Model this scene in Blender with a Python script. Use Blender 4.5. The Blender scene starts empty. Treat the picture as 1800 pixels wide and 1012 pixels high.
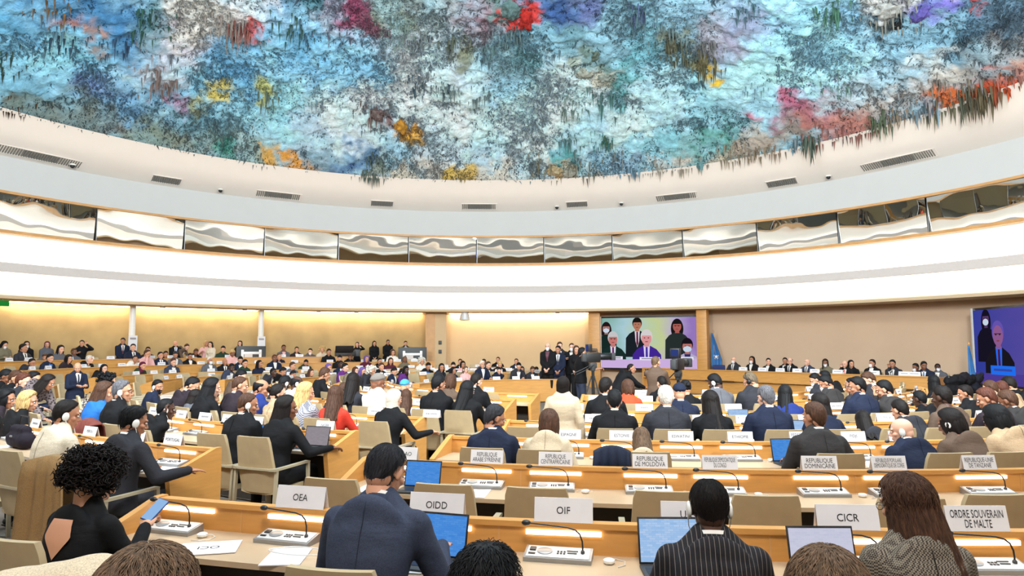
import bpy, bmesh, math, random
import numpy as np
from mathutils import Vector, Matrix, Euler, noise as mnoise
PI = math.pi
scene = bpy.context.scene
col = scene.collection
# ------------------------------------------------------------------ camera, world, lights, exposure
CAMZ, FPX, PITCH = 1.87, 1200.0, math.atan(99 / 1200.0)
cam_data = bpy.data.cameras.new('camera')
cam_data.sensor_width = 36.0
cam_data.lens = 24.0
cam_data.clip_start = 0.05
cam_data.clip_end = 200
cam = bpy.data.objects.new('camera', cam_data)
cam.location = (0, 0, CAMZ)
cam.rotation_euler = (PI / 2 + PITCH, 0, 0)
col.objects.link(cam)
scene.camera = cam
vs = scene.view_settings
vs.view_transform = 'Standard'
vs.look = 'None'
vs.use_curve_mapping = False
vs.gamma = 1.0
vs.exposure = 0.0
cy = scene.cycles
cy.max_bounces = 5
cy.diffuse_bounces = 3
cy.glossy_bounces = 3
cy.transmission_bounces = 2
cy.transparent_max_bounces = 6
cy.caustics_reflective = False
cy.caustics_refractive = False
cy.use_adaptive_sampling = True
cy.adaptive_threshold = 0.02
cy.use_denoising = True
cy.sample_clamp_indirect = 4.0
world = bpy.data.worlds.new('world')
scene.world = world
world.use_nodes = True
world.node_tree.nodes['Background'].inputs[0].default_value = (0.9, 0.95, 1.0, 1)
world.node_tree.nodes['Background'].inputs[1].default_value = 0.2

HK = 0.83                           # size of the hall against its first survey
RC = Vector((-1.35 * HK, 16.1 * HK, 0))      # centre of the round hall
FC = Vector((2.65, 19.2, 0))       # focus of the curved desk rows
EMIT_COVE, EMIT_STRIP, EMIT_WASH = 22.0, 6.0, 42.0

def area_light(name, loc, target, size, power, color, shape='DISK'):
    l = bpy.data.lights.new(name, 'AREA')
    l.shape = shape
    l.size = size
    l.energy = power
    l.color = color
    o = bpy.data.objects.new(name, l)
    o.location = loc
    o.rotation_euler = (Vector(target) - Vector(loc)).to_track_quat('-Z', 'Y').to_euler()
    col.objects.link(o)
    return o
area_light('room_fill_light', (0.5, 8.0, 10.8), (0.5, 12.0, 0), 6.0, 880, (1.0, 0.93, 0.84))  # unseen soft lamp added under the dome to fill the seating
area_light('room_fill_light', (-9.0, 7.0, 8.4), (-5, 20, 0.5), 2.6, 540, (1.0, 0.93, 0.84))  # added fill from the left, out of view and without a fixture
area_light('room_fill_light', (9.0, 7.0, 8.4), (7, 20, 0.8), 2.6, 540, (1.0, 0.93, 0.84))  # added fill from the right, out of view and without a fixture
area_light('front_fill_light', (0.0, -0.9, 8.3), (1, 9, 0.8), 2.0, 700, (1.0, 0.95, 0.90))  # unseen lamp added above the camera to brighten the near rows and cards
area_light('dome_fill_light', (-5.5, 3.5, 6.2), (-5, 17, 11.5), 2.0, 2150, (0.86, 0.95, 1.0))  # unseen lamp added in mid-air to brighten the painted ceiling, left half
area_light('dome_fill_light', (4.5, 3.5, 6.2), (5, 17, 11.5), 2.0, 2450, (0.86, 0.95, 1.0))  # its added counterpart for the right half of the ceiling

# ------------------------------------------------------------------ small helpers
def px_dir(x, y):
    f = Vector((0, math.cos(PITCH), math.sin(PITCH)))
    u = Vector((0, -math.sin(PITCH), math.cos(PITCH)))
    return f + Vector((1, 0, 0)) * ((x - 900) / FPX) + u * ((506 - y) / FPX)
def at_z(x, y, z):
    d = px_dir(x, y)
    return Vector((0, 0, CAMZ)) + d * ((z - CAMZ) / d.z)
def at_y(x, y, Y):
    d = px_dir(x, y)
    return Vector((0, 0, CAMZ)) + d * (Y / d.y)
def project(p):
    v = Vector(p) - Vector((0, 0, CAMZ))
    f = v.y * math.cos(PITCH) + v.z * math.sin(PITCH)
    u = -v.y * math.sin(PITCH) + v.z * math.cos(PITCH)
    return 900 + FPX * v.x / f, 506 - FPX * u / f
def at_ring(x, y, r):
    """point where the sight line of a pixel meets the hall's cylinder of radius r (far side)"""
    r = r * HK
    d = px_dir(x, y)
    o = Vector((0, 0, CAMZ))
    a = d.x ** 2 + d.y ** 2
    ox, oy = -RC.x, -RC.y
    b = 2 * (ox * d.x + oy * d.y)
    c = ox * ox + oy * oy - r * r
    t = (-b + math.sqrt(b * b - 4 * a * c)) / (2 * a)
    return o + d * t
def srgb(r, g, b):
    def f(c):
        c /= 255.0
        return c / 12.92 if c <= 0.04045 else ((c + 0.055) / 1.055) ** 2.4
    return (f(r), f(g), f(b))
def tag(o, label=None, cat=None, group=None, kind=None):
    if label: o['label'] = label
    if cat: o['category'] = cat
    if group: o['group'] = group
    if kind: o['kind'] = kind
    return o
def empty(name, loc=(0, 0, 0), rz=0.0):
    o = bpy.data.objects.new(name, None)
    o.empty_display_size = 0.1
    o.location = loc
    o.rotation_euler = (0, 0, rz)
    col.objects.link(o)
    return o
def link(name, me, parent=None, color=None):
    o = bpy.data.objects.new(name, me)
    col.objects.link(o)
    if parent: o.parent = parent
    if color: o.color = (color[0], color[1], color[2], 1)
    return o
KIDS = {}
def kids(o):
    return list(o.children)
def copy_tree(o, parent=None):
    c = o.copy()
    col.objects.link(c)
    c.parent = parent
    for ch in o.children: copy_tree(ch, c)
    return c
ORD = ['zeroth', 'first', 'second', 'third', 'fourth', 'fifth', 'sixth', 'seventh', 'eighth', 'ninth', 'tenth', 'eleventh', 'twelfth']
def ordinal(n):
    if n < len(ORD): return ORD[n]
    return '%d%s' % (n, {1: 'st', 2: 'nd', 3: 'rd'}.get(n % 10 if n % 100 // 10 != 1 else 0, 'th'))

class MB:
    """collects shapes and links them as one mesh"""
    def __init__(s):
        s.v, s.f, s.m, s.sm = [], [], [], []
    def add(s, verts, faces, m=0, smooth=False, M=None):
        b = len(s.v)
        if M is not None: verts = [M @ Vector(p) for p in verts]
        s.v.extend([tuple(p) for p in verts])
        for f in faces:
            s.f.append(tuple(i + b for i in f))
            s.m.append(m)
            s.sm.append(smooth)
        return s
    def box(s, c, size, M=None, m=0, bev=0.0):
        x, y, z = size[0] / 2, size[1] / 2, size[2] / 2
        b = min(bev, x * .9, y * .9, z * .9)
        if b <= 0:
            vs_ = [(c[0] + i * x, c[1] + j * y, c[2] + k * z) for i in (-1, 1) for j in (-1, 1) for k in (-1, 1)]
            fs = [(0, 1, 3, 2), (4, 6, 7, 5), (0, 4, 5, 1), (2, 3, 7, 6), (0, 2, 6, 4), (1, 5, 7, 3)]
            return s.add(vs_, fs, m, False, M)
        bm = bmesh.new()
        bmesh.ops.create_cube(bm, size=1)
        for v in bm.verts: v.co = Vector((c[0] + v.co.x * 2 * x, c[1] + v.co.y * 2 * y, c[2] + v.co.z * 2 * z))
        bmesh.ops.bevel(bm, geom=list(bm.edges), offset=b, segments=2, profile=0.6, affect='EDGES')
        bm.verts.index_update()
        s.add([v.co.copy() for v in bm.verts], [[v.index for v in f.verts] for f in bm.faces], m, True, M)
        bm.free()
        return s
    def tube(s, pts, r, n=8, m=0, M=None, cap=True, flat=1.0, up=None):
        pts = [Vector(p) for p in pts]
        rs = r if isinstance(r, (list, tuple)) else [r] * len(pts)
        vs_, fs = [], []
        ref = Vector(up) if up else Vector((0, 0, 1))
        for i, p in enumerate(pts):
            t = (pts[min(i + 1, len(pts) - 1)] - pts[max(i - 1, 0)]).normalized()
            a = t.cross(ref)
            if a.length < 1e-3: a = t.cross(Vector((1, 0, 0)))
            a.normalize()
            b = a.cross(t).normalized()
            for k in range(n):
                an = 2 * PI * k / n
                vs_.append(p + a * (math.cos(an) * rs[i]) + b * (math.sin(an) * rs[i] * flat))
        for i in range(len(pts) - 1):
            for k in range(n):
                fs.append((i * n + k, i * n + (k + 1) % n, (i + 1) * n + (k + 1) % n, (i + 1) * n + k))
        if cap:
            fs.append(tuple(range(n))[::-1])
            fs.append(tuple((len(pts) - 1) * n + k for k in range(n)))
        return s.add(vs_, fs, m, True, M)
    def bar(s, pts, w, h, m=0, M=None, up=(0, 0, 1)):
        """square section swept along points"""
        pts = [Vector(p) for p in pts]
        vs_, fs = [], []
        for i, p in enumerate(pts):
            t0 = (pts[i] - pts[i - 1]).normalized() if i else None
            t1 = (pts[i + 1] - pts[i]).normalized() if i < len(pts) - 1 else None
            t = ((t0 or t1) + (t1 or t0)).normalized()
            k = 1.0
            if t0 and t1: k = 1.0 / max(0.5, t.dot(t1))
            a = Vector(up).cross(t)
            if a.length < 1e-3: a = Vector((1, 0, 0))
            a.normalize()
            b = t.cross(a).normalized()
            for i2, j2 in ((-1, -1), (1, -1), (1, 1), (-1, 1)):
                vs_.append(p + a * (i2 * w / 2) + b * (j2 * h / 2 * k))
        for i in range(len(pts) - 1):
            for k in range(4):
                fs.append((i * 4 + k, i * 4 + (k + 1) % 4, (i + 1) * 4 + (k + 1) % 4, (i + 1) * 4 + k))
        fs.append((3, 2, 1, 0))
        n = (len(pts) - 1) * 4
        fs.append((n, n + 1, n + 2, n + 3))
        return s.add(vs_, fs, m, False, M)
    def ellipsoid(s, c, r, M=None, m=0, nu=16, nv=10, R=None):
        vs_, fs = [], []
        c = Vector(c)
        for j in range(1, nv):
            p = PI * j / nv
            for i in range(nu):
                a = 2 * PI * i / nu
                q = Vector((math.sin(p) * math.cos(a) * r[0], math.sin(p) * math.sin(a) * r[1], math.cos(p) * r[2]))
                if R is not None: q = R @ q
                vs_.append(c + q)
        top, bot = Vector((0, 0, r[2])), Vector((0, 0, -r[2]))
        if R is not None: top, bot = R @ top, R @ bot
        vs_ += [c + top, c + bot]
        n = len(vs_)
        for j in range(nv - 2):
            for i in range(nu):
                fs.append((j * nu + i, (j + 1) * nu + i, (j + 1) * nu + (i + 1) % nu, j * nu + (i + 1) % nu))
        for i in range(nu):
            fs.append((n - 2, i, (i + 1) % nu))
            fs.append((n - 1, (nv - 2) * nu + (i + 1) % nu, (nv - 2) * nu + i))
        return s.add(vs_, fs, m, True, M)
    def capsule(s, p0, r0, p1, r1, n=14):
        p0, p1 = Vector(p0), Vector(p1)
        d = p1 - p0
        L = d.length
        if L < 1e-5: return s.ellipsoid(p0, (r0, r0, r0), nu=n)
        t = d / L
        pts, rs = [], []
        for k in range(4):
            a = PI / 2 * (k + 0.4) / 4.4
            pts.append(p0 - t * (r0 * math.cos(a))); rs.append(r0 * math.sin(a))
        pts += [p0, p1]; rs += [r0, r1]
        for k in range(3, -1, -1):
            a = PI / 2 * (k + 0.4) / 4.4
            pts.append(p1 + t * (r1 * math.cos(a))); rs.append(r1 * math.sin(a))
        return s.tube(pts, rs, n)
    def loft(s, rings, n=24, m=0, cap=True, M=None):
        """rings: (centre, x axis, y axis, half width, half depth)"""
        vs_, fs = [], []
        for c, ax, ay, hw, hd in rings:
            for k in range(n):
                a = 2 * PI * k / n
                ca, sa = math.cos(a), math.sin(a)
                e = 0.85
                ca = math.copysign(abs(ca) ** e, ca); sa = math.copysign(abs(sa) ** e, sa)
                vs_.append(Vector(c) + Vector(ax) * (hw * ca) + Vector(ay) * (hd * sa))
        for i in range(len(rings) - 1):
            for k in range(n):
                fs.append((i * n + k, i * n + (k + 1) % n, (i + 1) * n + (k + 1) % n, (i + 1) * n + k))
        if cap:
            fs.append(tuple(range(n))[::-1])
            fs.append(tuple((len(rings) - 1) * n + k for k in range(n)))
        return s.add(vs_, fs, m, True, M)
    def poly(s, pts, thick=(0, 0, 0), m=0, M=None):
        """flat polygon extruded along a vector"""
        n = len(pts)
        a = [Vector(p) for p in pts]
        t = Vector(thick)
        if t.length < 1e-9: return s.add(a, [tuple(range(n))], m, False, M)
        b = [p + t for p in a]
        fs = [tuple(range(n))[::-1], tuple(range(n, 2 * n))]
        for k in range(n): fs.append((k, (k + 1) % n, n + (k + 1) % n, n + k))
        return s.add(a + b, fs, m, False, M)
    def lathe(s, prof, c=(0, 0, 0), n=20, m=0, M=None):
        vs_, fs = [], []
        for r, z in prof:
            for k in range(n):
                a = 2 * PI * k / n
                vs_.append((c[0] + r * math.cos(a), c[1] + r * math.sin(a), c[2] + z))
        for i in range(len(prof) - 1):
            for k in range(n):
                fs.append((i * n + k, i * n + (k + 1) % n, (i + 1) * n + (k + 1) % n, (i + 1) * n + k))
        fs.append(tuple(range(n))[::-1])
        fs.append(tuple((len(prof) - 1) * n + k for k in range(n)))
        return s.add(vs_, fs, m, True, M)
    def grid(s, P, m=0, wrap=False, smooth=True, M=None):
        """P[i][j] points"""
        ni, nj = len(P), len(P[0])
        vs_ = [p for row in P for p in row]
        fs = []
        for i in range(ni - 1):
            for j in range(nj if wrap else nj - 1):
                fs.append((i * nj + j, i * nj + (j + 1) % nj, (i + 1) * nj + (j + 1) % nj, (i + 1) * nj + j))
        return s.add(vs_, fs, m, smooth, M)
    def mesh(s, name, mats, recalc=True, sharp=35):
        me = bpy.data.meshes.new(name)
        me.from_pydata(s.v, [], s.f)
        me.polygons.foreach_set('material_index', s.m)
        me.polygons.foreach_set('use_smooth', s.sm)
        for mt in (mats if isinstance(mats, (list, tuple)) else [mats]): me.materials.append(mt)
        if recalc:
            bm = bmesh.new()
            bm.from_mesh(me)
            bmesh.ops.recalc_face_normals(bm, faces=bm.faces)
            bm.to_mesh(me)
            bm.free()
        me.update()
        if sharp: me.set_sharp_from_angle(angle=math.radians(sharp))
        return me
    def build(s, name, mats, parent=None, color=None, recalc=True, sharp=35):
        return link(name, s.mesh(name, mats, recalc, sharp), parent, color)

# ------------------------------------------------------------------ materials
def nodes_of(name):
    m = bpy.data.materials.new(name)
    m.use_nodes = True
    nt = m.node_tree
    return m, nt, nt.nodes['Principled BSDF'], nt.links
def N(nt, kind, **kw):
    n = nt.nodes.new(kind)
    for k, v in kw.items(): setattr(n, k, v)
    return n
def plain(name, c, rough=0.5, metal=0.0, noise=0.08, scale=12.0, bump=0.0, stretch=(1, 1, 1), spec=0.5):
    """a colour with a little procedural variation and bump"""
    m, nt, b, L = nodes_of(name)
    b.inputs['Roughness'].default_value = rough
    b.inputs['Metallic'].default_value = metal
    b.inputs['Specular IOR Level'].default_value = spec
    tc = N(nt, 'ShaderNodeTexCoord')
    mp = N(nt, 'ShaderNodeMapping')
    mp.inputs['Scale'].default_value = stretch
    L.new(tc.outputs['Object'], mp.inputs[0])
    nz = N(nt, 'ShaderNodeTexNoise')
    nz.inputs['Scale'].default_value = scale
    nz.inputs['Detail'].default_value = 4
    L.new(mp.outputs[0], nz.inputs['Vector'])
    rp = N(nt, 'ShaderNodeValToRGB')
    rp.color_ramp.elements[0].position = 0.3
    rp.color_ramp.elements[1].position = 0.7
    rp.color_ramp.elements[0].color = tuple(max(0, x * (1 - noise)) for x in c) + (1,)
    rp.color_ramp.elements[1].color = tuple(min(1, x * (1 + noise)) for x in c) + (1,)
    L.new(nz.outputs['Fac'], rp.inputs[0])
    L.new(rp.outputs[0], b.inputs['Base Color'])
    if bump:
        bp = N(nt, 'ShaderNodeBump')
        bp.inputs['Strength'].default_value = bump
        bp.inputs['Distance'].default_value = 0.01
        L.new(nz.outputs['Fac'], bp.inputs['Height'])
        L.new(bp.outputs[0], b.inputs['Normal'])
    return m
def emitter(name, c, strength):
    m = bpy.data.materials.new(name)
    m.use_nodes = True
    nt = m.node_tree
    nt.nodes.clear()
    e = N(nt, 'ShaderNodeEmission')
    e.inputs[0].default_value = tuple(c) + (1,)
    e.inputs[1].default_value = strength
    o = N(nt, 'ShaderNodeOutputMaterial')
    nt.links.new(e.outputs[0], o.inputs[0])
    return m
def tinted(name, rough, pattern=None, spec=0.3):
    """colour comes from the object's own colour; pattern adds a woven design"""
    m, nt, b, L = nodes_of(name)
    b.inputs['Roughness'].default_value = rough
    b.inputs['Specular IOR Level'].default_value = spec
    oi = N(nt, 'ShaderNodeObjectInfo')
    tc = N(nt, 'ShaderNodeTexCoord')
    base = oi.outputs['Color']
    def mixc(fac, a, bcol, mode='MIX'):
        mx = N(nt, 'ShaderNodeMix', data_type='RGBA', blend_type=mode)
        if isinstance(fac, float): mx.inputs[0].default_value = fac
        else: L.new(fac, mx.inputs[0])
        for s_, v in ((6, a), (7, bcol)):
            if isinstance(v, tuple): mx.inputs[s_].default_value = v + (1,)
            else: L.new(v, mx.inputs[s_])
        return mx.outputs[2]
    if pattern == 'skin':
        at = N(nt, 'ShaderNodeAttribute', attribute_name='tint')
        base = mixc(1.0, base, at.outputs['Color'], 'MULTIPLY')
        b.inputs['Subsurface Weight'].default_value = 0.0
    elif pattern == 'hair':
        mp = N(nt, 'ShaderNodeMapping'); mp.inputs['Scale'].default_value = (1, 1, .12)
        L.new(tc.outputs['Object'], mp.inputs[0])
        nz = N(nt, 'ShaderNodeTexNoise'); nz.inputs['Scale'].default_value = 110; nz.inputs['Detail'].default_value = 3
        L.new(mp.outputs[0], nz.inputs['Vector'])
        rp = N(nt, 'ShaderNodeValToRGB')
        rp.color_ramp.elements[0].position = .32; rp.color_ramp.elements[0].color = (.45, .45, .45, 1)
        rp.color_ramp.elements[1].position = .7; rp.color_ramp.elements[1].color = (1.5, 1.45, 1.4, 1)
        L.new(nz.outputs['Fac'], rp.inputs[0])
        base = mixc(1.0, base, rp.outputs[0], 'MULTIPLY')
        bp = N(nt, 'ShaderNodeBump'); bp.inputs['Strength'].default_value = .5; bp.inputs['Distance'].default_value = .004
        L.new(nz.outputs['Fac'], bp.inputs['Height']); L.new(bp.outputs[0], b.inputs['Normal'])
    if pattern not in ('skin', 'hair', None):
        mp = N(nt, 'ShaderNodeMapping'); mp.inputs['Scale'].default_value = (1.0, 1.0, 1.9); mp.inputs['Rotation'].default_value = (.3, .5, .2)
        L.new(tc.outputs['Object'], mp.inputs[0])
        nz = N(nt, 'ShaderNodeTexNoise'); nz.inputs['Scale'].default_value = 5.5; nz.inputs['Detail'].default_value = 4; nz.inputs['Distortion'].default_value = .4
        L.new(mp.outputs[0], nz.inputs['Vector'])
        bp = N(nt, 'ShaderNodeBump'); bp.inputs['Strength'].default_value = .32; bp.inputs['Distance'].default_value = .04
        L.new(nz.outputs['Fac'], bp.inputs['Height']); L.new(bp.outputs[0], b.inputs['Normal'])
    if pattern == 'cloth':
        fz = N(nt, 'ShaderNodeTexNoise'); fz.inputs['Scale'].default_value = 240
        L.new(tc.outputs['Object'], fz.inputs['Vector'])
        rp = N(nt, 'ShaderNodeValToRGB')
        rp.color_ramp.elements[0].position = .3; rp.color_ramp.elements[0].color = (.72, .72, .72, 1)
        rp.color_ramp.elements[1].position = .7; rp.color_ramp.elements[1].color = (1.2, 1.2, 1.2, 1)
        L.new(fz.outputs['Fac'], rp.inputs[0])
        base = mixc(1.0, base, rp.outputs[0], 'MULTIPLY')
    elif pattern == 'pinstripe':
        wv = N(nt, 'ShaderNodeTexWave', wave_type='BANDS', bands_direction='X')
        wv.inputs['Scale'].default_value = 15.5
        L.new(tc.outputs['Object'], wv.inputs['Vector'])
        rp = N(nt, 'ShaderNodeValToRGB')
        rp.color_ramp.elements[0].position = .955; rp.color_ramp.elements[0].color = (0, 0, 0, 1)
        rp.color_ramp.elements[1].position = .985; rp.color_ramp.elements[1].color = (1, 1, 1, 1)
        L.new(wv.outputs['Fac'], rp.inputs[0])
        base = mixc(rp.outputs[0], base, srgb(112, 104, 98))
    elif pattern in ('check', 'tweed'):
        ck = N(nt, 'ShaderNodeTexChecker')
        ck.inputs['Scale'].default_value = 84 if pattern == 'check' else 150
        ck.inputs[1].default_value = (1, 1, 1, 1); ck.inputs[2].default_value = (0, 0, 0, 1)
        L.new(tc.outputs['Object'], ck.inputs['Vector'])
        base = mixc(ck.outputs['Fac'], base, srgb(206, 206, 214) if pattern == 'check' else srgb(128, 118, 104))
    elif pattern == 'spots':
        vo = N(nt, 'ShaderNodeTexVoronoi'); vo.inputs['Scale'].default_value = 26
        L.new(tc.outputs['Object'], vo.inputs['Vector'])
        rp = N(nt, 'ShaderNodeValToRGB')
        rp.color_ramp.elements[0].position = .3; rp.color_ramp.elements[0].color = (1, 1, 1, 1)
        rp.color_ramp.elements[1].position = .5; rp.color_ramp.elements[1].color = (0, 0, 0, 1)
        L.new(vo.outputs['Distance'], rp.inputs[0])
        base = mixc(rp.outputs[0], base, srgb(45, 34, 32))
    L.new(base, b.inputs['Base Color'])
    return m
def attr_mat(name, attr, rough=0.8, noise=0.25, scale=7.0):
    """pigment held in a colour attribute, broken up by noise"""
    m, nt, b, L = nodes_of(name)
    b.inputs['Roughness'].default_value = rough
    b.inputs['Specular IOR Level'].default_value = .2
    at = N(nt, 'ShaderNodeAttribute', attribute_name=attr)
    tc = N(nt, 'ShaderNodeTexCoord')
    nz = N(nt, 'ShaderNodeTexNoise'); nz.inputs['Scale'].default_value = scale; nz.inputs['Detail'].default_value = 6
    nz.inputs['Roughness'].default_value = .7
    L.new(tc.outputs['Object'], nz.inputs['Vector'])
    rp = N(nt, 'ShaderNodeValToRGB')
    rp.color_ramp.elements[0].position = .33; rp.color_ramp.elements[0].color = (1 - noise * 2, 1 - noise * 1.8, 1 - noise * 1.6, 1)
    rp.color_ramp.elements[1].position = .62; rp.color_ramp.elements[1].color = (1.08, 1.08, 1.08, 1)
    L.new(nz.outputs['Fac'], rp.inputs[0])
    mx = N(nt, 'ShaderNodeMix', data_type='RGBA', blend_type='MULTIPLY')
    mx.inputs[0].default_value = 1
    L.new(at.outputs['Color'], mx.inputs[6]); L.new(rp.outputs[0], mx.inputs[7])
    L.new(mx.outputs[2], b.inputs['Base Color'])
    bp = N(nt, 'ShaderNodeBump'); bp.inputs['Strength'].default_value = .8; bp.inputs['Distance'].default_value = .12
    L.new(nz.outputs['Fac'], bp.inputs['Height']); L.new(bp.outputs[0], b.inputs['Normal'])
    return m
M = {}
M['wood'] = plain('birch_wood', srgb(202, 145, 76), .42, 0, .09, 3.0, 0, (1, 1, 9))
M['wood_trim'] = plain('oak_trim', srgb(200, 150, 95), .5, 0, .1, 3.0)
M['worktop'] = plain('pale_worktop', srgb(186, 160, 130), .38, 0, .04, 4.0)
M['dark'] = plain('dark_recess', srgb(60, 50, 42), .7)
M['chair'] = plain('beige_leather', srgb(176, 155, 120), .5, 0, .06, 9.0, .05)
M['frame'] = plain('taupe_metal', srgb(178, 166, 140), .4, .15, .03)
M['carpet'] = plain('grey_carpet', srgb(128, 120, 112), .95, 0, .14, 60.0, .2, spec=.1)
M['platform'] = plain('platform_carpet', srgb(120, 108, 92), .95, 0, .1, 50.0, .2, spec=.1)
M['paper'] = plain('white_card', srgb(226, 222, 224), .6, 0, .02)
M['ink'] = plain('black_ink', srgb(24, 24, 26), .6, 0, .02)
M['faint_ink'] = plain('grey_ink', srgb(128, 126, 128), .6, 0, .02)
M['black'] = plain('black_plastic', srgb(22, 22, 24), .4, 0, .1)
M['charcoal'] = plain('charcoal_plastic', srgb(52, 54, 56), .5, 0, .1)
M['grey'] = plain('grey_metal', srgb(150, 150, 150), .35, .5, .04)
M['pale'] = plain('pale_metal', srgb(222, 220, 218), .35, .2, .03)
M['white'] = plain('white_plastic', srgb(232, 230, 224), .4, 0, .02)
M['cream_wall'] = plain('cream_plaster', srgb(236, 226, 216), .85, 0, .01, 2.0)
M['fascia'] = plain('grey_fascia', srgb(196, 196, 194), .7, 0, .01, 2.0)
M['panel'] = plain('white_panel', srgb(240, 236, 230), .7, 0, .01, 2.0)
M['lip'] = plain('grey_lip', srgb(206, 196, 190), .6, 0, .02)
M['soffit'] = plain('beige_soffit', srgb(206, 180, 146), .7, 0, .02)
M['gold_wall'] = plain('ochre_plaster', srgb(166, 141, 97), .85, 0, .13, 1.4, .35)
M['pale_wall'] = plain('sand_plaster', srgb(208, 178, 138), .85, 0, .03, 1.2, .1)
M['taupe_wall'] = plain('taupe_fabric_wall', srgb(204, 174, 146), .9, 0, .03, 1.0)
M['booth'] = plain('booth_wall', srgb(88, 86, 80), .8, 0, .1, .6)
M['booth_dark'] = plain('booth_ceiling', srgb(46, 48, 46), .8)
M['vent'] = plain('vent_metal', srgb(140, 136, 128), .5, .3, .2, 40.0, 0, (1, 1, .1))
M['strip'] = emitter('desk_lamp_strip', (1.0, .84, .66), EMIT_STRIP)
M['cove'] = emitter('cove_lamp', (1.0, .93, .84), EMIT_COVE)
M['wash'] = emitter('wall_wash_lamp', (1.0, .86, .64), EMIT_WASH)
M['skin'] = tinted('skin', .5, 'skin')
M['hair'] = tinted('hair', .6, 'hair', .2)
M['cloth'] = tinted('cloth', .8, 'cloth', .2)
M['pinstripe'] = tinted('pinstripe_cloth', .8, 'pinstripe', .2)
M['check'] = tinted('houndstooth_cloth', .8, 'check', .2)
M['tweed'] = tinted('tweed_cloth', .8, 'tweed', .2)
M['spots'] = tinted('spotted_cloth', .8, 'spots', .2)
M['plainobj'] = tinted('dyed_surface', .45, None, .4)
M['eye'] = plain('eye_dark', srgb(35, 26, 22), .25, 0, .02)
M['eyewhite'] = plain('eye_white', srgb(225, 218, 212), .3, 0, .02)
M['brow'] = plain('brow_hair', srgb(44, 34, 28), .7, 0, .1)
def glass_mat(name, refl, tint):
    m = bpy.data.materials.new(name)
    m.use_nodes = True
    nt = m.node_tree
    nt.nodes.clear()
    g = N(nt, 'ShaderNodeBsdfGlossy'); g.inputs['Roughness'].default_value = 0.01; g.inputs[0].default_value = (.95, .95, .9, 1)
    t = N(nt, 'ShaderNodeBsdfTransparent'); t.inputs[0].default_value = tuple(tint) + (1,)
    mx = N(nt, 'ShaderNodeMixShader'); mx.inputs[0].default_value = refl
    tc = N(nt, 'ShaderNodeTexCoord')
    nz = N(nt, 'ShaderNodeTexNoise'); nz.inputs['Scale'].default_value = .55; nz.inputs['Detail'].default_value = 1
    nt.links.new(tc.outputs['Object'], nz.inputs['Vector'])
    bp = N(nt, 'ShaderNodeBump'); bp.inputs['Strength'].default_value = .25; bp.inputs['Distance'].default_value = .05
    nt.links.new(nz.outputs['Fac'], bp.inputs['Height']); nt.links.new(bp.outputs[0], g.inputs['Normal'])
    o = N(nt, 'ShaderNodeOutputMaterial')
    nt.links.new(t.outputs[0], mx.inputs[1]); nt.links.new(g.outputs[0], mx.inputs[2]); nt.links.new(mx.outputs[0], o.inputs[0])
    return m
M['glass'] = glass_mat('booth_glass', .68, (.55, .58, .55))
M['booth_screen'] = emitter('booth_screen', srgb(70, 90, 170), .5)
# ------------------------------------------------------------------ the hall
def hz_(z):
    return z if z < .5 else CAMZ + (z - CAMZ) * HK
def hall(a, r, z):
    r *= HK
    return Vector((RC.x + r * math.sin(a), RC.y + r * math.cos(a), hz_(z)))
def ang_px(x, r=22.0):
    p = at_ring(x, 605, r)
    return math.atan2(p.x - RC.x, p.y - RC.y)
def ring(name, prof, mat, a0=-PI, a1=PI, n=220, closed_prof=False, parent=None, sharp=35):
    """a profile of (radius, height) swept round the hall"""
    prof = list(prof) + ([prof[0]] if closed_prof else [])
    full = a1 - a0 > 2 * PI - 1e-4
    k = max(2, int(n * (a1 - a0) / (2 * PI)))
    P = [[hall(a0 + (a1 - a0) * i / k, r, z) for r, z in prof] for i in range(k + 1)]
    b = MB().grid(P)
    return b.build(name, mat, parent, sharp=sharp)
def struct(o, label=None):
    o['kind'] = 'structure'
    if label: o['label'] = label
    return o
fl = MB()
fl.add([hall(2 * PI * i / 96, 22.3, 0) for i in range(96)], [tuple(range(96))[::-1]])
struct(fl.build('floor', M['carpet'], recalc=False), 'grey carpeted floor of the round hall')
A_L, A_C, A_S = ang_px(765), ang_px(1040), ang_px(1050)
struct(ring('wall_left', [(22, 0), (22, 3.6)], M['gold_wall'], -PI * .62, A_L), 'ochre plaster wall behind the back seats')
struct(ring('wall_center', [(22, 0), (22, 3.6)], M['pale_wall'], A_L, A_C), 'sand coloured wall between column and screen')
struct(ring('wall_right', [(21.6, 0), (21.6, 3.6)], M['taupe_wall'], A_C, PI * .62), 'taupe fabric wall behind the podium')
struct(ring('wall_back', [(22, 0), (22, 3.6)], M['pale_wall'], PI * .62, 2 * PI - PI * .62), 'wall behind the photographer')
struct(ring('trim_1', [(22.2, 3.58), (19.88, 3.58), (19.86, 3.70), (19.95, 3.74)], M['soffit']), 'beige soffit under the gallery')
struct(ring('wall_gallery_lower', [(19.95, 3.74), (20.2, 4.0), (20.25, 4.62), (20.25, 4.9)], M['panel']), 'white lower gallery band')
struct(ring('wall_gallery_upper', [(20.3, 4.7), (20.3, 5.2), (20.2, 6.06), (19.98, 6.06)], M['panel']), 'white upper gallery band')
struct(ring('trim_2', [(20.08, 4.74), (20.05, 4.58), (19.86, 4.58), (19.83, 4.9), (20.02, 4.95), (20.05, 4.80)], M['lip'], closed_prof=True), 'grey rail between the two white bands')
for nm, r0, r1, z in (('upper', 20.06, 20.22, 4.83), ('lower', 20.09, 20.21, 4.72)):
    o = ring('cove_light', [(r0, z), (r1, z)], M['cove'], n=120)
    tag(o, '%s hidden cove lamp behind the grey gallery rail' % nm, 'cove light', kind='thing')
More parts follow.
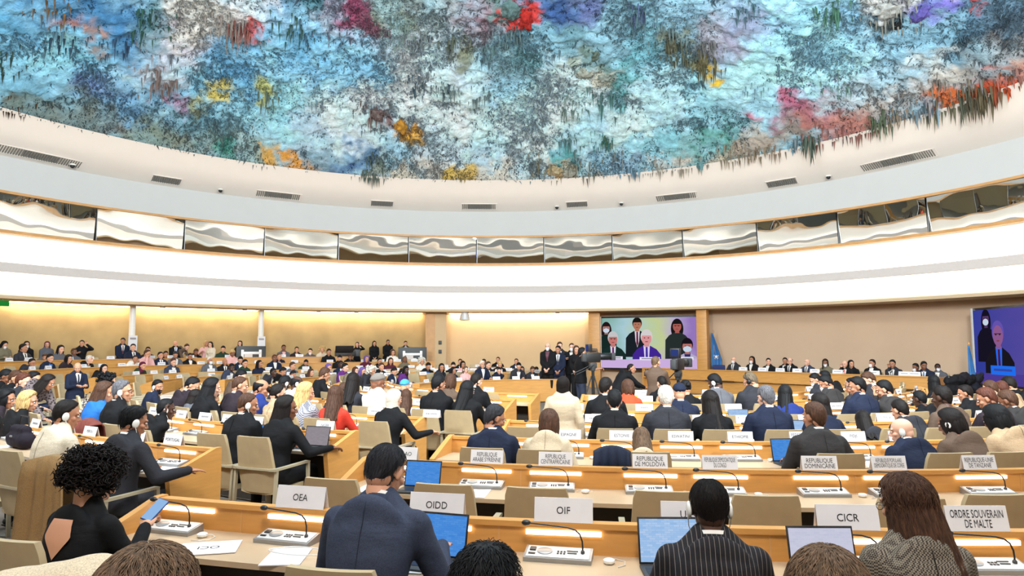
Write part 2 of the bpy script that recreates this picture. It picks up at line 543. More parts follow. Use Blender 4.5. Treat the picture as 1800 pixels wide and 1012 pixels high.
struct(ring('trim_3', [(19.92, 6.04), (19.92, 6.16), (20.12, 6.16), (20.12, 6.04)], M['wood_trim'], closed_prof=True), 'wooden sill under the booth windows')
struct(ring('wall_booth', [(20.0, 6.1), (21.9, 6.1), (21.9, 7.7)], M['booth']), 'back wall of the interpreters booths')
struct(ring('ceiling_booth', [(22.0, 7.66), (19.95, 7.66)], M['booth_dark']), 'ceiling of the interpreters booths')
struct(ring('trim_4', [(19.84, 7.52), (19.84, 7.62), (20.1, 7.62), (20.1, 7.52)], M['wood_trim'], closed_prof=True), 'wooden head rail over the booth windows')
struct(ring('wall_fascia', [(19.9, 7.6), (19.9, 8.92), (20.35, 8.95)], M['fascia']), 'plain grey fascia above the booths')
CONE = ((20.35, 8.95), (18.45, 10.28))
struct(ring('ceiling_rim', [CONE[0], CONE[1]], M['cream_wall']), 'cream sloping band round the painted ceiling')
# booth panes: each its own tilted pane with slim mullion
pane_w = 3.55
npane = int(2 * PI * 19.98 / pane_w)
rnd = random.Random(5)
for i in range(npane):
    a = 2 * PI * (i + .35) / npane
    a = a - 2 * PI if a > PI else a
    if abs(a) > PI * .52: continue
    c = hall(a, 19.98, 6.84)
    b = MB()
    w = pane_w / 2 - .012
    tilt = -0.105 + rnd.uniform(-.004, .004)
    P = []
    for iz in range(5):
        zz = -.70 + 1.40 * iz / 4
        P.append([(w * (2 * j / 10 - 1), -tilt * zz * 1.0 - .02 * ((2 * j / 10 - 1) ** 2), zz) for j in range(11)])
    b.grid(P)
    o = b.build('window_%d' % (i + 1), M['glass'], recalc=False)
    o.location = c
    o.scale = (HK, HK, HK)
    o.rotation_euler = (0, 0, -a + PI + rnd.uniform(-.012, .012))
    struct(o, 'reflecting booth window pane')
    mb = MB()
    mb.box((w + .012, 0, 0), (.022, .05, 1.4))
    mb.build('window_mullion', M['grey'], o)
# booth furniture glimpsed through the glass
for x, w, kind in ((778, .9, 'blue'), (806, .7, 'blue'), (835, .8, 'blue'), (1001, .5, 'blue')):
    p = at_ring(x, 441, 21.3)
    a = math.atan2(p.x - RC.x, p.y - RC.y)
    o = MB().box((0, 0, 0), (w, .05, .42), bev=.01).build('booth_monitor', M['black'])
    MB().box((0, -.03, 0), (w - .06, .01, .36)).build('screen_face', M['booth_screen'], o)
    o.location = hall(a, 20.9, 6.75); o.scale = (.7, .7, .7); o.rotation_euler = (0, 0, -a)
    MB().box((0, .05, -.42), (.08, .06, .5)).build('monitor_stand', M['charcoal'], o)
    tag(o, 'dark monitor inside the interpreters booth, %s' % {778: 'first of the three behind the middle panes', 806: 'second of the three behind the middle panes', 835: 'third of the three behind the middle panes', 1001: 'alone above the camera crew'}[x], 'monitor', 'booth monitors')
# vents and dome cameras on the cream band
def cone_hit(x, y):
    d = px_dir(x, y); o = Vector((0, 0, CAMZ))
    lo, hi = 5.0, 60.0
    def g(t):
        p = o + d * t
        r = math.hypot(p.x - RC.x, p.y - RC.y) / HK
        k = (r - CONE[0][0]) / (CONE[1][0] - CONE[0][0])
        return p.z - (CONE[0][1] + k * (CONE[1][1] - CONE[0][1]))
    # far side crossing: scan
    t, prev, best = 5.0, None, None
    while t < 60:
        v = g(t)
        p = o + d * t
        if prev is not None and prev < 0 <= v or (prev is not None and prev > 0 >= v):
            best = t
        prev = v; t += .05
    return o + d * (best or 30)
slope = math.atan2(CONE[1][1] - CONE[0][1], CONE[0][0] - CONE[1][0])
for k, (x, y, w) in enumerate(((66, 283, 84), (290, 322, 37), (489, 346, 68), (671, 360, 38), (843, 364, 62), (1015, 361, 37), (1191, 349, 66), (1377, 325, 42), (1582, 287, 82))):
    p = at_ring(x, y + 2, 20.12)
    a = math.atan2(p.x - RC.x, p.y - RC.y)
    D = p.y
    wm = w * D / FPX / HK / max(.5, math.cos(a * .9))
    z = 9.22
    r = CONE[0][0] - (z - CONE[0][1]) / math.tan(slope) - .02
    b = MB()
    b.box((0, .03, 0), (wm, .05, .40), m=1)
    o = b.build('air_vent', [M['vent'], M['grey']])
    g = MB()
    for j in range(int(wm / .09)):
        g.box((-wm / 2 + .05 + j * .09, -.01, 0), (.05, .03, .38))
    g.build('grille', M['vent'], o)
    f = MB()
    for zz in (-.2, .2): f.box((0, -.01, zz), (wm + .04, .04, .03))
    for xx in (-wm / 2, wm / 2): f.box((xx, -.01, 0), (.03, .04, .43))
    f.build('frame', M['cream_wall'], o)
    o.location = hall(a, r, z)
    o.scale = (HK, HK, HK)
    o.rotation_euler = (0, 0, -a)
    o.rotation_euler.rotate_axis('X', PI / 2 - slope)
    tag(o, '%s grey slotted air vent from the left on the cream band under the painted ceiling' % ordinal(k + 1), 'vent', 'air vents under the ceiling')
for k, (x, y) in enumerate(((122, 294), (385, 331), (980, 364), (1094, 353), (1461, 311))):
    p = at_ring(x, y, 20.1)
    a = math.atan2(p.x - RC.x, p.y - RC.y)
    z = 9.2
    r = CONE[0][0] - (z - CONE[0][1]) / math.tan(slope)
    r -= .16
    o = MB().lathe([(.09, -.04), (.1, -.07), (.09, -.09)]).build('security_camera', M['white'])
    MB().ellipsoid((0, 0, -.11), (.075, .075, .075)).build('lens_dome', M['black'], o)
    o.location = hall(a, r, z); o.rotation_euler = (0, 0, -a)
    tag(o, '%s small black dome camera from the left on the cream band' % ordinal(k + 1), 'camera', 'dome cameras under the ceiling')

# columns, poles, wall lamps
def at_hall_box(name, x0, x1, r, z0, z1, depth, mat, label, bev=.02):
    p0, p1 = at_ring(x0, 605, r), at_ring(x1, 605, r)
    c = (p0 + p1) / 2
    a = math.atan2(c.x - RC.x, c.y - RC.y)
    w = (p1 - p0).length
    o = MB().box((0, 0, (z1 - z0) / 2), (w, depth, z1 - z0), bev=bev).build(name, mat)
    o.location = (c.x, c.y, z0); o.rotation_euler = (0, 0, -a)
    struct(o, label)
    return o, w
o, w = at_hall_box('column_1', 748, 784, 21.2, 0, hz_(3.58), .75, M['pale_wall'], 'square sand coloured pillar')
for zz in (1.55, 1.95):
    q = MB().box((w * .2, -.40, zz), (.14, .05, .17), bev=.01).build('wall_speaker', M['charcoal'], o)
MB().box((-w * .27, -.378, 1.62), (w * .44, .012, 3.2)).build('shaded_wood_facing', M['wood_trim'], o)  # wood strip whose darker tone stands in for the pillar's shaded left side
at_hall_box('column_2', 1036, 1056, 20.9, 0, hz_(3.58), .4, M['wood'], 'wooden pilaster beside the screen')
o, w = at_hall_box('column_3', 1227, 1245, 20.5, 0, hz_(3.58), .4, M['wood'], 'wooden pilaster between screen and podium wall')
for zz in (.5, 1.3, 2.1, 2.9): MB().box((0, -.202, zz), (w, .01, .02)).build('joint', M['wood_trim'], o)
for k, x in enumerate((231, 458)):
    p = at_ring(x, 605, 20.9)
    a = math.atan2(p.x - RC.x, p.y - RC.y)
    o = MB().lathe([(.105, 0), (.105, hz_(3.58))], n=20).build('column_%d' % (k + 4), M['white'])
    o.location = (p.x, p.y, 0); o.rotation_euler = (0, 0, -a)
    struct(o, 'slim white pole by the back wall')
    n = empty('notice', (p.x - math.sin(a) * .13, p.y - math.cos(a) * .13, 1.92), -a)
    MB().box((0, 0, 0), (.30, .012, .55)).build('sheet', M['paper'], n)
    MB().box((0, -.009, .16), (.2, .004, .07)).build('printed_block', plain('notice_grey', srgb(150, 140, 140)), n)
    tag(n, 'white paper notice on the %s slim pole by the back wall' % ('left' if k == 0 else 'right'), 'notice', 'notices on the poles')
# wall wash lamps under the soffit: one long lamp per bay
bays = [(2, 226), (236, 452), (464, 742), (790, 1034)]
for k, (x0, x1) in enumerate(bays):
    a0, a1 = ang_px(x0, 21.7), ang_px(x1, 21.7)
    o = ring('wall_washer', [(21.72, 3.55), (21.9, 3.55)], M['wash'], a0, a1, n=160)
    tag(o, 'long warm lamp under the soffit lighting the %s bay of the back wall' % ['far left', 'second', 'third', 'sand coloured'][k], 'lamp', 'wall wash lamps')
for k, x in enumerate((285, 430, 560, 626, 980)):
    p = at_ring(x, 560, 20.6)
    o = MB().lathe([(.10, 0), (.10, -.04), (.07, -.07)]).build('ceiling_spotlight', M['white'])
    o.location = (p.x, p.y, hz_(3.58))
    MB().lathe([(.06, -.065), (.055, -.085)]).build('lens', M['wash'], o)
    tag(o, '%s small round spotlight from the left under the gallery soffit' % ordinal(k + 1), 'spotlight', 'soffit spotlights')
p = at_ring(817, 560, 20.3)
o = MB().lathe([(.16, 0), (.18, -.1), (.24, -.34), (.2, -.36)]).build('pendant_lamp', M['pale'])
MB().lathe([(.19, -.355), (.15, -.375)]).build('diffuser', M['paper'], o)
o.location = (p.x, p.y, hz_(3.58))
tag(o, 'grey bell shaped lamp under the soffit by the square pillar', 'lamp')
p = at_ring(3, 551, 20.4)
o = MB().box((0, 0, 0), (.35, .06, .18), bev=.01).build('exit_sign', emitter('exit_green', srgb(40, 150, 60), .7))
o.location = (p.x, p.y, hz_(3.42)); o.rotation_euler = (0, 0, .75)
MB().box((0, 0, .12), (.03, .03, .1)).build('bracket', M['white'], o)
tag(o, 'green exit sign hanging at the far left under the soffit', 'sign')

# ------------------------------------------------------------------ painted ceiling
DR, DZ, DAPEX = 18.62 * HK, hz_(10.22), hz_(15.2)
DS = (DR ** 2 + (DAPEX - DZ) ** 2) / (2 * (DAPEX - DZ))
def dome_z(x, y):
    r2 = (x - RC.x) ** 2 + (y - RC.y) ** 2
    return DAPEX - DS + np.sqrt(np.maximum(DS * DS - r2, 1))
def dome_hit(x, y):
    d = px_dir(x, y); o = Vector((0, 0, CAMZ))
    c = Vector((RC.x, RC.y, DAPEX - DS))
    q = o - c
    a, b, cc = d.dot(d), 2 * q.dot(d), q.dot(q) - DS * DS
    t = (-b + math.sqrt(b * b - 4 * a * cc)) / (2 * a)
    return o + d * t
PAINT = [  # pixel x, y, colour, reach in pixels
(20,20,(90,160,200),60),(100,15,(58,112,158),50),(92,34,(180,105,60),12),(140,45,(185,120,70),14),(170,92,(150,110,80),10),(60,100,(150,210,235),60),(200,60,(45,105,160),45),(250,45,(70,112,112),22),
(262,60,(120,140,150),18),(300,45,(214,210,202),26),(360,35,(220,216,206),26),(430,20,(210,206,204),30),(480,8,(200,200,205),25),(400,58,(190,180,172),18),(425,55,(196,70,58),16),(455,62,(196,66,54),14),(300,85,(205,192,202),24),(290,125,(214,212,216),24),(290,150,(140,120,120),14),(150,85,(140,208,235),50),
(180,145,(108,130,182),26),(60,150,(105,158,182),40),(60,190,(108,124,116),30),(20,185,(96,100,88),16),(150,203,(114,124,116),32),(250,240,(124,140,126),26),(330,262,(132,140,124),22),(200,225,(118,118,112),18),(390,272,(74,166,146),14),(370,255,(130,150,135),18),(440,262,(150,165,150),22),(480,284,(216,166,76),12),(535,290,(226,156,50),13),(600,296,(52,86,140),16),(570,280,(120,150,165),20),(625,270,(84,124,160),16),
(660,292,(140,150,140),14),(700,302,(206,198,180),18),(760,300,(206,202,192),22),(800,310,(214,182,82),13),(830,312,(208,178,96),12),(870,308,(206,200,186),20),(380,174,(206,186,84),13),(465,166,(190,188,96),12),(345,190,(170,170,120),10),(310,186,(170,120,150),12),(420,120,(104,168,208),40),(480,100,(130,190,220),40),(560,90,(116,180,216),42),(620,110,(130,190,222),36),
(645,30,(158,76,108),20),(610,20,(146,120,140),16),(665,45,(150,90,110),12),(600,50,(142,132,148),20),(705,40,(150,166,150),24),(740,15,(140,158,160),24),(560,15,(60,108,120),22),(520,30,(120,160,190),24),(800,85,(122,128,110),14),(810,75,(128,132,104),12),(720,108,(220,230,236),28),(760,95,(200,220,230),26),(850,35,(150,136,146),20),(855,25,(140,96,108),10),(915,30,(204,52,42),13),(935,12,(200,60,52),13),(885,22,(104,134,132),14),(900,40,(190,60,52),9),
(640,185,(214,226,236),28),(590,215,(206,220,232),26),(700,170,(214,228,238),30),(665,212,(112,72,66),9),(655,195,(168,152,146),10),(705,222,(224,164,54),12),(720,240,(216,170,80),10),(540,225,(180,205,220),26),(820,215,(214,228,236),34),(880,200,(200,224,236),34),(500,195,(150,210,232),40),(430,210,(140,195,215),30),(350,220,(120,165,180),26),(770,250,(190,214,226),26),(690,262,(150,190,210),20),(850,260,(176,208,224),26),(230,190,(120,170,205),30),(330,150,(130,195,225),36),
(980,20,(56,86,140),24),(1030,12,(92,104,150),22),(1000,60,(108,150,162),26),(950,60,(130,180,200),22),(1045,108,(98,118,108),14),(1035,132,(192,190,172),13),(1060,138,(186,186,168),12),(1015,120,(150,160,140),12),(1090,130,(78,150,148),22),(1085,165,(70,150,140),18),(1120,100,(110,170,185),26),(1080,60,(120,160,175),26),(1180,82,(108,110,84),14),(1230,112,(122,118,78),15),(1262,118,(224,184,42),7),(1245,70,(160,160,172),20),(1290,75,(152,150,172),22),(1310,90,(140,140,150),14),(1200,40,(140,180,200),26),(1350,100,(166,216,236),40),(1400,60,(150,205,232),40),(1460,85,(152,206,230),40),(1330,40,(140,150,178),24),
(1560,20,(208,208,206),26),(1600,14,(206,206,210),18),(1540,10,(196,196,190),16),(1618,28,(108,98,186),14),(1632,45,(104,98,180),8),(1580,46,(36,38,40),8),(1560,50,(70,90,90),9),(1500,30,(140,190,215),28),(1680,60,(108,150,176),36),(1740,40,(112,146,170),34),(1690,16,(190,70,66),9),(1725,40,(180,80,90),8),(1700,95,(90,112,122),26),(1790,60,(84,106,122),24),(1770,105,(140,136,134),18),(1640,128,(198,194,186),18),(1690,120,(170,166,160),16),(1795,125,(176,150,138),12),(1785,146,(222,92,50),16),(1745,158,(220,96,50),13),(1650,185,(224,116,52),14),(1680,178,(212,104,56),11),(1715,165,(200,80,44),11),(1600,165,(190,182,176),17),(1560,180,(182,170,162),15),(1520,200,(176,160,150),14),
(1420,188,(162,92,112),13),(1450,195,(160,100,110),13),(1385,205,(160,100,120),11),(1400,180,(196,100,130),8),(1440,214,(168,106,96),12),(1480,222,(178,120,108),12),(1400,232,(142,130,120),13),(1500,232,(170,110,100),10),(1320,210,(190,110,132),9),(1500,172,(188,196,200),22),(1310,258,(178,162,146),14),(1260,268,(188,176,156),13),(1350,246,(176,162,148),13),(1200,288,(200,194,184),13),(1150,296,(196,190,180),12),(1250,240,(88,150,140),20),(1200,255,(130,176,180),20),(1150,250,(130,190,202),24),(1300,228,(110,160,165),16),(1100,200,(200,226,236),32),(1000,155,(206,228,236),30),(960,195,(206,228,238),32),(940,150,(190,220,232),24),(950,235,(210,226,232),26),(1040,230,(170,210,225),28),(1000,296,(200,190,166),13),(975,288,(206,164,100),10),(930,300,(150,156,146),12),(1040,302,(160,160,150),12),(1100,290,(132,164,186),16),(1060,280,(120,160,180),15),(1000,268,(76,156,160),14),(925,120,(108,160,168),20),(880,150,(150,196,214),26),(870,110,(150,190,200),24),(1180,170,(176,214,228),30),(1240,170,(150,206,222),28),(1300,150,(172,216,232),32),(1280,195,(150,200,215),24),(1400,140,(170,216,236),32),(1500,130,(166,212,234),32),(1580,100,(120,165,188),30),(1640,85,(110,155,178),26),(1350,185,(150,195,210),24),(1570,140,(150,176,188),24)]
_pp = np.array([tuple(dome_hit(a, b)) for a, b, c, d in PAINT])
_pc = np.array([srgb(*c) for a, b, c, d in PAINT])
_ps = np.array([d * _pp[i, 1] / FPX * (1.25 if (a > 1280 and b > 100 and c[0] > c[2]) else .92) for i, (a, b, c, d) in enumerate(PAINT)])
def hash2(ix, iy, s):
    h = (ix * 374761393 + iy * 668265263 + s * 362437) & 0x7fffffff
    h = ((h ^ (h >> 13)) * 1274126177) & 0x7fffffff
    return ((h ^ (h >> 16)) & 0xffff) / 65535.0
def vnoise(x, y, s=0):
    ix, iy = np.floor(x).astype(np.int64), np.floor(y).astype(np.int64)
    fx, fy = x - ix, y - iy
    fx, fy = fx * fx * (3 - 2 * fx), fy * fy * (3 - 2 * fy)
    a, b = hash2(ix, iy, s), hash2(ix + 1, iy, s)
    c, d = hash2(ix, iy + 1, s), hash2(ix + 1, iy + 1, s)
    return (a * (1 - fx) + b * fx) * (1 - fy) + (c * (1 - fx) + d * fx) * fy
def fbm(x, y, s=0, o=4):
    v, a, t = 0, 1.0, 0
    for i in range(o):
        v = v + a * vnoise(x * 2 ** i, y * 2 ** i, s + i * 7); t += a; a *= .55
    return v / t
def paint_at(x, y):
    """pigment of the ceiling at plan positions; foreshortened seen from the seats, so reach grows with depth"""
    wx = x + (fbm(x * .9, y * .6, 3) - .5) * 1.5 + (fbm(x * 3.5, y * 3.0, 21, 3) - .5) * .9
    wy = y + (fbm(x * .9, y * .6, 11) - .5) * 1.9 + (fbm(x * 3.5, y * 3.0, 33, 3) - .5) * 1.3
    num = np.zeros((len(x), 3)); den = np.zeros(len(x))
    nc = np.zeros((len(x), 3)); dc = np.zeros(len(x))
    for i in range(len(PAINT)):
        sx = _ps[i]; sy = _ps[i] * 1.35
        d2 = ((wx - _pp[i, 0]) / sx) ** 2 + ((wy - _pp[i, 1]) / sy) ** 2
        w = np.exp(-d2 * 1.1) / (_ps[i])
        num += w[:, None] * _pc[i]; den += w
        if PAINT[i][3] >= 20:
            w = np.exp(-d2 * .16) + 1e-6 / (1 + d2)
            nc += w[:, None] * _pc[i]; dc += w
    coarse = nc / dc[:, None]
    c = (num + .13 * coarse) / (den + .13)[:, None]
    # a dusting of pale sky blue sprayed over everything
    v = np.clip((fbm(x * 1.6, y * 1.2, 71, 4) - .42) * 3.2, 0, 1)[:, None] * .42
    g = c.mean(1, keepdims=True)
    sat = (c.max(1, keepdims=True) - c.min(1, keepdims=True)) / (c.max(1, keepdims=True) + 1e-6)
    warm = np.clip((c[:, :1] - c[:, 2:]) * 6, 0, 1)
    v = v * (1 - warm) * np.clip((g - .08) * 6, 0, 1)
    return c * (1 - v) + np.array(srgb(172, 222, 242)) * v
def colour_attr(me, name, rgb):
    a = me.color_attributes.new(name, 'FLOAT_COLOR', 'POINT')
    arr = np.ones((len(me.vertices), 4), np.float32)
    arr[:, :3] = rgb
    a.data.foreach_set('color', arr.ravel())
step = 0.072
n = int(2 * DR / step)
gx, gy = np.meshgrid(np.linspace(-DR, DR, n), np.linspace(-DR, DR, n))
gx, gy = gx.ravel() + RC.x, gy.ravel() + RC.y
rr = np.hypot(gx - RC.x, gy - RC.y)
keep_front = (gy > 5.0)
relief = (fbm(gx * .55, gy * .55, 1, 5) - .5) * .45 + (fbm(gx * 3.2, gy * 3.2, 9, 3) - .5) * .22 + (vnoise(gx * 9, gy * 9, 4) - .5) * .10
gz = dome_z(gx, gy) + relief * np.clip((DR - rr) / 1.0, 0.0, 1)
pc = paint_at(gx, gy)
tone = 1.2 + .34 * fbm(gx * 2.6, gy * 1.9, 40, 4)
pc = np.clip(pc * tone[:, None], 0, 1)
idx = np.arange(n * n).reshape(n, n)
quads = np.stack([idx[:-1, :-1], idx[:-1, 1:], idx[1:, 1:], idx[1:, :-1]], -1).reshape(-1, 4)
ok = (rr[quads].max(1) < DR)
quads = quads[ok]
used = np.unique(quads)
remap = -np.ones(n * n, np.int64); remap[used] = np.arange(len(used))
quads = remap[quads]
def np_mesh(name, verts, faces, mat, smooth=True):
    me = bpy.data.meshes.new(name)
    k = faces.shape[1]
    me.vertices.add(len(verts)); me.vertices.foreach_set('co', np.asarray(verts, np.float32).ravel())
    me.loops.add(faces.size); me.loops.foreach_set('vertex_index', faces.astype(np.int32).ravel())
    me.polygons.add(len(faces))
    me.polygons.foreach_set('loop_start', np.arange(0, faces.size, k, dtype=np.int32))
    me.polygons.foreach_set('use_smooth', np.full(len(faces), smooth))
    me.materials.append(mat)
    me.update(); me.validate()
    return me
M['paint'] = attr_mat('ceiling_paint', 'pigment', .85, .2, 5.0)
me = np_mesh('ceiling', np.stack([gx, gy, gz], -1)[used], quads[:, ::-1], M['paint'])
colour_attr(me, 'pigment', pc[used])
ceiling = link('ceiling', me)
struct(ceiling, 'domed ceiling covered in thick multicoloured paint and stalactites')
# drips of paint
def cones(px_, py_, pz_, L, R, tx, ty, colr, k=5):
    """hanging drips: root ring, belly ring, tip"""
    m = len(px_)
    an = np.linspace(0, 2 * PI, k, endpoint=False)
    jr = np.random.RandomState(3).uniform(.7, 1.3, (m, k))
    def ringv(f, rad):
        return np.stack([px_[:, None] + tx[:, None] * f * L[:, None] + np.cos(an)[None] * (R * rad)[:, None] * jr,
                         py_[:, None] + ty[:, None] * f * L[:, None] + np.sin(an)[None] * (R * rad)[:, None] * jr,
                         np.repeat((pz_ - f * L)[:, None], k, 1)], -1)
    r0, r1, r2 = ringv(-.25, 1.5), ringv(.28, .8), ringv(.68, .36)
    tip = np.stack([px_ + tx * L, py_ + ty * L, pz_ - L], -1)[:, None]
    V = np.concatenate([r0, r1, r2, tip], 1)          # m, 3k+1, 3
    F = []
    for a in range(2):
        for j in range(k): F.append((a * k + j, (a + 1) * k + j, (a + 1) * k + (j + 1) % k)); F.append((a * k + j, (a + 1) * k + (j + 1) % k, a * k + (j + 1) % k))
    for j in range(k): F.append((2 * k + j, 3 * k, 2 * k + (j + 1) % k))
    F = np.array(F)
    faces = (F[None] + (np.arange(m) * (3 * k + 1))[:, None, None]).reshape(-1, 3)
    cols = np.repeat(colr[:, None], 3 * k + 1, 1)
    return V.reshape(-1, 3), faces, cols.reshape(-1, 3)
rs = np.random.RandomState(8)
m = 270000
a = rs.uniform(-PI * .56, PI * .56, m); r = DR * np.sqrt(rs.uniform(0, 1, m))
x = RC.x + r * np.sin(a); y = RC.y + r * np.cos(a)
dens = fbm(x * .8, y * .5, 60, 4)
sel = (y > 9) & (np.abs(x) < .78 * y + 1) & (dens + rs.uniform(-.5, .5, m) > .60) & (r < DR - .05)
x, y, r, dens = x[sel], y[sel], r[sel], dens[sel]
m = len(x)
L = np.clip(rs.gamma(1.3, .026, m), .022, .26) * (0.35 + 1.1 * dens)
R = .010 + L * rs.uniform(.10, .2, m)
base = paint_at(x, y)
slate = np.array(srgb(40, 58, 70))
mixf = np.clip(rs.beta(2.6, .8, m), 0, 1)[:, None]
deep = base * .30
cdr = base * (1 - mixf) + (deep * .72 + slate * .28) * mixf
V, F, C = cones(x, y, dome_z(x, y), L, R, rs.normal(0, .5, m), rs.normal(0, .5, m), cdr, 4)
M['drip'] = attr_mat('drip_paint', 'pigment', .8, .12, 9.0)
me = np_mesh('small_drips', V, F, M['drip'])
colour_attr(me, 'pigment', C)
o = link('small_drips', me, ceiling); o['kind'] = 'stuff'
# rim fringe and the larger clusters, each a part of its own
def cluster(cx, cy, n_, L0, spread, col_, seed):
    q = np.random.RandomState(seed)
    x = cx + q.normal(0, spread, n_); y = cy + q.normal(0, spread * 1.1, n_)
    rr_ = np.hypot(x - RC.x, y - RC.y); k_ = np.minimum(1, (DR - .03) / rr_)
    x = RC.x + (x - RC.x) * k_; y = RC.y + (y - RC.y) * k_
    L_ = .70 * L0 * q.uniform(.3, 1.0, n_) * np.exp(-((x - cx) ** 2 + (y - cy) ** 2) / (2 * (spread * 1.6) ** 2))
    R_ = .010 + L_ * q.uniform(.025, .06, n_)
    c_ = np.array(col_)[None] * q.uniform(.7, 1.2, (n_, 1))
    V, F, C = cones(x, y, dome_z(x, y) - .02, L_, R_, q.normal(0, .06, n_), q.normal(0, .06, n_), c_, 6)
    me = np_mesh('stalactite_cluster', V, F, M['drip'])
    colour_attr(me, 'pigment', np.clip(C, 0, 1))
    return link('stalactite_cluster', me, ceiling)
BIG = [(650,296,.9,.5,(92,110,100)),(652,310,.9,.3,(120,130,120)),(1055,240,.9,.35,(70,130,130)),(1060,180,1.1,.5,(80,120,116)),(790,160,.9,.35,(110,126,126)),(835,165,.9,.35,(100,116,116)),(735,150,.7,.3,(70,90,100)),(780,150,.7,.3,(78,96,104)),(1190,85,1.0,.35,(96,98,76)),(1240,110,1.1,.35,(104,100,72)),(1250,80,.8,.3,(120,120,118)),(400,50,.9,.4,(150,140,132)),(425,60,1.0,.3,(160,100,90)),(285,140,1.3,.35,(130,110,104)),(270,110,.8,.4,(150,140,142)),(655,200,1.0,.35,(120,100,96)),(800,80,.8,.35,(92,100,84)),(500,40,.9,.5,(60,90,80)),(250,40,1.0,.4,(54,92,80)),(90,20,.8,.4,(120,90,60)),(10,110,.6,.4,(60,80,70)),(1000,190,.9,.3,(120,140,132)),(1005,250,1.1,.3,(90,120,120)),(960,290,.9,.5,(150,140,110)),(1030,290,.9,.5,(130,130,116)),(1065,245,.8,.2,(80,110,90)),(1090,290,.7,.5,(130,140,140)),(1160,298,.7,.4,(170,160,146)),(1200,290,.7,.5,(166,156,140)),(1285,276,.9,.5,(160,146,124)),(1325,266,.9,.4,(150,134,112)),(1365,262,.8,.4,(150,130,110)),(1425,246,1.4,.22,(96,110,98)),(1440,240,.8,.5,(150,96,86)),(1500,232,.8,.5,(150,100,90)),(1550,212,1.0,.3,(100,116,90)),(1580,205,.7,.4,(150,130,110)),(1655,190,1.0,.4,(110,108,86)),(1700,176,1.2,.3,(96,100,84)),(1715,170,1.2,.3,(110,100,80)),(1730,160,1.3,.3,(110,100,76)),(1745,158,.9,.3,(140,80,50)),(1560,25,.8,.4,(150,150,140)),(1310,20,.8,.3,(80,110,120)),(1180,60,.8,.4,(110,130,130)),(1135,40,.7,.4,(100,130,140)),(1460,15,1.0,.25,(70,110,90)),(870,85,.7,.3,(110,140,140)),(905,60,.7,.3,(100,120,120)),(470,170,.9,.3,(110,126,110)),(560,180,.5,.4,(120,150,160)),(20,200,.4,.5,(80,60,40)),(120,70,.6,.4,(60,84,100)),(210,80,.7,.3,(60,84,110)),(1115,20,.8,.3,(84,100,130)),(1640,150,.7,.3,(140,130,120)),(1330,150,.6,.35,(120,150,160)),(1470,150,.6,.35,(110,140,130)),(700,60,.6,.4,(120,140,130)),(600,60,.6,.4,(100,104,120))]
for k, (x, y, L0, sp, c) in enumerate(BIG):
    p = dome_hit(x, y)
    cluster(p.x, p.y, 26, L0, sp, srgb(*c), 100 + k)
q = random.Random(4)
for k in range(38):
    x, y = q.uniform(20, 1780), q.uniform(10, 290)
    p = dome_hit(x, y)
    if math.hypot(p.x - RC.x, p.y - RC.y) > DR: continue
    c = paint_at(np.array([p.x]), np.array([p.y]))[0] * .4
    cluster(p.x, p.y, 8, q.uniform(.4, .8), q.uniform(.2, .4), tuple(c * .6 + np.array(srgb(70, 88, 92)) * .4), 300 + k)
# fringe along the rim
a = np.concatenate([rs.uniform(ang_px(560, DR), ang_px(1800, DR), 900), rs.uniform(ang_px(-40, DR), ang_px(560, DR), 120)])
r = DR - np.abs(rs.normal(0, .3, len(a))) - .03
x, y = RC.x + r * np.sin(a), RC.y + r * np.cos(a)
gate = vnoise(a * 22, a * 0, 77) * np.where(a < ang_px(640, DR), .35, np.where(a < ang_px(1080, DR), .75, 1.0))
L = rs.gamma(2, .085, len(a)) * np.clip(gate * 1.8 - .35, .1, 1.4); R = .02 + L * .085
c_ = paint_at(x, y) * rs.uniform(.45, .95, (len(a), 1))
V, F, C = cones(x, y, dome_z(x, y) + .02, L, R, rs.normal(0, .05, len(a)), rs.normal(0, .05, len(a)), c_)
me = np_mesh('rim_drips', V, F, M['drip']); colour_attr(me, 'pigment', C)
o = link('rim_drips', me, ceiling); o['kind'] = 'stuff'
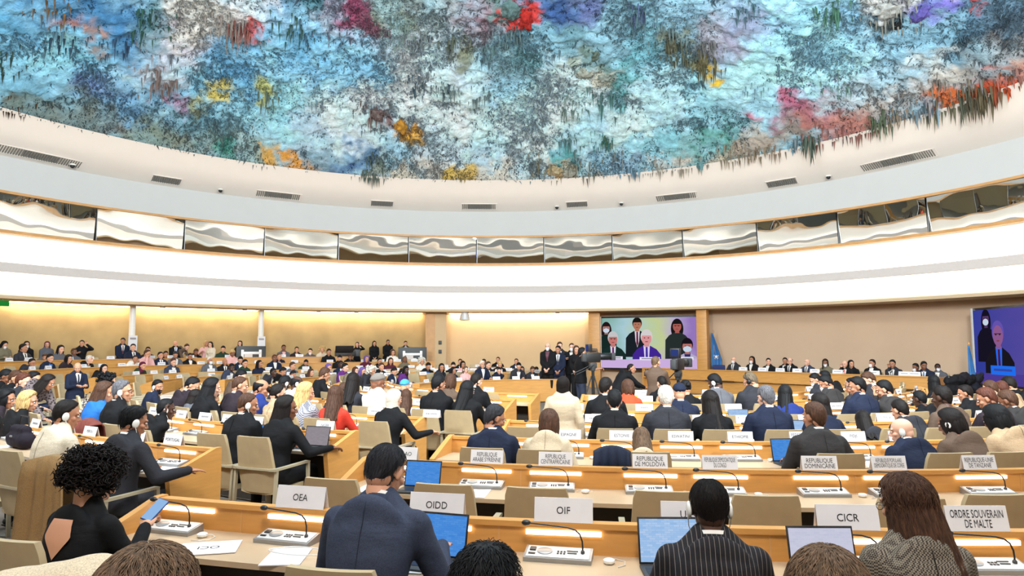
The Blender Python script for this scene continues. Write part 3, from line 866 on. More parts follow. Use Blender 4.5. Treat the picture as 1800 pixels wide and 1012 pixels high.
# big crusts of paint
for k, (x, y, w, h, c, c2) in enumerate([(1030, 132, 34, 20, (186, 186, 170), (150, 160, 150)), (1062, 140, 22, 16, (176, 180, 166), (140, 156, 150)), (975, 302, 30, 20, (196, 186, 160), (190, 160, 110)), (1000, 306, 24, 18, (190, 186, 168), (150, 150, 140)), (664, 205, 22, 26, (150, 140, 136), (92, 50, 50)), (706, 225, 22, 26, (222, 166, 66), (190, 130, 50)), (900, 20, 36, 34, (110, 138, 136), (90, 120, 120)), (925, 36, 26, 34, (206, 58, 46), (170, 40, 40)), (1565, 22, 60, 26, (206, 204, 196), (170, 176, 176)), (1618, 26, 20, 34, (120, 108, 190), (96, 90, 170)), (1580, 46, 20, 16, (44, 46, 46), (30, 30, 30)), (1045, 100, 22, 22, (112, 124, 108), (90, 110, 100)), (1180, 84, 16, 26, (112, 110, 88), (96, 100, 84)), (1235, 112, 20, 26, (124, 116, 82), (110, 108, 80))]):
    p = dome_hit(x, y)
    D = p.y
    bm = bmesh.new()
    bmesh.ops.create_icosphere(bm, subdivisions=4, radius=1)
    cols = []
    for v in bm.verts:
        d_ = v.co.normalized()
        f = 1 + .45 * mnoise.noise(d_ * 2.1 + Vector((k * 7, 0, 0))) + .2 * mnoise.noise(d_ * 5 + Vector((0, k * 3, 0)))
        v.co = Vector((d_.x * w * D / FPX * .5 * f, d_.y * h * D / FPX * .9 * f, d_.z * h * D / FPX * .42 * f))
        t = .5 + .5 * mnoise.noise(d_ * 2.5 + Vector((k, 5, 0)))
        cols.append([srgb(*c)[i] * (1 - t) + srgb(*c2)[i] * t for i in range(3)])
    me = bpy.data.meshes.new('paint_crust'); bm.to_mesh(me); bm.free()
    for pl in me.polygons: pl.use_smooth = True
    me.materials.append(M['drip']); colour_attr(me, 'pigment', np.array(cols))
    o = link('paint_crust', me, ceiling); o.location = p + Vector((0, 0, .06))
# ------------------------------------------------------------------ desk rows
QF = 0.6                            # the far block is flattened towards the back wall
def dpos(phi, rw, off=0.0, z=0.0):
    """point on a desk row's curve, shifted off metres away from the podium side"""
    if isinstance(rw, str): rw = ROWS[rw]
    R = rw['R']
    sn, cs = math.sin(phi), math.cos(phi)
    if cs >= 0: return Vector((FC.x - (R + off) * sn, FC.y - (R + off) * cs, z))
    n = Vector((-sn, -cs / QF)).normalized()
    return Vector((FC.x - R * sn + n.x * off, FC.y - R * cs * QF + n.y * off, z))
def rot(phi):
    """turn of something on the row that faces the podium"""
    c = math.cos(phi)
    return -phi if c >= 0 else math.atan2(-math.sin(phi), c / QF)
R_ = math.radians
ROWS = {}
def row(key, Rr, p0, p1, floor, ph, phrase):
    ROWS[key] = dict(key=key, R=Rr, p0=R_(p0), p1=R_(p1), f=floor, ph=ph, phrase=phrase, taken=[], signs=[])
CB = [('C1', 15.52, 18.3, -14, 'the desk nearest the camera'), ('C2', 13.8, 16.3, -20, 'the second desk from the camera'), ('C3', 12.25, 15.5, -26, 'the third desk from the camera'), ('C4', 10.65, 14.5, -40, 'the fourth desk from the camera'), ('C5', 9.1, 13.5, -55, 'the fifth desk from the camera'), ('C6', 7.5, 12.5, -62, 'the sixth desk from the camera'), ('C7', 6.0, 12, -70, 'the seventh desk from the camera')]
for k, r, a, b, ph in CB: row(k, r, b, a, 0, .90, ph)
LB = [('L1', 13.8, 23.2), ('L2', 12.25, 21.2), ('L3', 10.65, 21.2), ('L4', 9.1, 20.2), ('L5', 7.5, 20.5), ('L6', 6.0, 21)]
for i, (k, r, a) in enumerate(LB): row(k, r, a, 80, 0, .90, 'the %s desk of the left block' % ordinal(i + 1))
FB = [('F1', 5.4, 100, 170, 0, .75), ('F2', 7.2, 94, 172, 0, .9), ('F3', 8.9, 90, 172, 0, .9), ('F4', 10.6, 89, 172, 0, .9), ('F5', 12.3, 88, 170, 0, .9), ('F6', 14.0, 88, 168, .07, .9), ('F7', 15.6, 86, 158, .28, .9), ('F8', 17.2, 84, 147, .46, .92)]
for i, (k, r, a, b, f, ph) in enumerate(FB): row(k, r, a, b, f, ph, 'the %s desk of the far block' % ('innermost' if i == 0 else 'topmost' if i == 7 else ordinal(i + 1)))

def arc_box(b, key, r0, r1, z0, z1, p0, p1, O, m=0, step=.25):
    rw = ROWS[key]
    n = max(1, int(abs(p1 - p0) * rw['R'] / step))
    P = []
    for i in range(n + 1):
        ph = p0 + (p1 - p0) * i / n
        P.append([dpos(ph, rw, rr - rw['R'], zz) - O for rr, zz in ((r0, z0), (r1, z0), (r1, z1), (r0, z1))])
    v0 = len(b.v)
    b.grid(P, m, True, False)
    e = len(b.v)
    b.f.append((v0 + 3, v0 + 2, v0 + 1, v0)); b.m.append(m); b.sm.append(False)
    b.f.append((e - 4, e - 3, e - 2, e - 1)); b.m.append(m); b.sm.append(False)
def in_frame(p, mx=40):
    if p.y < .8: return False
    x, y = project(p)
    return -mx < x < 1800 + mx and y < 1050
def build_row(key, seats):
    rw = ROWS[key]
    R, f, ph, p0, p1 = rw['R'], rw['f'], rw['ph'], rw['p0'], rw['p1']
    O = dpos((p0 + p1) / 2, rw, .2, f)
    root = empty('curved_desk', O)
    tag(root, '%s: long curved pale wood conference desk with lit back panel' % rw['phrase'][4:], 'desk', 'curved conference desks')
    b = MB(); arc_box(b, key, R, R + .03, f + .03, f + ph - .03, p0, p1, O); b.build('front_panel', M['wood'], root)
    b = MB(); arc_box(b, key, R - .025, R + .045, f + ph - .03, f + ph, p0, p1, O); b.build('top_rail', M['wood_trim'] if False else M['wood'], root)
    b = MB(); arc_box(b, key, R + .03, R + .52, f + .70, f + .73, p0, p1, O); b.build('worktop', M['worktop'], root)
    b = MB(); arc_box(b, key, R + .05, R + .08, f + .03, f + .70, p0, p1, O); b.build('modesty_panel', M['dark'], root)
    for e, s in ((p0, 1), (p1, -1)):
        t = .05 / R * s
        pr = [(R - .03, 0.0), (R - .03, ph + .008), (R + .035, ph + .008), (R + .545, .74), (R + .545, .70), (R + .44, 0)]
        a = [dpos(e, rw, rr - R, f + zz) - O for rr, zz in pr]
        c = [dpos(e - t, rw, rr - R, f + zz) - O for rr, zz in pr]
        n = len(pr)
        MB().add(a + c, [tuple(range(n)), tuple(range(2 * n - 1, n - 1, -1))] + [(k, (k + 1) % n, n + (k + 1) % n, n + k) for k in range(n)]).build('end_panel', M['wood'], root)
    b = MB()
    for i in range(0, len(seats) - 1, 2):
        ph_ = (seats[i] + seats[i + 1]) / 2
        arc_box(b, key, R + .029, R + .0315, f + .73, f + ph - .03, ph_ - .004 / R, ph_ + .004 / R, O)
        arc_box(b, key, R - .0015, R + .001, f + .03, f + ph - .03, ph_ - .004 / R, ph_ + .004 / R, O)
    if b.v and key[0] != 'F': b.build('panel_seam', M['wood_trim'], root)
    for s in seats:
        if ph < .8: break
        if not in_frame(dpos(s, rw, 0, f + ph), 60): continue
        b = MB(); arc_box(b, key, R + .031, R + .046, f + ph - .068, f + ph - .044, s - .205 / R, s + .205 / R, O, step=.1)
        b.build('lamp_strip', M['strip'], root)
    return root

# raised tiers under the last rows of the far block
def build_tier(key, o0, o1, n):
    rw = ROWS[key]; z = rw['f']
    rows = []
    for i in range(61):
        ph = rw['p0'] - .12 + (rw['p1'] - rw['p0'] + .2) * i / 60
        row_ = []
        for o, zz in ((o0, 0), (o0, z), (o1, z)):
            p = dpos(ph, rw, o, zz)
            r = math.hypot(p.x - RC.x, p.y - RC.y); k = min(1, 21.9 * HK / r)
            row_.append((RC.x + (p.x - RC.x) * k, RC.y + (p.y - RC.y) * k, zz))
        rows.append(row_)
    struct(MB().grid(rows, 0, False, False).build('floor_tier_%d' % n, M['platform'], recalc=False), 'carpeted raised tier of the far block')
build_tier('F6', -.35, 1.3, 1); build_tier('F7', -.35, 1.3, 2); build_tier('F8', -.35, 3.6, 3)
# pixel helpers on a row
def ring_hits(x, y, rw, off=0.0):
    """where the sight line of a pixel column crosses a row"""
    d = px_dir(x, y)
    a_, b_ = rw['R'] + off, rw['R'] * QF + off
    out = []
    for far in (0, 1):
        A, B = (a_, b_) if far else (a_, a_)
        dx, dy, ox, oy = d.x / A, d.y / B, -FC.x / A, -FC.y / B
        a = dx * dx + dy * dy; b = 2 * (ox * dx + oy * dy); c = ox * ox + oy * oy - 1
        q = b * b - 4 * a * c
        if q < 0: continue
        for s in (-1, 1):
            t = (-b + s * math.sqrt(q)) / (2 * a)
            p = Vector((d.x * t, d.y * t, 0))
            if p.y < 1 or (p.y > FC.y) != bool(far): continue
            out.append((math.atan2((FC.x - p.x) / A, (FC.y - p.y) / B), p))
    return out
def phi_at(key, x, y, off=0.0):
    rw = ROWS[key]
    hs = [h for h in ring_hits(x, y, rw, off) if rw['p0'] - .12 <= h[0] <= rw['p1'] + .12]
    return hs[0][0] if hs else None

# ------------------------------------------------------------------ chairs
def make_chair():
    root = empty('conference_chair')
    b = MB()
    P = []
    for i in range(9):
        t = i / 8
        y = -.215 + .43 * t
        P.append([((.215 - .01 * t) * (2 * j / 8 - 1), y, .44 + .018 * abs(2 * j / 8 - 1) ** 3 + .012 * math.sin(t * PI) * -1) for j in range(9)])
    Q = [[(x, y, z - .05) for x, y, z in r] for r in P]
    b.grid(P); b.grid(Q)
    for ra, rb in ((P[0], Q[0]), (P[-1], Q[-1]), ([r[0] for r in P], [r[0] for r in Q]), ([r[-1] for r in P], [r[-1] for r in Q])): b.grid([ra, rb])
    b.build('seat', M['chair'], root)
    def back(z0, z1, hw0, hw1, t, name):
        b = MB()
        P, Q = [], []
        for i in range(7):
            k = i / 6
            z = z0 + (z1 - z0) * k
            hw = hw0 + (hw1 - hw0) * k
            if k > .9: hw -= .012
            yb = -.215 - (z - .44) * .20
            P.append([(hw * (2 * j / 8 - 1), yb - .022 * (1 - (2 * j / 8 - 1) ** 2), z) for j in range(9)])
            Q.append([(hw * (2 * j / 8 - 1), yb + t - .022 * (1 - (2 * j / 8 - 1) ** 2), z) for j in range(9)])
        b.grid(P); b.grid(Q)
        for ra, rb in ((P[0], Q[0]), (P[-1], Q[-1]), ([r[0] for r in P], [r[0] for r in Q]), ([r[-1] for r in P], [r[-1] for r in Q])): b.grid([ra, rb])
        return b.build(name, M['chair'], root)
    back(.655, .965, .222, .198, .035, 'backrest')
    back(.41, .645, .205, .225, .03, 'lower_back')
    for s in (-1, 1):
        x = s * .255
        MB().bar([(s * .2, -.285, .65), (x, -.265, .65), (x, -.10, .655), (x, .2, .665), (x, .225, .66)], .042, .022).build('armrest', M['frame'], root)
        MB().bar([(x, .215, .66), (x, .235, 0)], .026, .032).build('leg', M['frame'], root)
        MB().bar([(x, -.245, .65), (x, -.285, 0)], .026, .032).build('leg', M['frame'], root)
    MB().bar([(-.25, 0, .40), (.25, 0, .40)], .03, .02).build('seat_rail', M['frame'], root)
    MB().bar([(-.215, -.285, .65), (.215, -.285, .65)], .03, .018).build('back_rail', M['frame'], root)
    return root
def make_far_chair(src):
    b = MB()
    for ch in src.children:
        k = len(b.v)
        b.v += [tuple(v.co) for v in ch.data.vertices]
        for p in ch.data.polygons:
            b.f.append(tuple(i + k for i in p.vertices)); b.m.append(0 if ch.data.materials[0] == M['chair'] else 1); b.sm.append(False)
    return b.mesh('conference_chair', [M['chair'], M['frame']], recalc=False)

# ------------------------------------------------------------------ signs
TXT = {}
def text_mesh(body, w, h, mat):
    key = (body, round(w, 3), round(h, 3))
    if key in TXT: return TXT[key]
    cu = bpy.data.curves.new('lettering', 'FONT')
    cu.body = body
    cu.align_x = 'CENTER'; cu.align_y = 'CENTER'
    cu.size = 1.0
    cu.space_line = .86
    cu.resolution_u = 3
    o = bpy.data.objects.new('lettering', cu)
    col.objects.link(o)
    bpy.context.view_layer.update()
    me = bpy.data.meshes.new_from_object(o.evaluated_get(bpy.context.evaluated_depsgraph_get()))
    bpy.data.objects.remove(o)
    co = np.zeros(len(me.vertices) * 3); me.vertices.foreach_get('co', co); co = co.reshape(-1, 3)
    mn, mx = co.min(0), co.max(0)
    nl = body.count('\n') + 1
    sy = min(h / (mx[1] - mn[1]), h * .62 if nl == 1 else h)
    sx = min(w / (mx[0] - mn[0]), sy * .92)
    co = (co - (mn + mx) / 2) * [sx, sy, 1]
    out = np.stack([co[:, 0], co[:, 2] * 0, co[:, 1]], -1)
    me.vertices.foreach_set('co', out.ravel())
    me.materials.clear(); me.materials.append(mat)
    me.name = 'lettering'
    me.update()
    TXT[key] = me
    return me
def card_mesh(w, h):
    b = MB()
    d = .032
    b.poly([(-w / 2, -d, 0), (w / 2, -d, 0), (w / 2, -.002, h), (-w / 2, -.002, h)], (0, .0025, 0))
    b.poly([(-w / 2, d, 0), (w / 2, d, 0), (w / 2, .002, h), (-w / 2, .002, h)], (0, -.0025, 0))
    return b.mesh('card', M['paper'])
CARD = card_mesh(.32, .125)
def bars_mesh(w, seed):
    q = random.Random(seed)
    b = MB()
    x = -w / 2
    while x < w / 2:
        l = q.uniform(.012, .03)
        b.poly([(x, 0, -.014), (x + l, 0, -.014), (x + l, 0, .014), (x, 0, .014)])
        x += l + .006
    return b.mesh('lettering', M['faint_ink'], recalc=False)
BARS = [bars_mesh(q, i) for i, q in enumerate((.13, .18, .22))]
SIGNK = {'C1': 1.0, 'C2': .85}
def sign(key, phi, text=None, side=1, dz=0.0, lab=None, w=.27, h=.085):
    """tent card on the top rail; text=None gives lettering too small to read"""
    rw = ROWS[key]
    root = empty('name_card', dpos(phi, rw, .01, rw['f'] + rw['ph'] + .001), rot(phi))
    k_ = SIGNK.get(key, .78)
    root.scale = (k_, k_, k_)
    tilt = math.atan2(.03, .125)
    c = link('card', CARD, root)
    for sd in ((1,) if side == 1 else (-1,) if side == -1 else (1, -1)):
        if text: me = text_mesh(text, w, h, M['ink'])
        else: me = BARS[int(abs(phi) * 1000) % 3]
        t = link('lettering', me, root)
        # outward (user) side is local -Y, far side local +Y
        t.location = (0, -sd * .0192, .062)
        t.rotation_euler = (-sd * tilt, 0, 0) if sd == 1 else (tilt, 0, PI)
    tag(root, lab, 'sign', 'name cards on the desks')
    rw['signs'].append(root)
    return root

# ------------------------------------------------------------------ microphone consoles, earpieces, laptops, papers
def make_console():
    root = empty('microphone_console')
    b = MB()
    b.poly([(-.18, -.065, 0), (-.18, .065, 0), (-.18, .065, .05), (-.18, -.065, .022)], (.36, 0, 0))
    b.build('base', M['grey'], root)
    T = Matrix.Translation((0, 0, .037)) @ Euler((math.atan2(.028, .13), 0, 0)).to_matrix().to_4x4()
    MB().box((0, 0, 0), (.335, .11, .006), M=T, bev=.002).build('face_plate', M['pale'], root)
    MB().lathe([(.034, 0), (.034, .004), (.028, .006)], n=20, M=T @ Matrix.Translation((-.072, .0, .003)) @ Matrix.Scale(1.25, 4, (1, 0, 0))).build('speaker_grille', M['grey'], root)
    MB().box((-.138, .016, .006), (.034, .034, .008), M=T, bev=.003).build('push_button', M['black'], root)
    MB().box((-.138, -.03, .005), (.036, .012, .005), M=T).build('card_slot', M['black'], root)
    b = MB()
    for i in range(3):
        for j in range(2): b.box((.0 + i * .017, -.018 + j * .02, .005), (.011, .009, .005), M=T)
    b.box((.075, -.01, .005), (.05, .008, .004), M=T)
    b.box((.075, .012, .005), (.06, .006, .004), M=T)
    b.build('keypad', M['charcoal'], root)
    g = [(.13, .0, .03), (.13, .0, .07), (.128, .002, .10), (.115, .006, .135), (.09, .01, .155), (.05, .013, .165), (0, .016, .168), (-.08, .02, .172), (-.155, .022, .176)]
    MB().tube(g, .0045, 8).build('gooseneck', M['black'], root)
    MB().lathe([(.014, .03), (.011, .036), (.011, .05), (.006, .056)], c=(.13, 0, 0), n=12).build('gooseneck_socket', M['charcoal'], root)
    b = MB().ellipsoid((-.178, .023, .177), (.026, .015, .015))
    b.build('microphone_head', M['black'], root)
    return root
def make_earpiece():
    root = empty('earpiece')
    b = MB().lathe([(.0, 0), (.022, .0), (.03, .008), (.03, .02), (.02, .026), (0.001, .026)], n=18)
    b.build('ear_cup', M['white'], root)
    q = MB().tube([(.03, 0, .012), (.05, -.01, .01), (.06, -.05, .004), (.02, -.09, .003), (-.04, -.075, .003), (-.07, -.03, .003)], .0022, 6).build('cable', M['pale'], root)
    return root
def make_laptop(scr, w=.32):
    root = empty('laptop')
    d = w * .68
    MB().box((0, 0, .009), (w, d, .016), bev=.005).build('keyboard_base', M['charcoal'], root)
    T = Matrix.Translation((0, d / 2, .016)) @ Euler((math.radians(-14), 0, 0)).to_matrix().to_4x4()
    lid = MB().box((0, 0, d / 2), (w, .008, d), M=T, bev=.003).build('lid', M['black'], root)
    MB().box((0, -.0052, d / 2), (w - .018, .001, d - .022), M=T).build('screen', scr, lid)
    MB().box((0, -.005, .018), (w - .04, d * .5, .003)).build('keys', M['black'], root)
    return root
def screen_mat(name, c0, c1, s):
    m = bpy.data.materials.new(name)
    m.use_nodes = True
    nt = m.node_tree
    nt.nodes.clear()
    tc = N(nt, 'ShaderNodeTexCoord')
    bk = N(nt, 'ShaderNodeTexBrick')
    bk.inputs['Scale'].default_value = 5
    bk.inputs['Color1'].default_value = c0 + (1,); bk.inputs['Color2'].default_value = c1 + (1,); bk.inputs['Mortar'].default_value = c0 + (1,)
    e = N(nt, 'ShaderNodeEmission'); e.inputs[1].default_value = s
    o = N(nt, 'ShaderNodeOutputMaterial')
    nt.links.new(tc.outputs['Generated'], bk.inputs['Vector'])
    nt.links.new(bk.outputs['Color'], e.inputs[0]); nt.links.new(e.outputs[0], o.inputs[0])
    return m
SCR = {'blue': screen_mat('blue_screen', srgb(70, 140, 225), srgb(90, 155, 230), .9), 'doc': screen_mat('document_screen', srgb(150, 190, 235), srgb(185, 208, 240), .95), 'pale': screen_mat('pale_screen', srgb(205, 206, 226), srgb(196, 198, 220), .95), 'grey': screen_mat('grey_screen', srgb(150, 142, 150), srgb(160, 152, 158), .9)}
# ------------------------------------------------------------------ people: shapes
def voxel(mb, v, it=4, fac=.5):
    me = mb.mesh('tmp', [], recalc=True, sharp=0)
    o = bpy.data.objects.new('tmp', me)
    col.objects.link(o)
    r = o.modifiers.new('r', 'REMESH'); r.mode = 'VOXEL'; r.voxel_size = v; r.adaptivity = 0
    if it:
        s = o.modifiers.new('s', 'SMOOTH'); s.factor = fac; s.iterations = it
    bpy.context.view_layer.update()
    ev = o.evaluated_get(bpy.context.evaluated_depsgraph_get())
    m2 = bpy.data.meshes.new_from_object(ev)
    V = np.zeros(len(m2.vertices) * 3); m2.vertices.foreach_get('co', V)
    F = [tuple(p.vertices) for p in m2.polygons]
    bpy.data.objects.remove(o); bpy.data.meshes.remove(me); bpy.data.meshes.remove(m2)
    return V.reshape(-1, 3), F
class Geo:
    """joins finished pieces of geometry into one mesh with a tint attribute"""
    def __init__(s): s.V, s.F, s.T, s.n = [], [], [], 0
    def add(s, V, F, T=None, M_=None):
        V = np.asarray(V, float)
        if M_ is not None:
            A = np.array(M_); V = V @ A[:3, :3].T + A[:3, 3]
        s.V.append(V); s.F += [tuple(i + s.n for i in f) for f in F]
        s.T.append(np.ones((len(V), 3)) if T is None else T)
        s.n += len(V)
        return s
    def mesh(s, name, mats, tint=False, sharp=0):
        me = bpy.data.meshes.new(name)
        V = np.concatenate(s.V)
        me.from_pydata(V.tolist(), [], s.F)
        me.polygons.foreach_set('use_smooth', [True] * len(me.polygons))
        for mt in (mats if isinstance(mats, list) else [mats]): me.materials.append(mt)
        if tint: colour_attr(me, 'tint', np.concatenate(s.T))
        me.update()
        if sharp: me.set_sharp_from_angle(angle=math.radians(sharp))
        return me
HC = Vector((0, -.012, .030))            # skull centre in head coordinates
HR = Vector((.0785, .099, .092))
def head_geo(v):
    b = MB()
    b.ellipsoid(HC, (.0755, .0965, .0895), nu=28, nv=18)
    b.ellipsoid((0, .022, -.035), (.060, .068, .078), nu=24, nv=14)
    b.ellipsoid((0, -.042, -.028), (.062, .060, .062), nu=24, nv=14)
    b.ellipsoid((0, .030, -.078), (.046, .050, .038), nu=20, nv=12)
    b.ellipsoid((0, .066, -.101), (.020, .018, .016))
    b.capsule((0, .086, .018), .009, (0, .108, -.026), .0125)
    for s in (-1, 1):
        b.ellipsoid((s * .011, .098, -.031), (.0085, .010, .0075))
        b.ellipsoid((s * .030, .077, .032), (.026, .014, .010))
        b.ellipsoid((s * .045, .056, -.020), (.022, .026, .020))
        b.capsule((s * .012, .088, -.062), .0085, (s * .001, .092, -.062), .0095)
        b.ellipsoid((s * .077, -.010, .0), (.008, .019, .030), R=Euler((-.15, 0, s * -.35)).to_matrix())
        b.ellipsoid((s * .074, -.004, -.022), (.007, .010, .012))
    b.ellipsoid((0, .087, -.071), (.017, .010, .0075))
    V, F = voxel(b, v, 3, .5)
    for s in (-1, 1):
        d = (V - np.array((s * .031, .086, .008))) / np.array((.019, .03, .012))
        V[:, 1] -= .011 * np.exp(-(d ** 2).sum(1))
    d = (V - np.array((0, .095, -.0655))) / np.array((.022, .03, .0022))
    V[:, 1] -= .004 * np.exp(-(d ** 2).sum(1))
    T = np.ones((len(V), 3))
    d = (V - np.array((0, .098, -.0655))) / np.array((.023, .018, .011))
    w = np.exp(-(d ** 2).sum(1) * 1.2)[:, None]
    T = T * (1 - w) + np.array((.86, .55, .52)) * w
    for c in ((-.05, .06, -.03), (.05, .06, -.03), (0, .11, -.025)):
        d = (V - np.array(c)) / .03
        w = .35 * np.exp(-(d ** 2).sum(1))[:, None]
        T = T * (1 - w) + np.array((1.0, .80, .76)) * w
    return V, F, T
def hand_geo(kind, v=.0042):
    """right hand: wrist at the origin, fingers along +Y, palm down"""
    b = MB()
    b.ellipsoid((.0, .046, .0), (.041, .052, .0145), nu=20)
    b.capsule((0, -.03, 0), .024, (0, .02, 0), .026)
    b.ellipsoid((-.026, .035, -.008), (.018, .032, .014))
    curl = {'flat': .22, 'relaxed': .5, 'grip': 1.05}[kind]
    for i, (x, L, sp) in enumerate(((-.029, .070, .10), (-.010, .079, .03), (.010, .073, -.04), (.029, .057, -.13))):
        p = Vector((x, .083 - abs(x) * .18, 0)); a = curl * (.35 + .08 * i); r = .0092 - .0006 * i
        yaw = sp
        for k, f in enumerate((.46, .31, .23)):
            d = Vector((math.sin(-yaw) * -1 * -1 * math.cos(a), math.cos(yaw) * math.cos(a), -math.sin(a)))
            q = p + d * (L * f)
            b.capsule(p, r, q, r * .9, 10)
            p = q; r *= .9; a += curl * (.75 + .05 * i)
    t = [Vector((-.026, .018, -.004)), Vector((-.052, .046, -.014)), Vector((-.058, .074, -.022 - .012 * curl)), Vector((-.050, .096, -.030 - .02 * curl))]
    for k in range(3): b.capsule(t[k], .0125 - .0016 * k, t[k + 1], .0112 - .0016 * k, 10)
    return voxel(b, v, 2, .4)
HAND = {}
def hand(kind):
    if kind not in HAND: HAND[kind] = hand_geo(kind)
    return HAND[kind]
HEADS = {}
def head(v):
    if v not in HEADS: HEADS[v] = head_geo(v)
    return HEADS[v]
def ik(S, T, a, b, pole):
    d = T - S
    L = min(d.length, a + b - .008)
    n = d.normalized()
    T = S + n * L
    x = (a * a - b * b + L * L) / (2 * L)
    h = math.sqrt(max(a * a - x * x, 0))
    p = pole - n * pole.dot(n)
    p.normalize()
    return S + n * x + p * h, T
POSE = {
 'work': dict(lean=16, pitch=12, L=(-.19, .37, .775), R=(.18, .39, .775)),
 'read': dict(lean=24, pitch=32, L=(-.12, .40, .775), R=(.14, .41, .775)),
 'up': dict(lean=5, pitch=2, L=(-.17, .34, .775), R=(.19, .35, .775)),
 'back': dict(lean=-4, pitch=0, L=(-.15, .26, .58), R=(.15, .26, .58)),
 'chin': dict(lean=20, pitch=8, L=(-.15, .38, .775), R=(.06, .27, 1.08), hr=(0, .2, 1), gr='grip'),
 'face': dict(lean=22, pitch=20, L=(-.06, .30, 1.07), R=(.06, .30, 1.07), hr=(0, .1, 1), hl=(0, .1, 1), gr='relaxed'),
 'phone': dict(lean=15, pitch=24, L=(-.14, .34, .80), R=(.10, .40, .88), hr=(-.2, .8, .5), gr='grip'),
 'deep': dict(lean=42, pitch=22, L=(-.2, .46, .775), R=(.2, .46, .775)),
 'side': dict(lean=18, pitch=6, L=(-.16, .38, .775), R=(.42, .36, .775)),
 'stand': dict(stand=1, lean=3, pitch=8, L=(-.07, .22, .98), R=(.07, .23, .97), hr=(-.6, .5, -.6), hl=(.6, .5, -.6), gr='grip'),
 'hang': dict(stand=1, lean=2, pitch=4, L=(-.27, .05, .84), R=(.27, .05, .84), hr=(0, .2, -1), hl=(0, .2, -1), gr='relaxed'),
 'tohead': dict(stand=1, lean=0, pitch=0, L=(-.13, .16, 1.58), R=(.20, .22, 1.25), hr=(-.5, .4, .5), hl=(.2, .1, 1), gr='relaxed'),
 'read_standing': dict(stand=1, lean=6, pitch=28, L=(-.10, .30, 1.18), R=(.10, .32, 1.18), hr=(-.3, .9, .1), hl=(.3, .9, .1), gr='grip'),
 'operate': dict(stand=1, lean=4, pitch=0, L=(-.06, .46, 1.40), R=(.16, .44, 1.22), hr=(0, 1, .1), hl=(0, 1, .1), gr='grip'),
 'bend': dict(stand=1, lean=52, pitch=2, L=(-.10, .72, .98), R=(.14, .72, .98), hr=(0, 1, .1), hl=(0, 1, .1), gr='grip'),
 'bow': dict(stand=1, lean=66, pitch=30, L=(-.16, .62, .76), R=(.16, .62, .76)),
}
BODY = {}
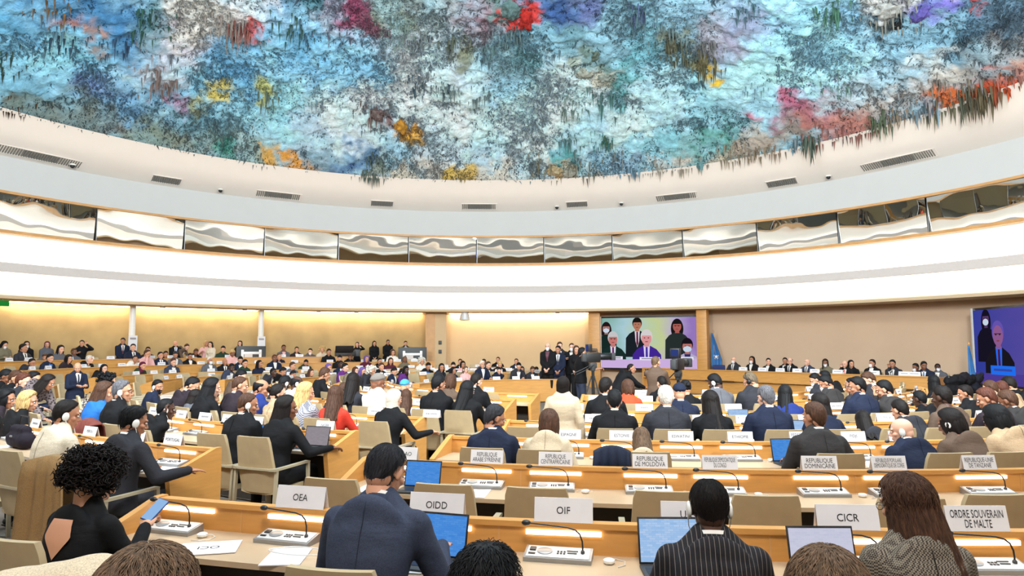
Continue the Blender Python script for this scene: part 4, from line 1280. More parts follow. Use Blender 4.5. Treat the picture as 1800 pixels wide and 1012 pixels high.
def body_parts(pose, sex, lod, yaw=0, pitch=0, sleeve='long', top='suit', lean_=None):
    """all meshes of one figure in its own coordinates: floor at z 0, facing +Y"""
    yaw = int(round(yaw / 10.0)) * 10 if lod > 1 else yaw
    pitch = int(round(pitch / 8.0)) * 8 if lod > 1 else pitch
    key = (pose, lean_, sex, lod, yaw, pitch, sleeve, top if top in ('suit', 'coat', 'vest') else 'top')
    if key in BODY: return BODY[key]
    pk = (pose, lean_, sex, lod, sleeve, key[-1])
    P = POSE[pose]
    stand = P.get('stand', 0)
    lean = math.radians(P['lean'] if lean_ is None else lean_)
    ws = .9 if sex == 'f' else 1.0
    hz = .95 if stand else .53
    L = .53
    def S(t):
        """spine point, forward axis, up axis"""
        n = 12
        y, z = 0.0, hz
        a = lean * .35
        tt = max(t, 0)
        for i in range(n):
            u = tt * (i + .5) / n
            a = lean * (.35 + .75 * u)
            y += math.sin(a) * L * tt / n; z += math.cos(a) * L * tt / n
        a = lean * (.35 + .75 * tt)
        up = Vector((0, math.sin(a), math.cos(a)))
        if t < 0: y += t * L * math.sin(lean * .2); z += t * L
        return Vector((0, y, z)), Vector((0, math.cos(a), -math.sin(a))), up
    prof = [(-.13, .150, .105), (-.05, .172, .122), (.05, .172, .124), (.2, .160 if sex == 'm' else .150, .114), (.38, .152 if sex == 'm' else .132, .106), (.55, .164, .114), (.70, .176, .118), (.82, .172, .108), (.90, .140, .088), (.96, .085, .070), (1.02, .058, .058)]
    def torso(b, inf, t0=-.13, t1=1.02, hem=0.0):
        rg = []
        ts = [p for p in prof if t0 - .001 <= p[0] <= t1]
        for t, hw, hd in ts:
            c, f, u = S(t)
            e = inf * (1 if t < .9 else .5)
            if hem and t <= .05: hw += hem; hd += hem
            rg.append((c - f * .012 * (1 if .5 < t < .9 else 0), (1, 0, 0), f, hw * ws + e, hd + e))
        b.loft(rg, 28)
        if sex == 'f':
            for s in (-1, 1):
                c, f, u = S(.62)
                b.ellipsoid(c + f * .085 + Vector((s * .07, 0, 0)), (.065 + inf * .5, .06 + inf * .5, .065 + inf * .5))
        else:
            c, f, u = S(.68)
            b.ellipsoid(c + f * .06, (.135 + inf, .065 + inf * .6, .085 + inf))
        cn_, f__, u_ = S(.95)
        for s in (-1, 1):
            c, f, u = S(.70)
            b.ellipsoid(c - f * .056, (.168 * ws + inf * .5, .052 + inf * .5, .17 + inf))
            b.capsule(cn_ + u_ * .045 + Vector((s * .03, 0, 0)), .042 + inf, cn_ - u_ * .055 + Vector((s * .13 * ws, 0, 0)), .045 + inf)
    c, f, u = S(.87)
    SH = {s: c + Vector((s * .178 * ws, 0, 0)) - u * .004 for s in (-1, 1)}
    cn, fn, un = S(.97)
    EL, WR = {}, {}
    for s, k in ((-1, 'L'), (1, 'R')):
        T = Vector(P[k])
        EL[s], WR[s] = ik(SH[s], T, .285, .255, Vector((s * .42, -.35, -.9)))
    def arms(b, inf, to=1.0, upper_only=False):
        for s in (-1, 1):
            b.capsule(cn - un * .04 + Vector((s * .055, 0, 0)), .046 + inf, SH[s] - un * .012, .050 + inf * 1.1)
            b.capsule(SH[s] - un * .01, .054 + inf, EL[s], .042 + inf * .9)
            if upper_only: continue
            b.capsule(EL[s], .042 + inf * .9, EL[s].lerp(WR[s], to), .029 + inf * .75)
    HIP = {s: Vector((s * .088, .01, hz - (.02 if not stand else .06))) for s in (-1, 1)}
    if stand: KN = {s: Vector((s * .095, .03, .50)) for s in (-1, 1)}; AN = {s: Vector((s * .10, .0, .09)) for s in (-1, 1)}
    else: KN = {s: Vector((s * .115, .43, .52)) for s in (-1, 1)}; AN = {s: Vector((s * .115, .42, .09)) for s in (-1, 1)}
    def legs(b, inf):
        for s in (-1, 1):
            b.capsule(HIP[s], .084 + inf, KN[s], .056 + inf)
            b.capsule(KN[s], .056 + inf, AN[s], .038 + inf * 1.3)
    H0, fh, uh = S(1.0)
    yr, pr = math.radians(yaw), math.radians(P['pitch'] + pitch)
    base_t = lean * .55
    hc = H0 + Vector((0, math.sin(base_t) * .128 + .032 * math.cos(base_t), math.cos(base_t) * .128))
    HM = Matrix.Translation(hc) @ Euler((0, 0, yr)).to_matrix().to_4x4() @ Euler((-pr, 0, 0)).to_matrix().to_4x4()
    vb = {0: .012, 1: .02, 2: .028}[lod]
    # body
    if pk not in BODY:
        b = MB()
        torso(b, 0); arms(b, 0); legs(b, 0)
        BODY[pk] = dict(core=voxel(b, vb, 3))
    C = BODY[pk]
    g = Geo()
    g.add(*C['core'])
    nb = MB().capsule(H0 - uh * .05, .064, HM @ Vector((0, -.026, -.075)), .056, 18)
    g.add([tuple(p) for p in nb.v], nb.f)
    V, F, T = head({0: .0050, 1: .0075, 2: .011}[lod])
    g.add(V, F, T, HM)
    for s, k in ((-1, 'L'), (1, 'R')):
        d = Vector(P.get('h' + k.lower(), (0, 0, 0)))
        if d.length < .1:
            d = (WR[s] - EL[s]); d.z = -.12 * d.length; d.x *= .5
        d.normalize()
        kd = P.get('gr', 'flat') if ('h' + k.lower()) in P else 'relaxed' if lod else 'flat'
        V, F = hand(kd)
        upv = Vector((0, 0, 1)) if abs(d.z) < .8 else Vector((0, -1, 0)) if d.z > 0 else Vector((s * 1.0, 0, 0))
        x = d.cross(upv).normalized()
        z = x.cross(d).normalized()
        A = Matrix((x, d, z)).transposed().to_4x4()
        A.translation = WR[s]
        Vh = V.copy()
        Fh = F
        if s < 0:
            Vh[:, 0] *= -1; Fh = [f_[::-1] for f_ in F]
        g.add(Vh, Fh, None, A)
    R = dict(HM=HM, body=g.mesh('body', M['skin'], True), WR=WR, S=S)
    # clothes
    if 'jacket' not in C:
        b = MB()
        inf = .020 if top in ('suit', 'coat') else .013
        hem = {'suit': .014, 'coat': .03}.get(top, .006)
        if top == 'coat': inf = .03
        pr_ = list(prof)
        if stand:
            lo = -.30 if top == 'suit' else -.75 if top == 'coat' else -.16
            prof.insert(0, (lo, .17, .125)); prof[1] = (-.13, .172, .125)
        torso(b, inf, -2, .965, hem)
        if sleeve == 'long': arms(b, inf * .75, .97)
        else:
            for s in (-1, 1):
                b.capsule(cn - un * .04 + Vector((s * .055, 0, 0)), .046 + inf, SH[s] - un * .012, .052 + inf)
                b.capsule(SH[s] - un * .01, .056 + inf, SH[s].lerp(EL[s], .75), .05 + inf)
        V, F = voxel(b, {0: .010, 1: .017, 2: .026}[lod], {0: 9, 1: 4, 2: 2}[lod])
        if lod == 0:
            for i in range(len(V)):
                q = Vector(V[i])
                w = mnoise.noise(Vector((q.x * 5, q.y * 5, q.z * 11))) * .006 + mnoise.noise(Vector((q.x * 13, q.y * 9, q.z * 22))) * .0028
                V[i, 1] += w; V[i, 0] += w * .6 * (1 if q.x > 0 else -1)
        g = Geo().add(V, F)
        C['jacketgeo'] = (V, F)
        C['jacket'] = {}
        b = MB(); legs(b, .014)
        pc_, pf, pu = S(-.02)
        b.ellipsoid(pc_ + Vector((0, 0, -.02)), (.172 * ws, .128, .13))
        V, F = voxel(b, {0: .016, 1: .022, 2: .03}[lod], 2)
        C['legs'] = Geo().add(V, F).mesh('trousers', M['cloth'])
        b = MB()
        for s in (-1, 1):
            a = AN[s]
            b.capsule(a + Vector((0, -.03, -.04)), .042, a + Vector((0, .07, -.05)), .038)
            b.capsule(a + Vector((0, .07, -.05)), .038, a + Vector((0, .15, -.062)), .028)
            b.box((a.x, a.y + .055, .012), (.078, .25, .024), bev=.01)
        C['shoes'] = Geo().add([tuple(p) for p in b.v], b.f).mesh('shoes', M['black'])
        # collars, shirt front and tie
        def band(r0, r1, t0, t1, open_=.0, dz=.0):
            b = MB()
            rows = []
            for t, rr in ((t0, r0), (t1, r1), (t1, r1 - .006), (t0, r0 - .006)):
                c_, f_, u_ = S(t)
                row_ = []
                for k in range(29):
                    a = -PI / 2 - (PI - open_) + 2 * (PI - open_) * k / 28
                    front = max(0, math.sin(a))
                    row_.append(c_ + Vector((math.cos(a) * rr, 0, 0)) + f_ * (math.sin(a) * rr * 1.03) - u_ * (.035 * front))
                rows.append(row_)
            b.grid(rows + [rows[0]])
            return b
        b = band(.085, .074, .945, 1.045, .45); C['collar'] = Geo().add([tuple(p) for p in b.v], b.f)
        b = band(.075, .069, .97, 1.075, .12); C['shirt_collar'] = Geo().add([tuple(p) for p in b.v], b.f).mesh('shirt_collar', M['plainobj'])
        def front(tlo, thi, wfun, off, name):
            b = MB()
            rows = []
            for i in range(9):
                t = tlo + (thi - tlo) * i / 8
                c_, f_, u_ = S(t)
                # outer surface by closest jacket verts along forward axis
                w = wfun(i / 8)
                row_ = []
                for j in range(5):
                    x = w * (j / 2 - 1)
                    o_ = np.array(c_) + np.array((x, 0, 0))
                    rel = C['jacketgeo'][0] - o_
                    al = rel @ np.array(f_); lat = np.sqrt(np.maximum((rel ** 2).sum(1) - al ** 2, 0))
                    m_ = (lat < .035) & (al > 0) & (al < .25)
                    dmax = al[m_].max() if m_.any() else .13
                    row_.append(c_ + Vector((x, 0, 0)) + f_ * (dmax + off))
                rows.append(row_)
            b.grid(rows)
            return Geo().add([tuple(p) for p in b.v], b.f).mesh(name, M['plainobj'])
        if top == 'suit' and lod < 2:
            pts = []
            for i in range(14):
                c_, f_, u_ = S(.93 - .98 * i / 13)
                rel = C['jacketgeo'][0] - np.array(c_)
                al = rel @ np.array(f_); lat = np.sqrt(np.maximum((rel ** 2).sum(1) - al ** 2, 0))
                m_ = (lat < .03) & (al < 0)
                if m_.any(): pts.append(c_ + f_ * (al[m_].min() - .0004))
            if len(pts) > 3:
                b = MB().tube(pts, .0022, 6)
                C['seam'] = Geo().add([tuple(p) for p in b.v], b.f).mesh('back_seam', M['cloth'])
        C['shirt'] = front(.42, .98, lambda k: .008 + .055 * k, .006, 'shirt')
        C['tie'] = front(.40, .96, lambda k: .024 - .008 * k, .011, 'tie')
    C['_'] = 1
    R['C'] = C
    BODY[key] = R
    return R
JM = {}
def jacket_mesh(R, mat):
    C = R['C']
    if mat not in C['jacket']:
        C['jacket'][mat] = Geo().add(*C['jacketgeo']).mesh('jacket', M[mat])
    if ('collar', mat) not in C:
        g = C['collar']
        C[('collar', mat)] = g.mesh('collar', M[mat])
    return C['jacket'][mat], C[('collar', mat)]

# ------------------------------------------------------------------ hair and things worn on the head (head coordinates)
def sstep(x): x = np.clip(x, 0, 1); return x * x * (3 - 2 * x)
def scalp(az, p, r):
    """point over the skull; below its equator the surface runs down to the nape"""
    low = np.maximum(p - PI / 2, 0)
    rad = np.where(p < PI / 2, np.sin(np.minimum(p, PI / 2)), 1 - .17 * (low / .8) ** 2)
    z = np.where(p < PI / 2, np.cos(np.minimum(p, PI / 2)) * HR.z * r, -low * .112)
    return np.stack([HC.x + rad * np.sin(az) * HR.x * r, HC.y + rad * np.cos(az) * HR.y * r, HC.z + z], -1)
def hairline(az, style):
    a = np.abs((az + PI) % (2 * PI) - PI)         # 0 front, pi back
    xs = np.radians([0, 35, 62, 80, 95, 110, 135, 180])
    y = {'short': [.88, .94, 1.25, 1.66, 1.70, 2.05, 2.5, 2.66], 'crop': [.86, .92, 1.2, 1.62, 1.66, 1.98, 2.42, 2.56],
         'long': [.80, .86, 1.25, 1.9, 2.1, 2.2, 2.3, 2.35], 'scarf': [.98, 1.05, 1.3, 1.7, 2.2, 2.3, 2.4, 2.45], 'cap': [1.1, 1.15, 1.25, 1.4, 1.5, 1.6, 1.75, 1.8]}[style]
    return np.interp(a, xs, y)
def cap_geo(style, top, side, seed=0, rough=.0, rim=False):
    nu, nv = 60, 36
    az = np.linspace(0, 2 * PI, nu, endpoint=False)
    p = np.linspace(.02, 2.85, nv)
    A, Pp = np.meshgrid(az, p)
    pl = hairline(A, style)
    pl = pl + .10 * (vnoise(A * 14 + 50, Pp * 3 + 9, 5) - .5) + .05 * (vnoise(A * 30 + 50, Pp * 6 + 9, 6) - .5)
    k = sstep((pl - Pp) / .28)
    t = top + (side - top) * sstep((Pp - .5) / .9)
    if style in ('short', 'crop'): t = t * (1 - .7 * sstep((Pp - 1.7) / .7))
    if rim:
        k = k * sstep((Pp - .95) / .25) * sstep((np.abs((A + PI) % (2 * PI) - PI) - 1.0) / .3)
    r = 1 + (t * k - .010 * (1 - k)) / .088
    if rough:
        r = r + rough / .088 * k * (vnoise(np.sin(A) * 9 + 20, Pp * 9 + np.cos(A) * 9 + 30, seed) - .5)
    V = scalp(A, Pp, r).reshape(-1, 3)
    F = []
    for i in range(nv - 1):
        for j in range(nu): F.append((i * nu + j, (i + 1) * nu + j, (i + 1) * nu + (j + 1) % nu, i * nu + (j + 1) % nu))
    F.append(tuple(range(nu)))
    keep = [f for f in F if len(f) > 4 or (Pp.ravel()[list(f)] < pl.ravel()[list(f)] + .35).any()]
    return V, keep
def curtain_geo(length, half, flare, seed=0, back=.09, tuck=0):
    nu, nv = 40, 22
    V, F = [], []
    def pt(psi, s, inset):
        z = .055 - (length + .05) * s
        rx, ry = .089, .110
        g = 1 + .10 * math.sin(min(1, s * 2) * PI / 2) + flare * s - tuck * s ** 3
        w = 1 + .045 * math.sin(psi * 11 + seed + s * 2) * s + .03 * math.sin(psi * 23 + s * 5 + seed)
        x = math.sin(psi) * (rx - inset) * g * w
        y = -.012 - math.cos(psi) * (ry - inset) * g * w - back * s * s * (.3 + .7 * max(0, math.cos(psi * .8)))
        zz = z + .02 * math.sin(psi * 7 + seed) * s
        return (x, y, zz)
    n = 0
    for inset in (0, .022):
        for i in range(nv):
            for j in range(nu):
                V.append(pt(-half + 2 * half * j / (nu - 1), i / (nv - 1), inset))
    o = nu * nv
    for i in range(nv - 1):
        for j in range(nu - 1):
            a = i * nu + j
            F.append((a, a + 1, a + nu + 1, a + nu)); F.append((o + a, o + a + nu, o + a + nu + 1, o + a + 1))
    for j in range(nu - 1):
        a = (nv - 1) * nu + j
        F.append((a, a + 1, o + a + 1, o + a)); F.append((j, o + j, o + j + 1, j + 1))
    for i in range(nv - 1):
        for j in (0, nu - 1):
            a = i * nu + j
            F.append((a, a + nu, o + a + nu, o + a))
    return np.array(V), F, pt
def strand_geo(n, style, thick, seed, r=.0016, length=None, half=2.0, pt=None, spike=0.0):
    """locks lying over the hair so that it reads as strands"""
    q = random.Random(seed)
    b = MB()
    for i in range(n):
        az = q.uniform(0, 2 * PI)
        p0 = q.uniform(.05, 1.9)
        pl = float(hairline(np.array([az]), style)[0])
        p1 = min(p0 + q.uniform(.35, .8), pl - .08)
        if p1 <= p0 + .1: continue
        pts = []
        lift = q.uniform(0.0, .004)
        for k in range(6):
            u = k / 5
            pp = p0 + (p1 - p0) * u
            aa = az + .25 * math.sin(u * 2 + i) * u
            rr = 1 + (thick + lift + .004 * math.sin(PI * u) + spike * u * q.uniform(.3, 1)) / .088
            pts.append(scalp(np.array(aa), np.array(pp), rr))
        b.tube([tuple(x) for x in pts], [r * .5, r, r * 1.1, r, r * .7, r * .15], 4, cap=False)
    if pt:
        for i in range(int(n * 1.2)):
            psi = q.uniform(-half, half) * .98
            s0 = q.uniform(0, .5); s1 = min(1.04, s0 + q.uniform(.25, .6))
            pts = []
            for k in range(7):
                s = s0 + (s1 - s0) * k / 6
                x, y, z = pt(psi + .06 * math.sin(k + i) , s, -.003 - .004 * math.sin(PI * k / 6))
                pts.append((x, y, z))
            b.tube(pts, [r * .4, r, r * 1.3, r * 1.3, r * 1.2, r * .8, r * .2], 4, cap=False)
    return [tuple(v) for v in b.v], b.f
HAIR = {}
def hair_mesh(style, lod, seed=0):
    key = (style, lod, seed)
    if key in HAIR: return HAIR[key]
    g = Geo()
    st = {0: 900, 1: 0, 2: 0}[lod]
    if style == 'short':
        g.add(*cap_geo('short', .019, .008, seed, .005))
        if st: g.add(*strand_geo(st, 'short', .011, seed, .0012))
    elif style == 'spiky':
        g.add(*cap_geo('short', .020, .010, seed, .008))
        g.add(*strand_geo(1100, 'short', .012, seed, .0012, spike=.02))
    elif style == 'crop':
        g.add(*cap_geo('crop', .007, .004, seed, .001))
        if st: g.add(*strand_geo(1500, 'crop', .0035, seed, .0006))
    elif style == 'rim':
        g.add(*cap_geo('crop', .01, .009, seed, .002, True))
    elif style in ('long', 'midlong', 'verylong'):
        L_ = {'long': .33, 'midlong': .25, 'verylong': .50}[style]
        g.add(*cap_geo('long', .022, .018, seed, .004))
        V, F, pt = curtain_geo(L_, 1.95, .06 if style != 'verylong' else .16, seed, .07 if style != 'verylong' else .10, .12 if style != 'verylong' else .05)
        g.add(V, F)
        if st: g.add(*strand_geo(2400, 'long', .02, seed, .0011, half=1.9, pt=pt))
    elif style == 'bob':
        g.add(*cap_geo('long', .026, .022, seed, .005))
        V, F, pt = curtain_geo(.11, 2.15, .08, seed, .0, .24)
        g.add(V, F)
        if st: g.add(*strand_geo(2400, 'long', .024, seed, .0011, half=2.0, pt=pt))
    elif style == 'bun':
        g.add(*cap_geo('long', .014, .010, seed, .003))
        b = MB().ellipsoid((0, -.125, .035), (.042, .036, .04), nu=20, nv=14)
        b.ellipsoid((.01, -.135, .05), (.03, .026, .028))
        g.add([tuple(v) for v in b.v], b.f)
    elif style == 'curly':
        q = random.Random(seed)
        b = MB()
        V, F = cap_geo('long', .04, .04, seed, .02)
        g.add(V, F)
        for i in range(1150 if lod == 0 else 90):
            az = q.uniform(0, 2 * PI); p0 = math.acos(q.uniform(-.72, 1))
            pl = float(hairline(np.array([az]), 'long')[0]) + (.35 if abs((az + PI) % (2 * PI) - PI) > 1.2 else -.05)
            if p0 > pl: continue
            rr = q.uniform(1.32, 2.02 if p0 > .8 else 1.7)
            c = Vector(scalp(np.array(az), np.array(p0), rr))
            if lod == 0:
                d = Vector((q.uniform(-1, 1), q.uniform(-1, 1), q.uniform(-1.4, .3))).normalized()
                a1 = d.orthogonal().normalized(); a2 = d.cross(a1)
                R0 = q.uniform(.009, .017); ln = q.uniform(.04, .08); ph = q.uniform(0, 6)
                pts = [c + d * (ln * (k / 16 - .5)) + (a1 * math.cos(k * .95 + ph) + a2 * math.sin(k * .95 + ph)) * R0 for k in range(17)]
                b.tube(pts, [.0018 + .0016 * math.sin(PI * k / 16) for k in range(17)], 4)
            else:
                b.ellipsoid(c, (.028, .028, .028), nu=8, nv=6)
        g.add([tuple(v) for v in b.v], b.f)
    elif style == 'scarf':
        g.add(*cap_geo('scarf', .014, .014, seed))
        b = MB()
        rows = []
        for z, rx, ry, oy in ((.02, .090, .075, -.045), (-.06, .088, .084, -.028), (-.11, .078, .084, -.02), (-.16, .085, .085, -.03), (-.195, .105, .095, -.035)):
            rows.append([(math.cos(a) * rx, oy + math.sin(a) * ry * (1 if z < -.08 or math.sin(a) < 0 else .35), z + .008 * math.sin(a * 5)) for a in np.linspace(0, 2 * PI, 32, endpoint=False)])
        b.grid(rows, 0, True)
        g.add([tuple(v) for v in b.v], b.f)
    elif style == 'cap':
        g.add(*cap_geo('cap', .026, .018, seed))
    me = g.mesh('hair', M['hair'] if style not in ('scarf', 'cap') else M['cloth'])
    HAIR[key] = me
    return me
def geo_of(b): return Geo().add([tuple(v) for v in b.v], b.f)
def make_worn():
    W = {}
    g = MB()
    for s in (-1, 1):
        g.ellipsoid((s * .031, .0835, .008), (.0115, .010, .0075), m=0, nu=12, nv=8)
        g.ellipsoid((s * .031, .0915, .008), (.0052, .0035, .0055), m=1, nu=10, nv=6)
        g.capsule((s * .014, .0915, .030), .0032, (s * .030, .092, .034), .0036, 8)
        g.capsule((s * .030, .092, .034), .0036, (s * .050, .077, .029), .0024, 8)
    me = g.mesh('eyes', [M['eyewhite'], M['eye']], recalc=False, sharp=0)
    # brows were added with material 0: recolour by height
    for p in me.polygons:
        if p.center.z > .022: p.material_index = 1
    W['eyes'] = me
    g = MB()
    for s in (-1, 1):
        pts = [(s * .033 + .022 * math.cos(a), .103 - .004 * abs(math.cos(a)), .006 + .016 * math.sin(a)) for a in np.linspace(0, 2 * PI, 17)]
        g.tube(pts, .0016, 6, cap=False)
        g.tube([(s * .055, .099, .012), (s * .076, .06, .014), (s * .081, -.005, .012), (s * .079, -.03, -.004)], .0016, 6)
    g.tube([(-.012, .104, .010), (0, .107, .012), (.012, .104, .010)], .0014, 6)
    W['glasses'] = g.mesh('glasses', M['black'], sharp=0)
    g = MB()
    rows = []
    for i in range(9):
        z = -.012 - .095 * i / 8
        bulge = .006 + .014 * math.sin(PI * i / 8)
        w = .062 - .020 * max(0, (i - 4) / 4)
        rows.append([(w * math.sin(a), (.030 + (.072 + bulge) * math.cos(a)) if True else 0, z) for a in np.linspace(-1.15, 1.15, 13)])
    g.grid(rows)
    for s in (-1, 1):
        g.tube([(s * .057, .060, -.03), (s * .080, .0, -.004), (s * .082, -.02, .004)], .0013, 5)
    W['mask'] = g.mesh('face_mask', M['paper'], recalc=False, sharp=0)
    g = MB()
    for s in (-1, 1):
        g.lathe([(.0, 0), (.020, .0), (.027, .005), (.027, .014), (.018, .020), (.001, .020)], n=18, M=Matrix.Translation((s * .079, -.008, -.006)) @ Euler((0, s * PI / 2, 0)).to_matrix().to_4x4() @ Matrix.Scale(1.35, 4, (1, 0, 0)))
        g.tube([(s * .095, -.005, -.03), (s * .09, .02, -.075), (s * .07, .05, -.13), (s * .05, .08, -.22)], .0022, 6)
    W['phones'] = g.mesh('headset', M['white'], sharp=0)
    g = MB()
    for s in (-1, 1):
        g.lathe([(.0, 0), (.026, .0), (.034, .006), (.034, .02), (.02, .026), (.001, .026)], n=18, M=Matrix.Translation((s * .078, -.008, -.004)) @ Euler((0, s * PI / 2, 0)).to_matrix().to_4x4())
    g.tube([(.098 * math.sin(a), -.012, .02 + .128 * math.cos(a)) for a in np.linspace(-1.5, 1.5, 17)], .006, 8)
    W['bighead'] = g.mesh('headphones', M['black'], sharp=0)
    g = MB()
    rows = []
    for i in range(8):
        z = -.030 - .090 * i / 7
        rows.append([((.064 - .022 * max(0, (i - 3) / 4)) * math.sin(a), .024 + (.072 - .012 * max(0, (i - 5) / 2)) * math.cos(a), z + (.014 * (1 - i / 7)) * abs(a)) for a in np.linspace(-1.25, 1.25, 15)])
    g.grid(rows)
    W['beard'] = g.mesh('beard', M['hair'], recalc=False, sharp=0)
    return W
WORN = make_worn()

# ------------------------------------------------------------------ people: words for the table
COLS = dict(bk=('black', (17, 17, 20)), nv=('navy', (26, 33, 54)), gy=('grey', (92, 92, 98)), dg=('dark grey', (44, 44, 50)), lg=('light grey', (170, 170, 174)), bg=('beige', (200, 180, 152)), ta=('tan', (180, 152, 120)), wt=('white', (228, 222, 214)), bu=('blue', (40, 104, 180)), tq=('bright blue', (0, 132, 196)), sb=('slate blue', (52, 58, 76)), rd=('red', (206, 58, 42)), or_=('orange red', (212, 74, 44)), pp=('purple', (96, 44, 116)), gn=('dark green', (36, 58, 42)), br=('brown', (92, 74, 62)), pk=('pink', (222, 170, 165)), mr=('maroon', (84, 30, 48)), ol=('olive', (112, 104, 84)), db=('deep blue', (32, 48, 110)), cr=('cream', (214, 200, 178)), tw=('chequered brown', (52, 44, 40)), ch=('chequered', (40, 44, 62)), sp=('spotted grey', (110, 98, 100)), ps=('pinstriped black', (30, 28, 32)), tn=('dark plum', (42, 33, 40)), cg=('charcoal', (50, 47, 47)))
HCOL = dict(dk=('dark', (24, 18, 17)), bk=('black', (17, 17, 20)), br=('brown', (74, 50, 37)), lb=('light brown', (98, 77, 59)), bl=('blonde', (196, 164, 110)), gy=('grey', (92, 92, 98)), dg=('greying dark', (44, 44, 50)), wh=('white', (214, 208, 198)), rd=('reddish', (84, 48, 37)), mr=('maroon', (92, 26, 52)), cr=('cream', (216, 206, 190)), pp=('purple', (110, 84, 150)), tq=('turquoise', (70, 150, 190)), nv=('navy', (26, 33, 54)), ol=('grey brown', (96, 84, 68)), st=('striped grey', (120, 112, 106)))
SKIN = [(220, 170, 144), (204, 150, 120), (176, 124, 96), (128, 84, 62), (76, 50, 39)]
HWORD = dict(short='short %s hair', spiky='spiky %s hair', crop='cropped %s hair', rim='balding, %s hair', bald='bald head', long='long %s hair', verylong='very long %s hair', midlong='loose %s hair', bob='bobbed %s hair', bun='%s hair bun', curly='curly %s hair', scarf='%s headscarf', cap='%s cap')
PEOPLE = []
def person(loc, rz, tok, near=2, scale=1.0, name='person'):
    """tok: dict of table words"""
    pose = tok.get('pose', 'work')
    sex = tok.get('sex', 'm')
    kind, tc = tok['top']
    hs, hcx = tok['hair']
    sl = 'short' if tok.get('tee') else 'long'
    R = body_parts(pose, sex, near, tok.get('yaw', 0), tok.get('pitch', 0), sl, {'suit': 'suit', 'coat': 'coat'}.get(kind, 'top'), tok.get('lean'))
    root = empty('person', loc, rz)
    root.scale = (scale * tok.get('wide', 1.0), scale * tok.get('wide', 1.0), scale)
    sk = srgb(*SKIN[tok.get('sk', 1)])
    link('body', R['body'], root, sk)
    C = COLS.get(tc) or COLS[tc + '_']
    mat = {'tw': 'tweed', 'ch': 'check', 'sp': 'spots', 'ps': 'pinstripe'}.get(tc, 'cloth')
    jm, cm = jacket_mesh(R, mat)
    j = link({'suit': 'suit_jacket', 'coat': 'coat'}.get(kind, 'jumper' if not tok.get('tee') else 'shirt'), jm, root, srgb(*C[1]))
    if kind in ('suit', 'coat') or tok.get('collar'): link('collar', cm, j, srgb(*C[1]))
    if kind == 'suit' and 'seam' in R['C']: link('back_seam', R['C']['seam'], j, tuple(v * .45 for v in srgb(*C[1])))
    tr = tok.get('legs', 'bk' if tc in ('rd', 'bg', 'cr', 'wt', 'ta', 'bu', 'tq', 'ol', 'tw', 'ch', 'sp', 'pk', 'or', 'br') else tc)
    link('trousers', R['C']['legs'], root, srgb(*(COLS.get(tr) or COLS[tr + '_'])[1]) if tr != 'ps' else srgb(30, 28, 32))
    link('shoes', R['C']['shoes'], root)
    if kind == 'suit' and not tok.get('noshirt'):
        sh = COLS[tok.get('shirt', 'wt')][1]
        link('shirt_collar', R['C']['shirt_collar'], root, srgb(*sh))
        if tok.get('front', True):
            link('shirt', R['C']['shirt'], root, srgb(*sh))
            if tok.get('tie'): link('tie', R['C']['tie'], root, srgb(*COLS[tok['tie']][1]))
    def on_head(nm, me, c=None):
        o = link(nm, me, root, c)
        o.matrix_local = R['HM']
        return o
    if hs != 'bald': on_head('hair' if hs not in ('scarf', 'cap') else 'headscarf' if hs == 'scarf' else 'hat', hair_mesh(hs, near, tok.get('seed', 0)), srgb(*HCOL[hcx][1]))
    on_head('eyes', WORN['eyes'])
    for w in ('glasses', 'mask', 'phones', 'bighead'):
        if tok.get(w): on_head({'mask': 'face_mask', 'phones': 'headset', 'bighead': 'headphones'}.get(w, w), WORN[w])
    if tok.get('beard'): on_head('beard', WORN['beard'], srgb(*HCOL[hcx][1]))
    hw = HWORD[hs] % HCOL[hcx][0] if '%' in HWORD[hs] else HWORD[hs]
    kw = {'suit': 'suit', 'coat': 'coat'}.get(kind, 'top')
    root['desc'] = 'person, %s, %s%s %s' % (hw, 'masked, ' if tok.get('mask') else '', C[0], kw)
    PEOPLE.append((root, R, tok))
    return root, R
def parse(line):
    w, _, lab = line.partition('|')
    a = w.split()
    t = dict(x=float(a[0]), y=float(a[1]))
    h = a[2].split('/'); t['hair'] = (h[0], h[1] if len(h) > 1 else 'dk')
    k = a[3].split('/'); t['top'] = (k[0], k[1])
    for q in a[4:]:
        if '=' in q:
            n, v = q.split('=')
            try: v = float(v)
            except ValueError: pass
            if n in ('sk', 'seed'): v = int(v)
            t[n] = v
        elif q in ('m', 'f'): t['sex'] = q
        else: t[q] = True
    if t['hair'][0] in ('long', 'midlong', 'verylong', 'bob', 'bun', 'scarf') and 'sex' not in t: t['sex'] = 'f'
    t['lab'] = lab.strip()
    return t
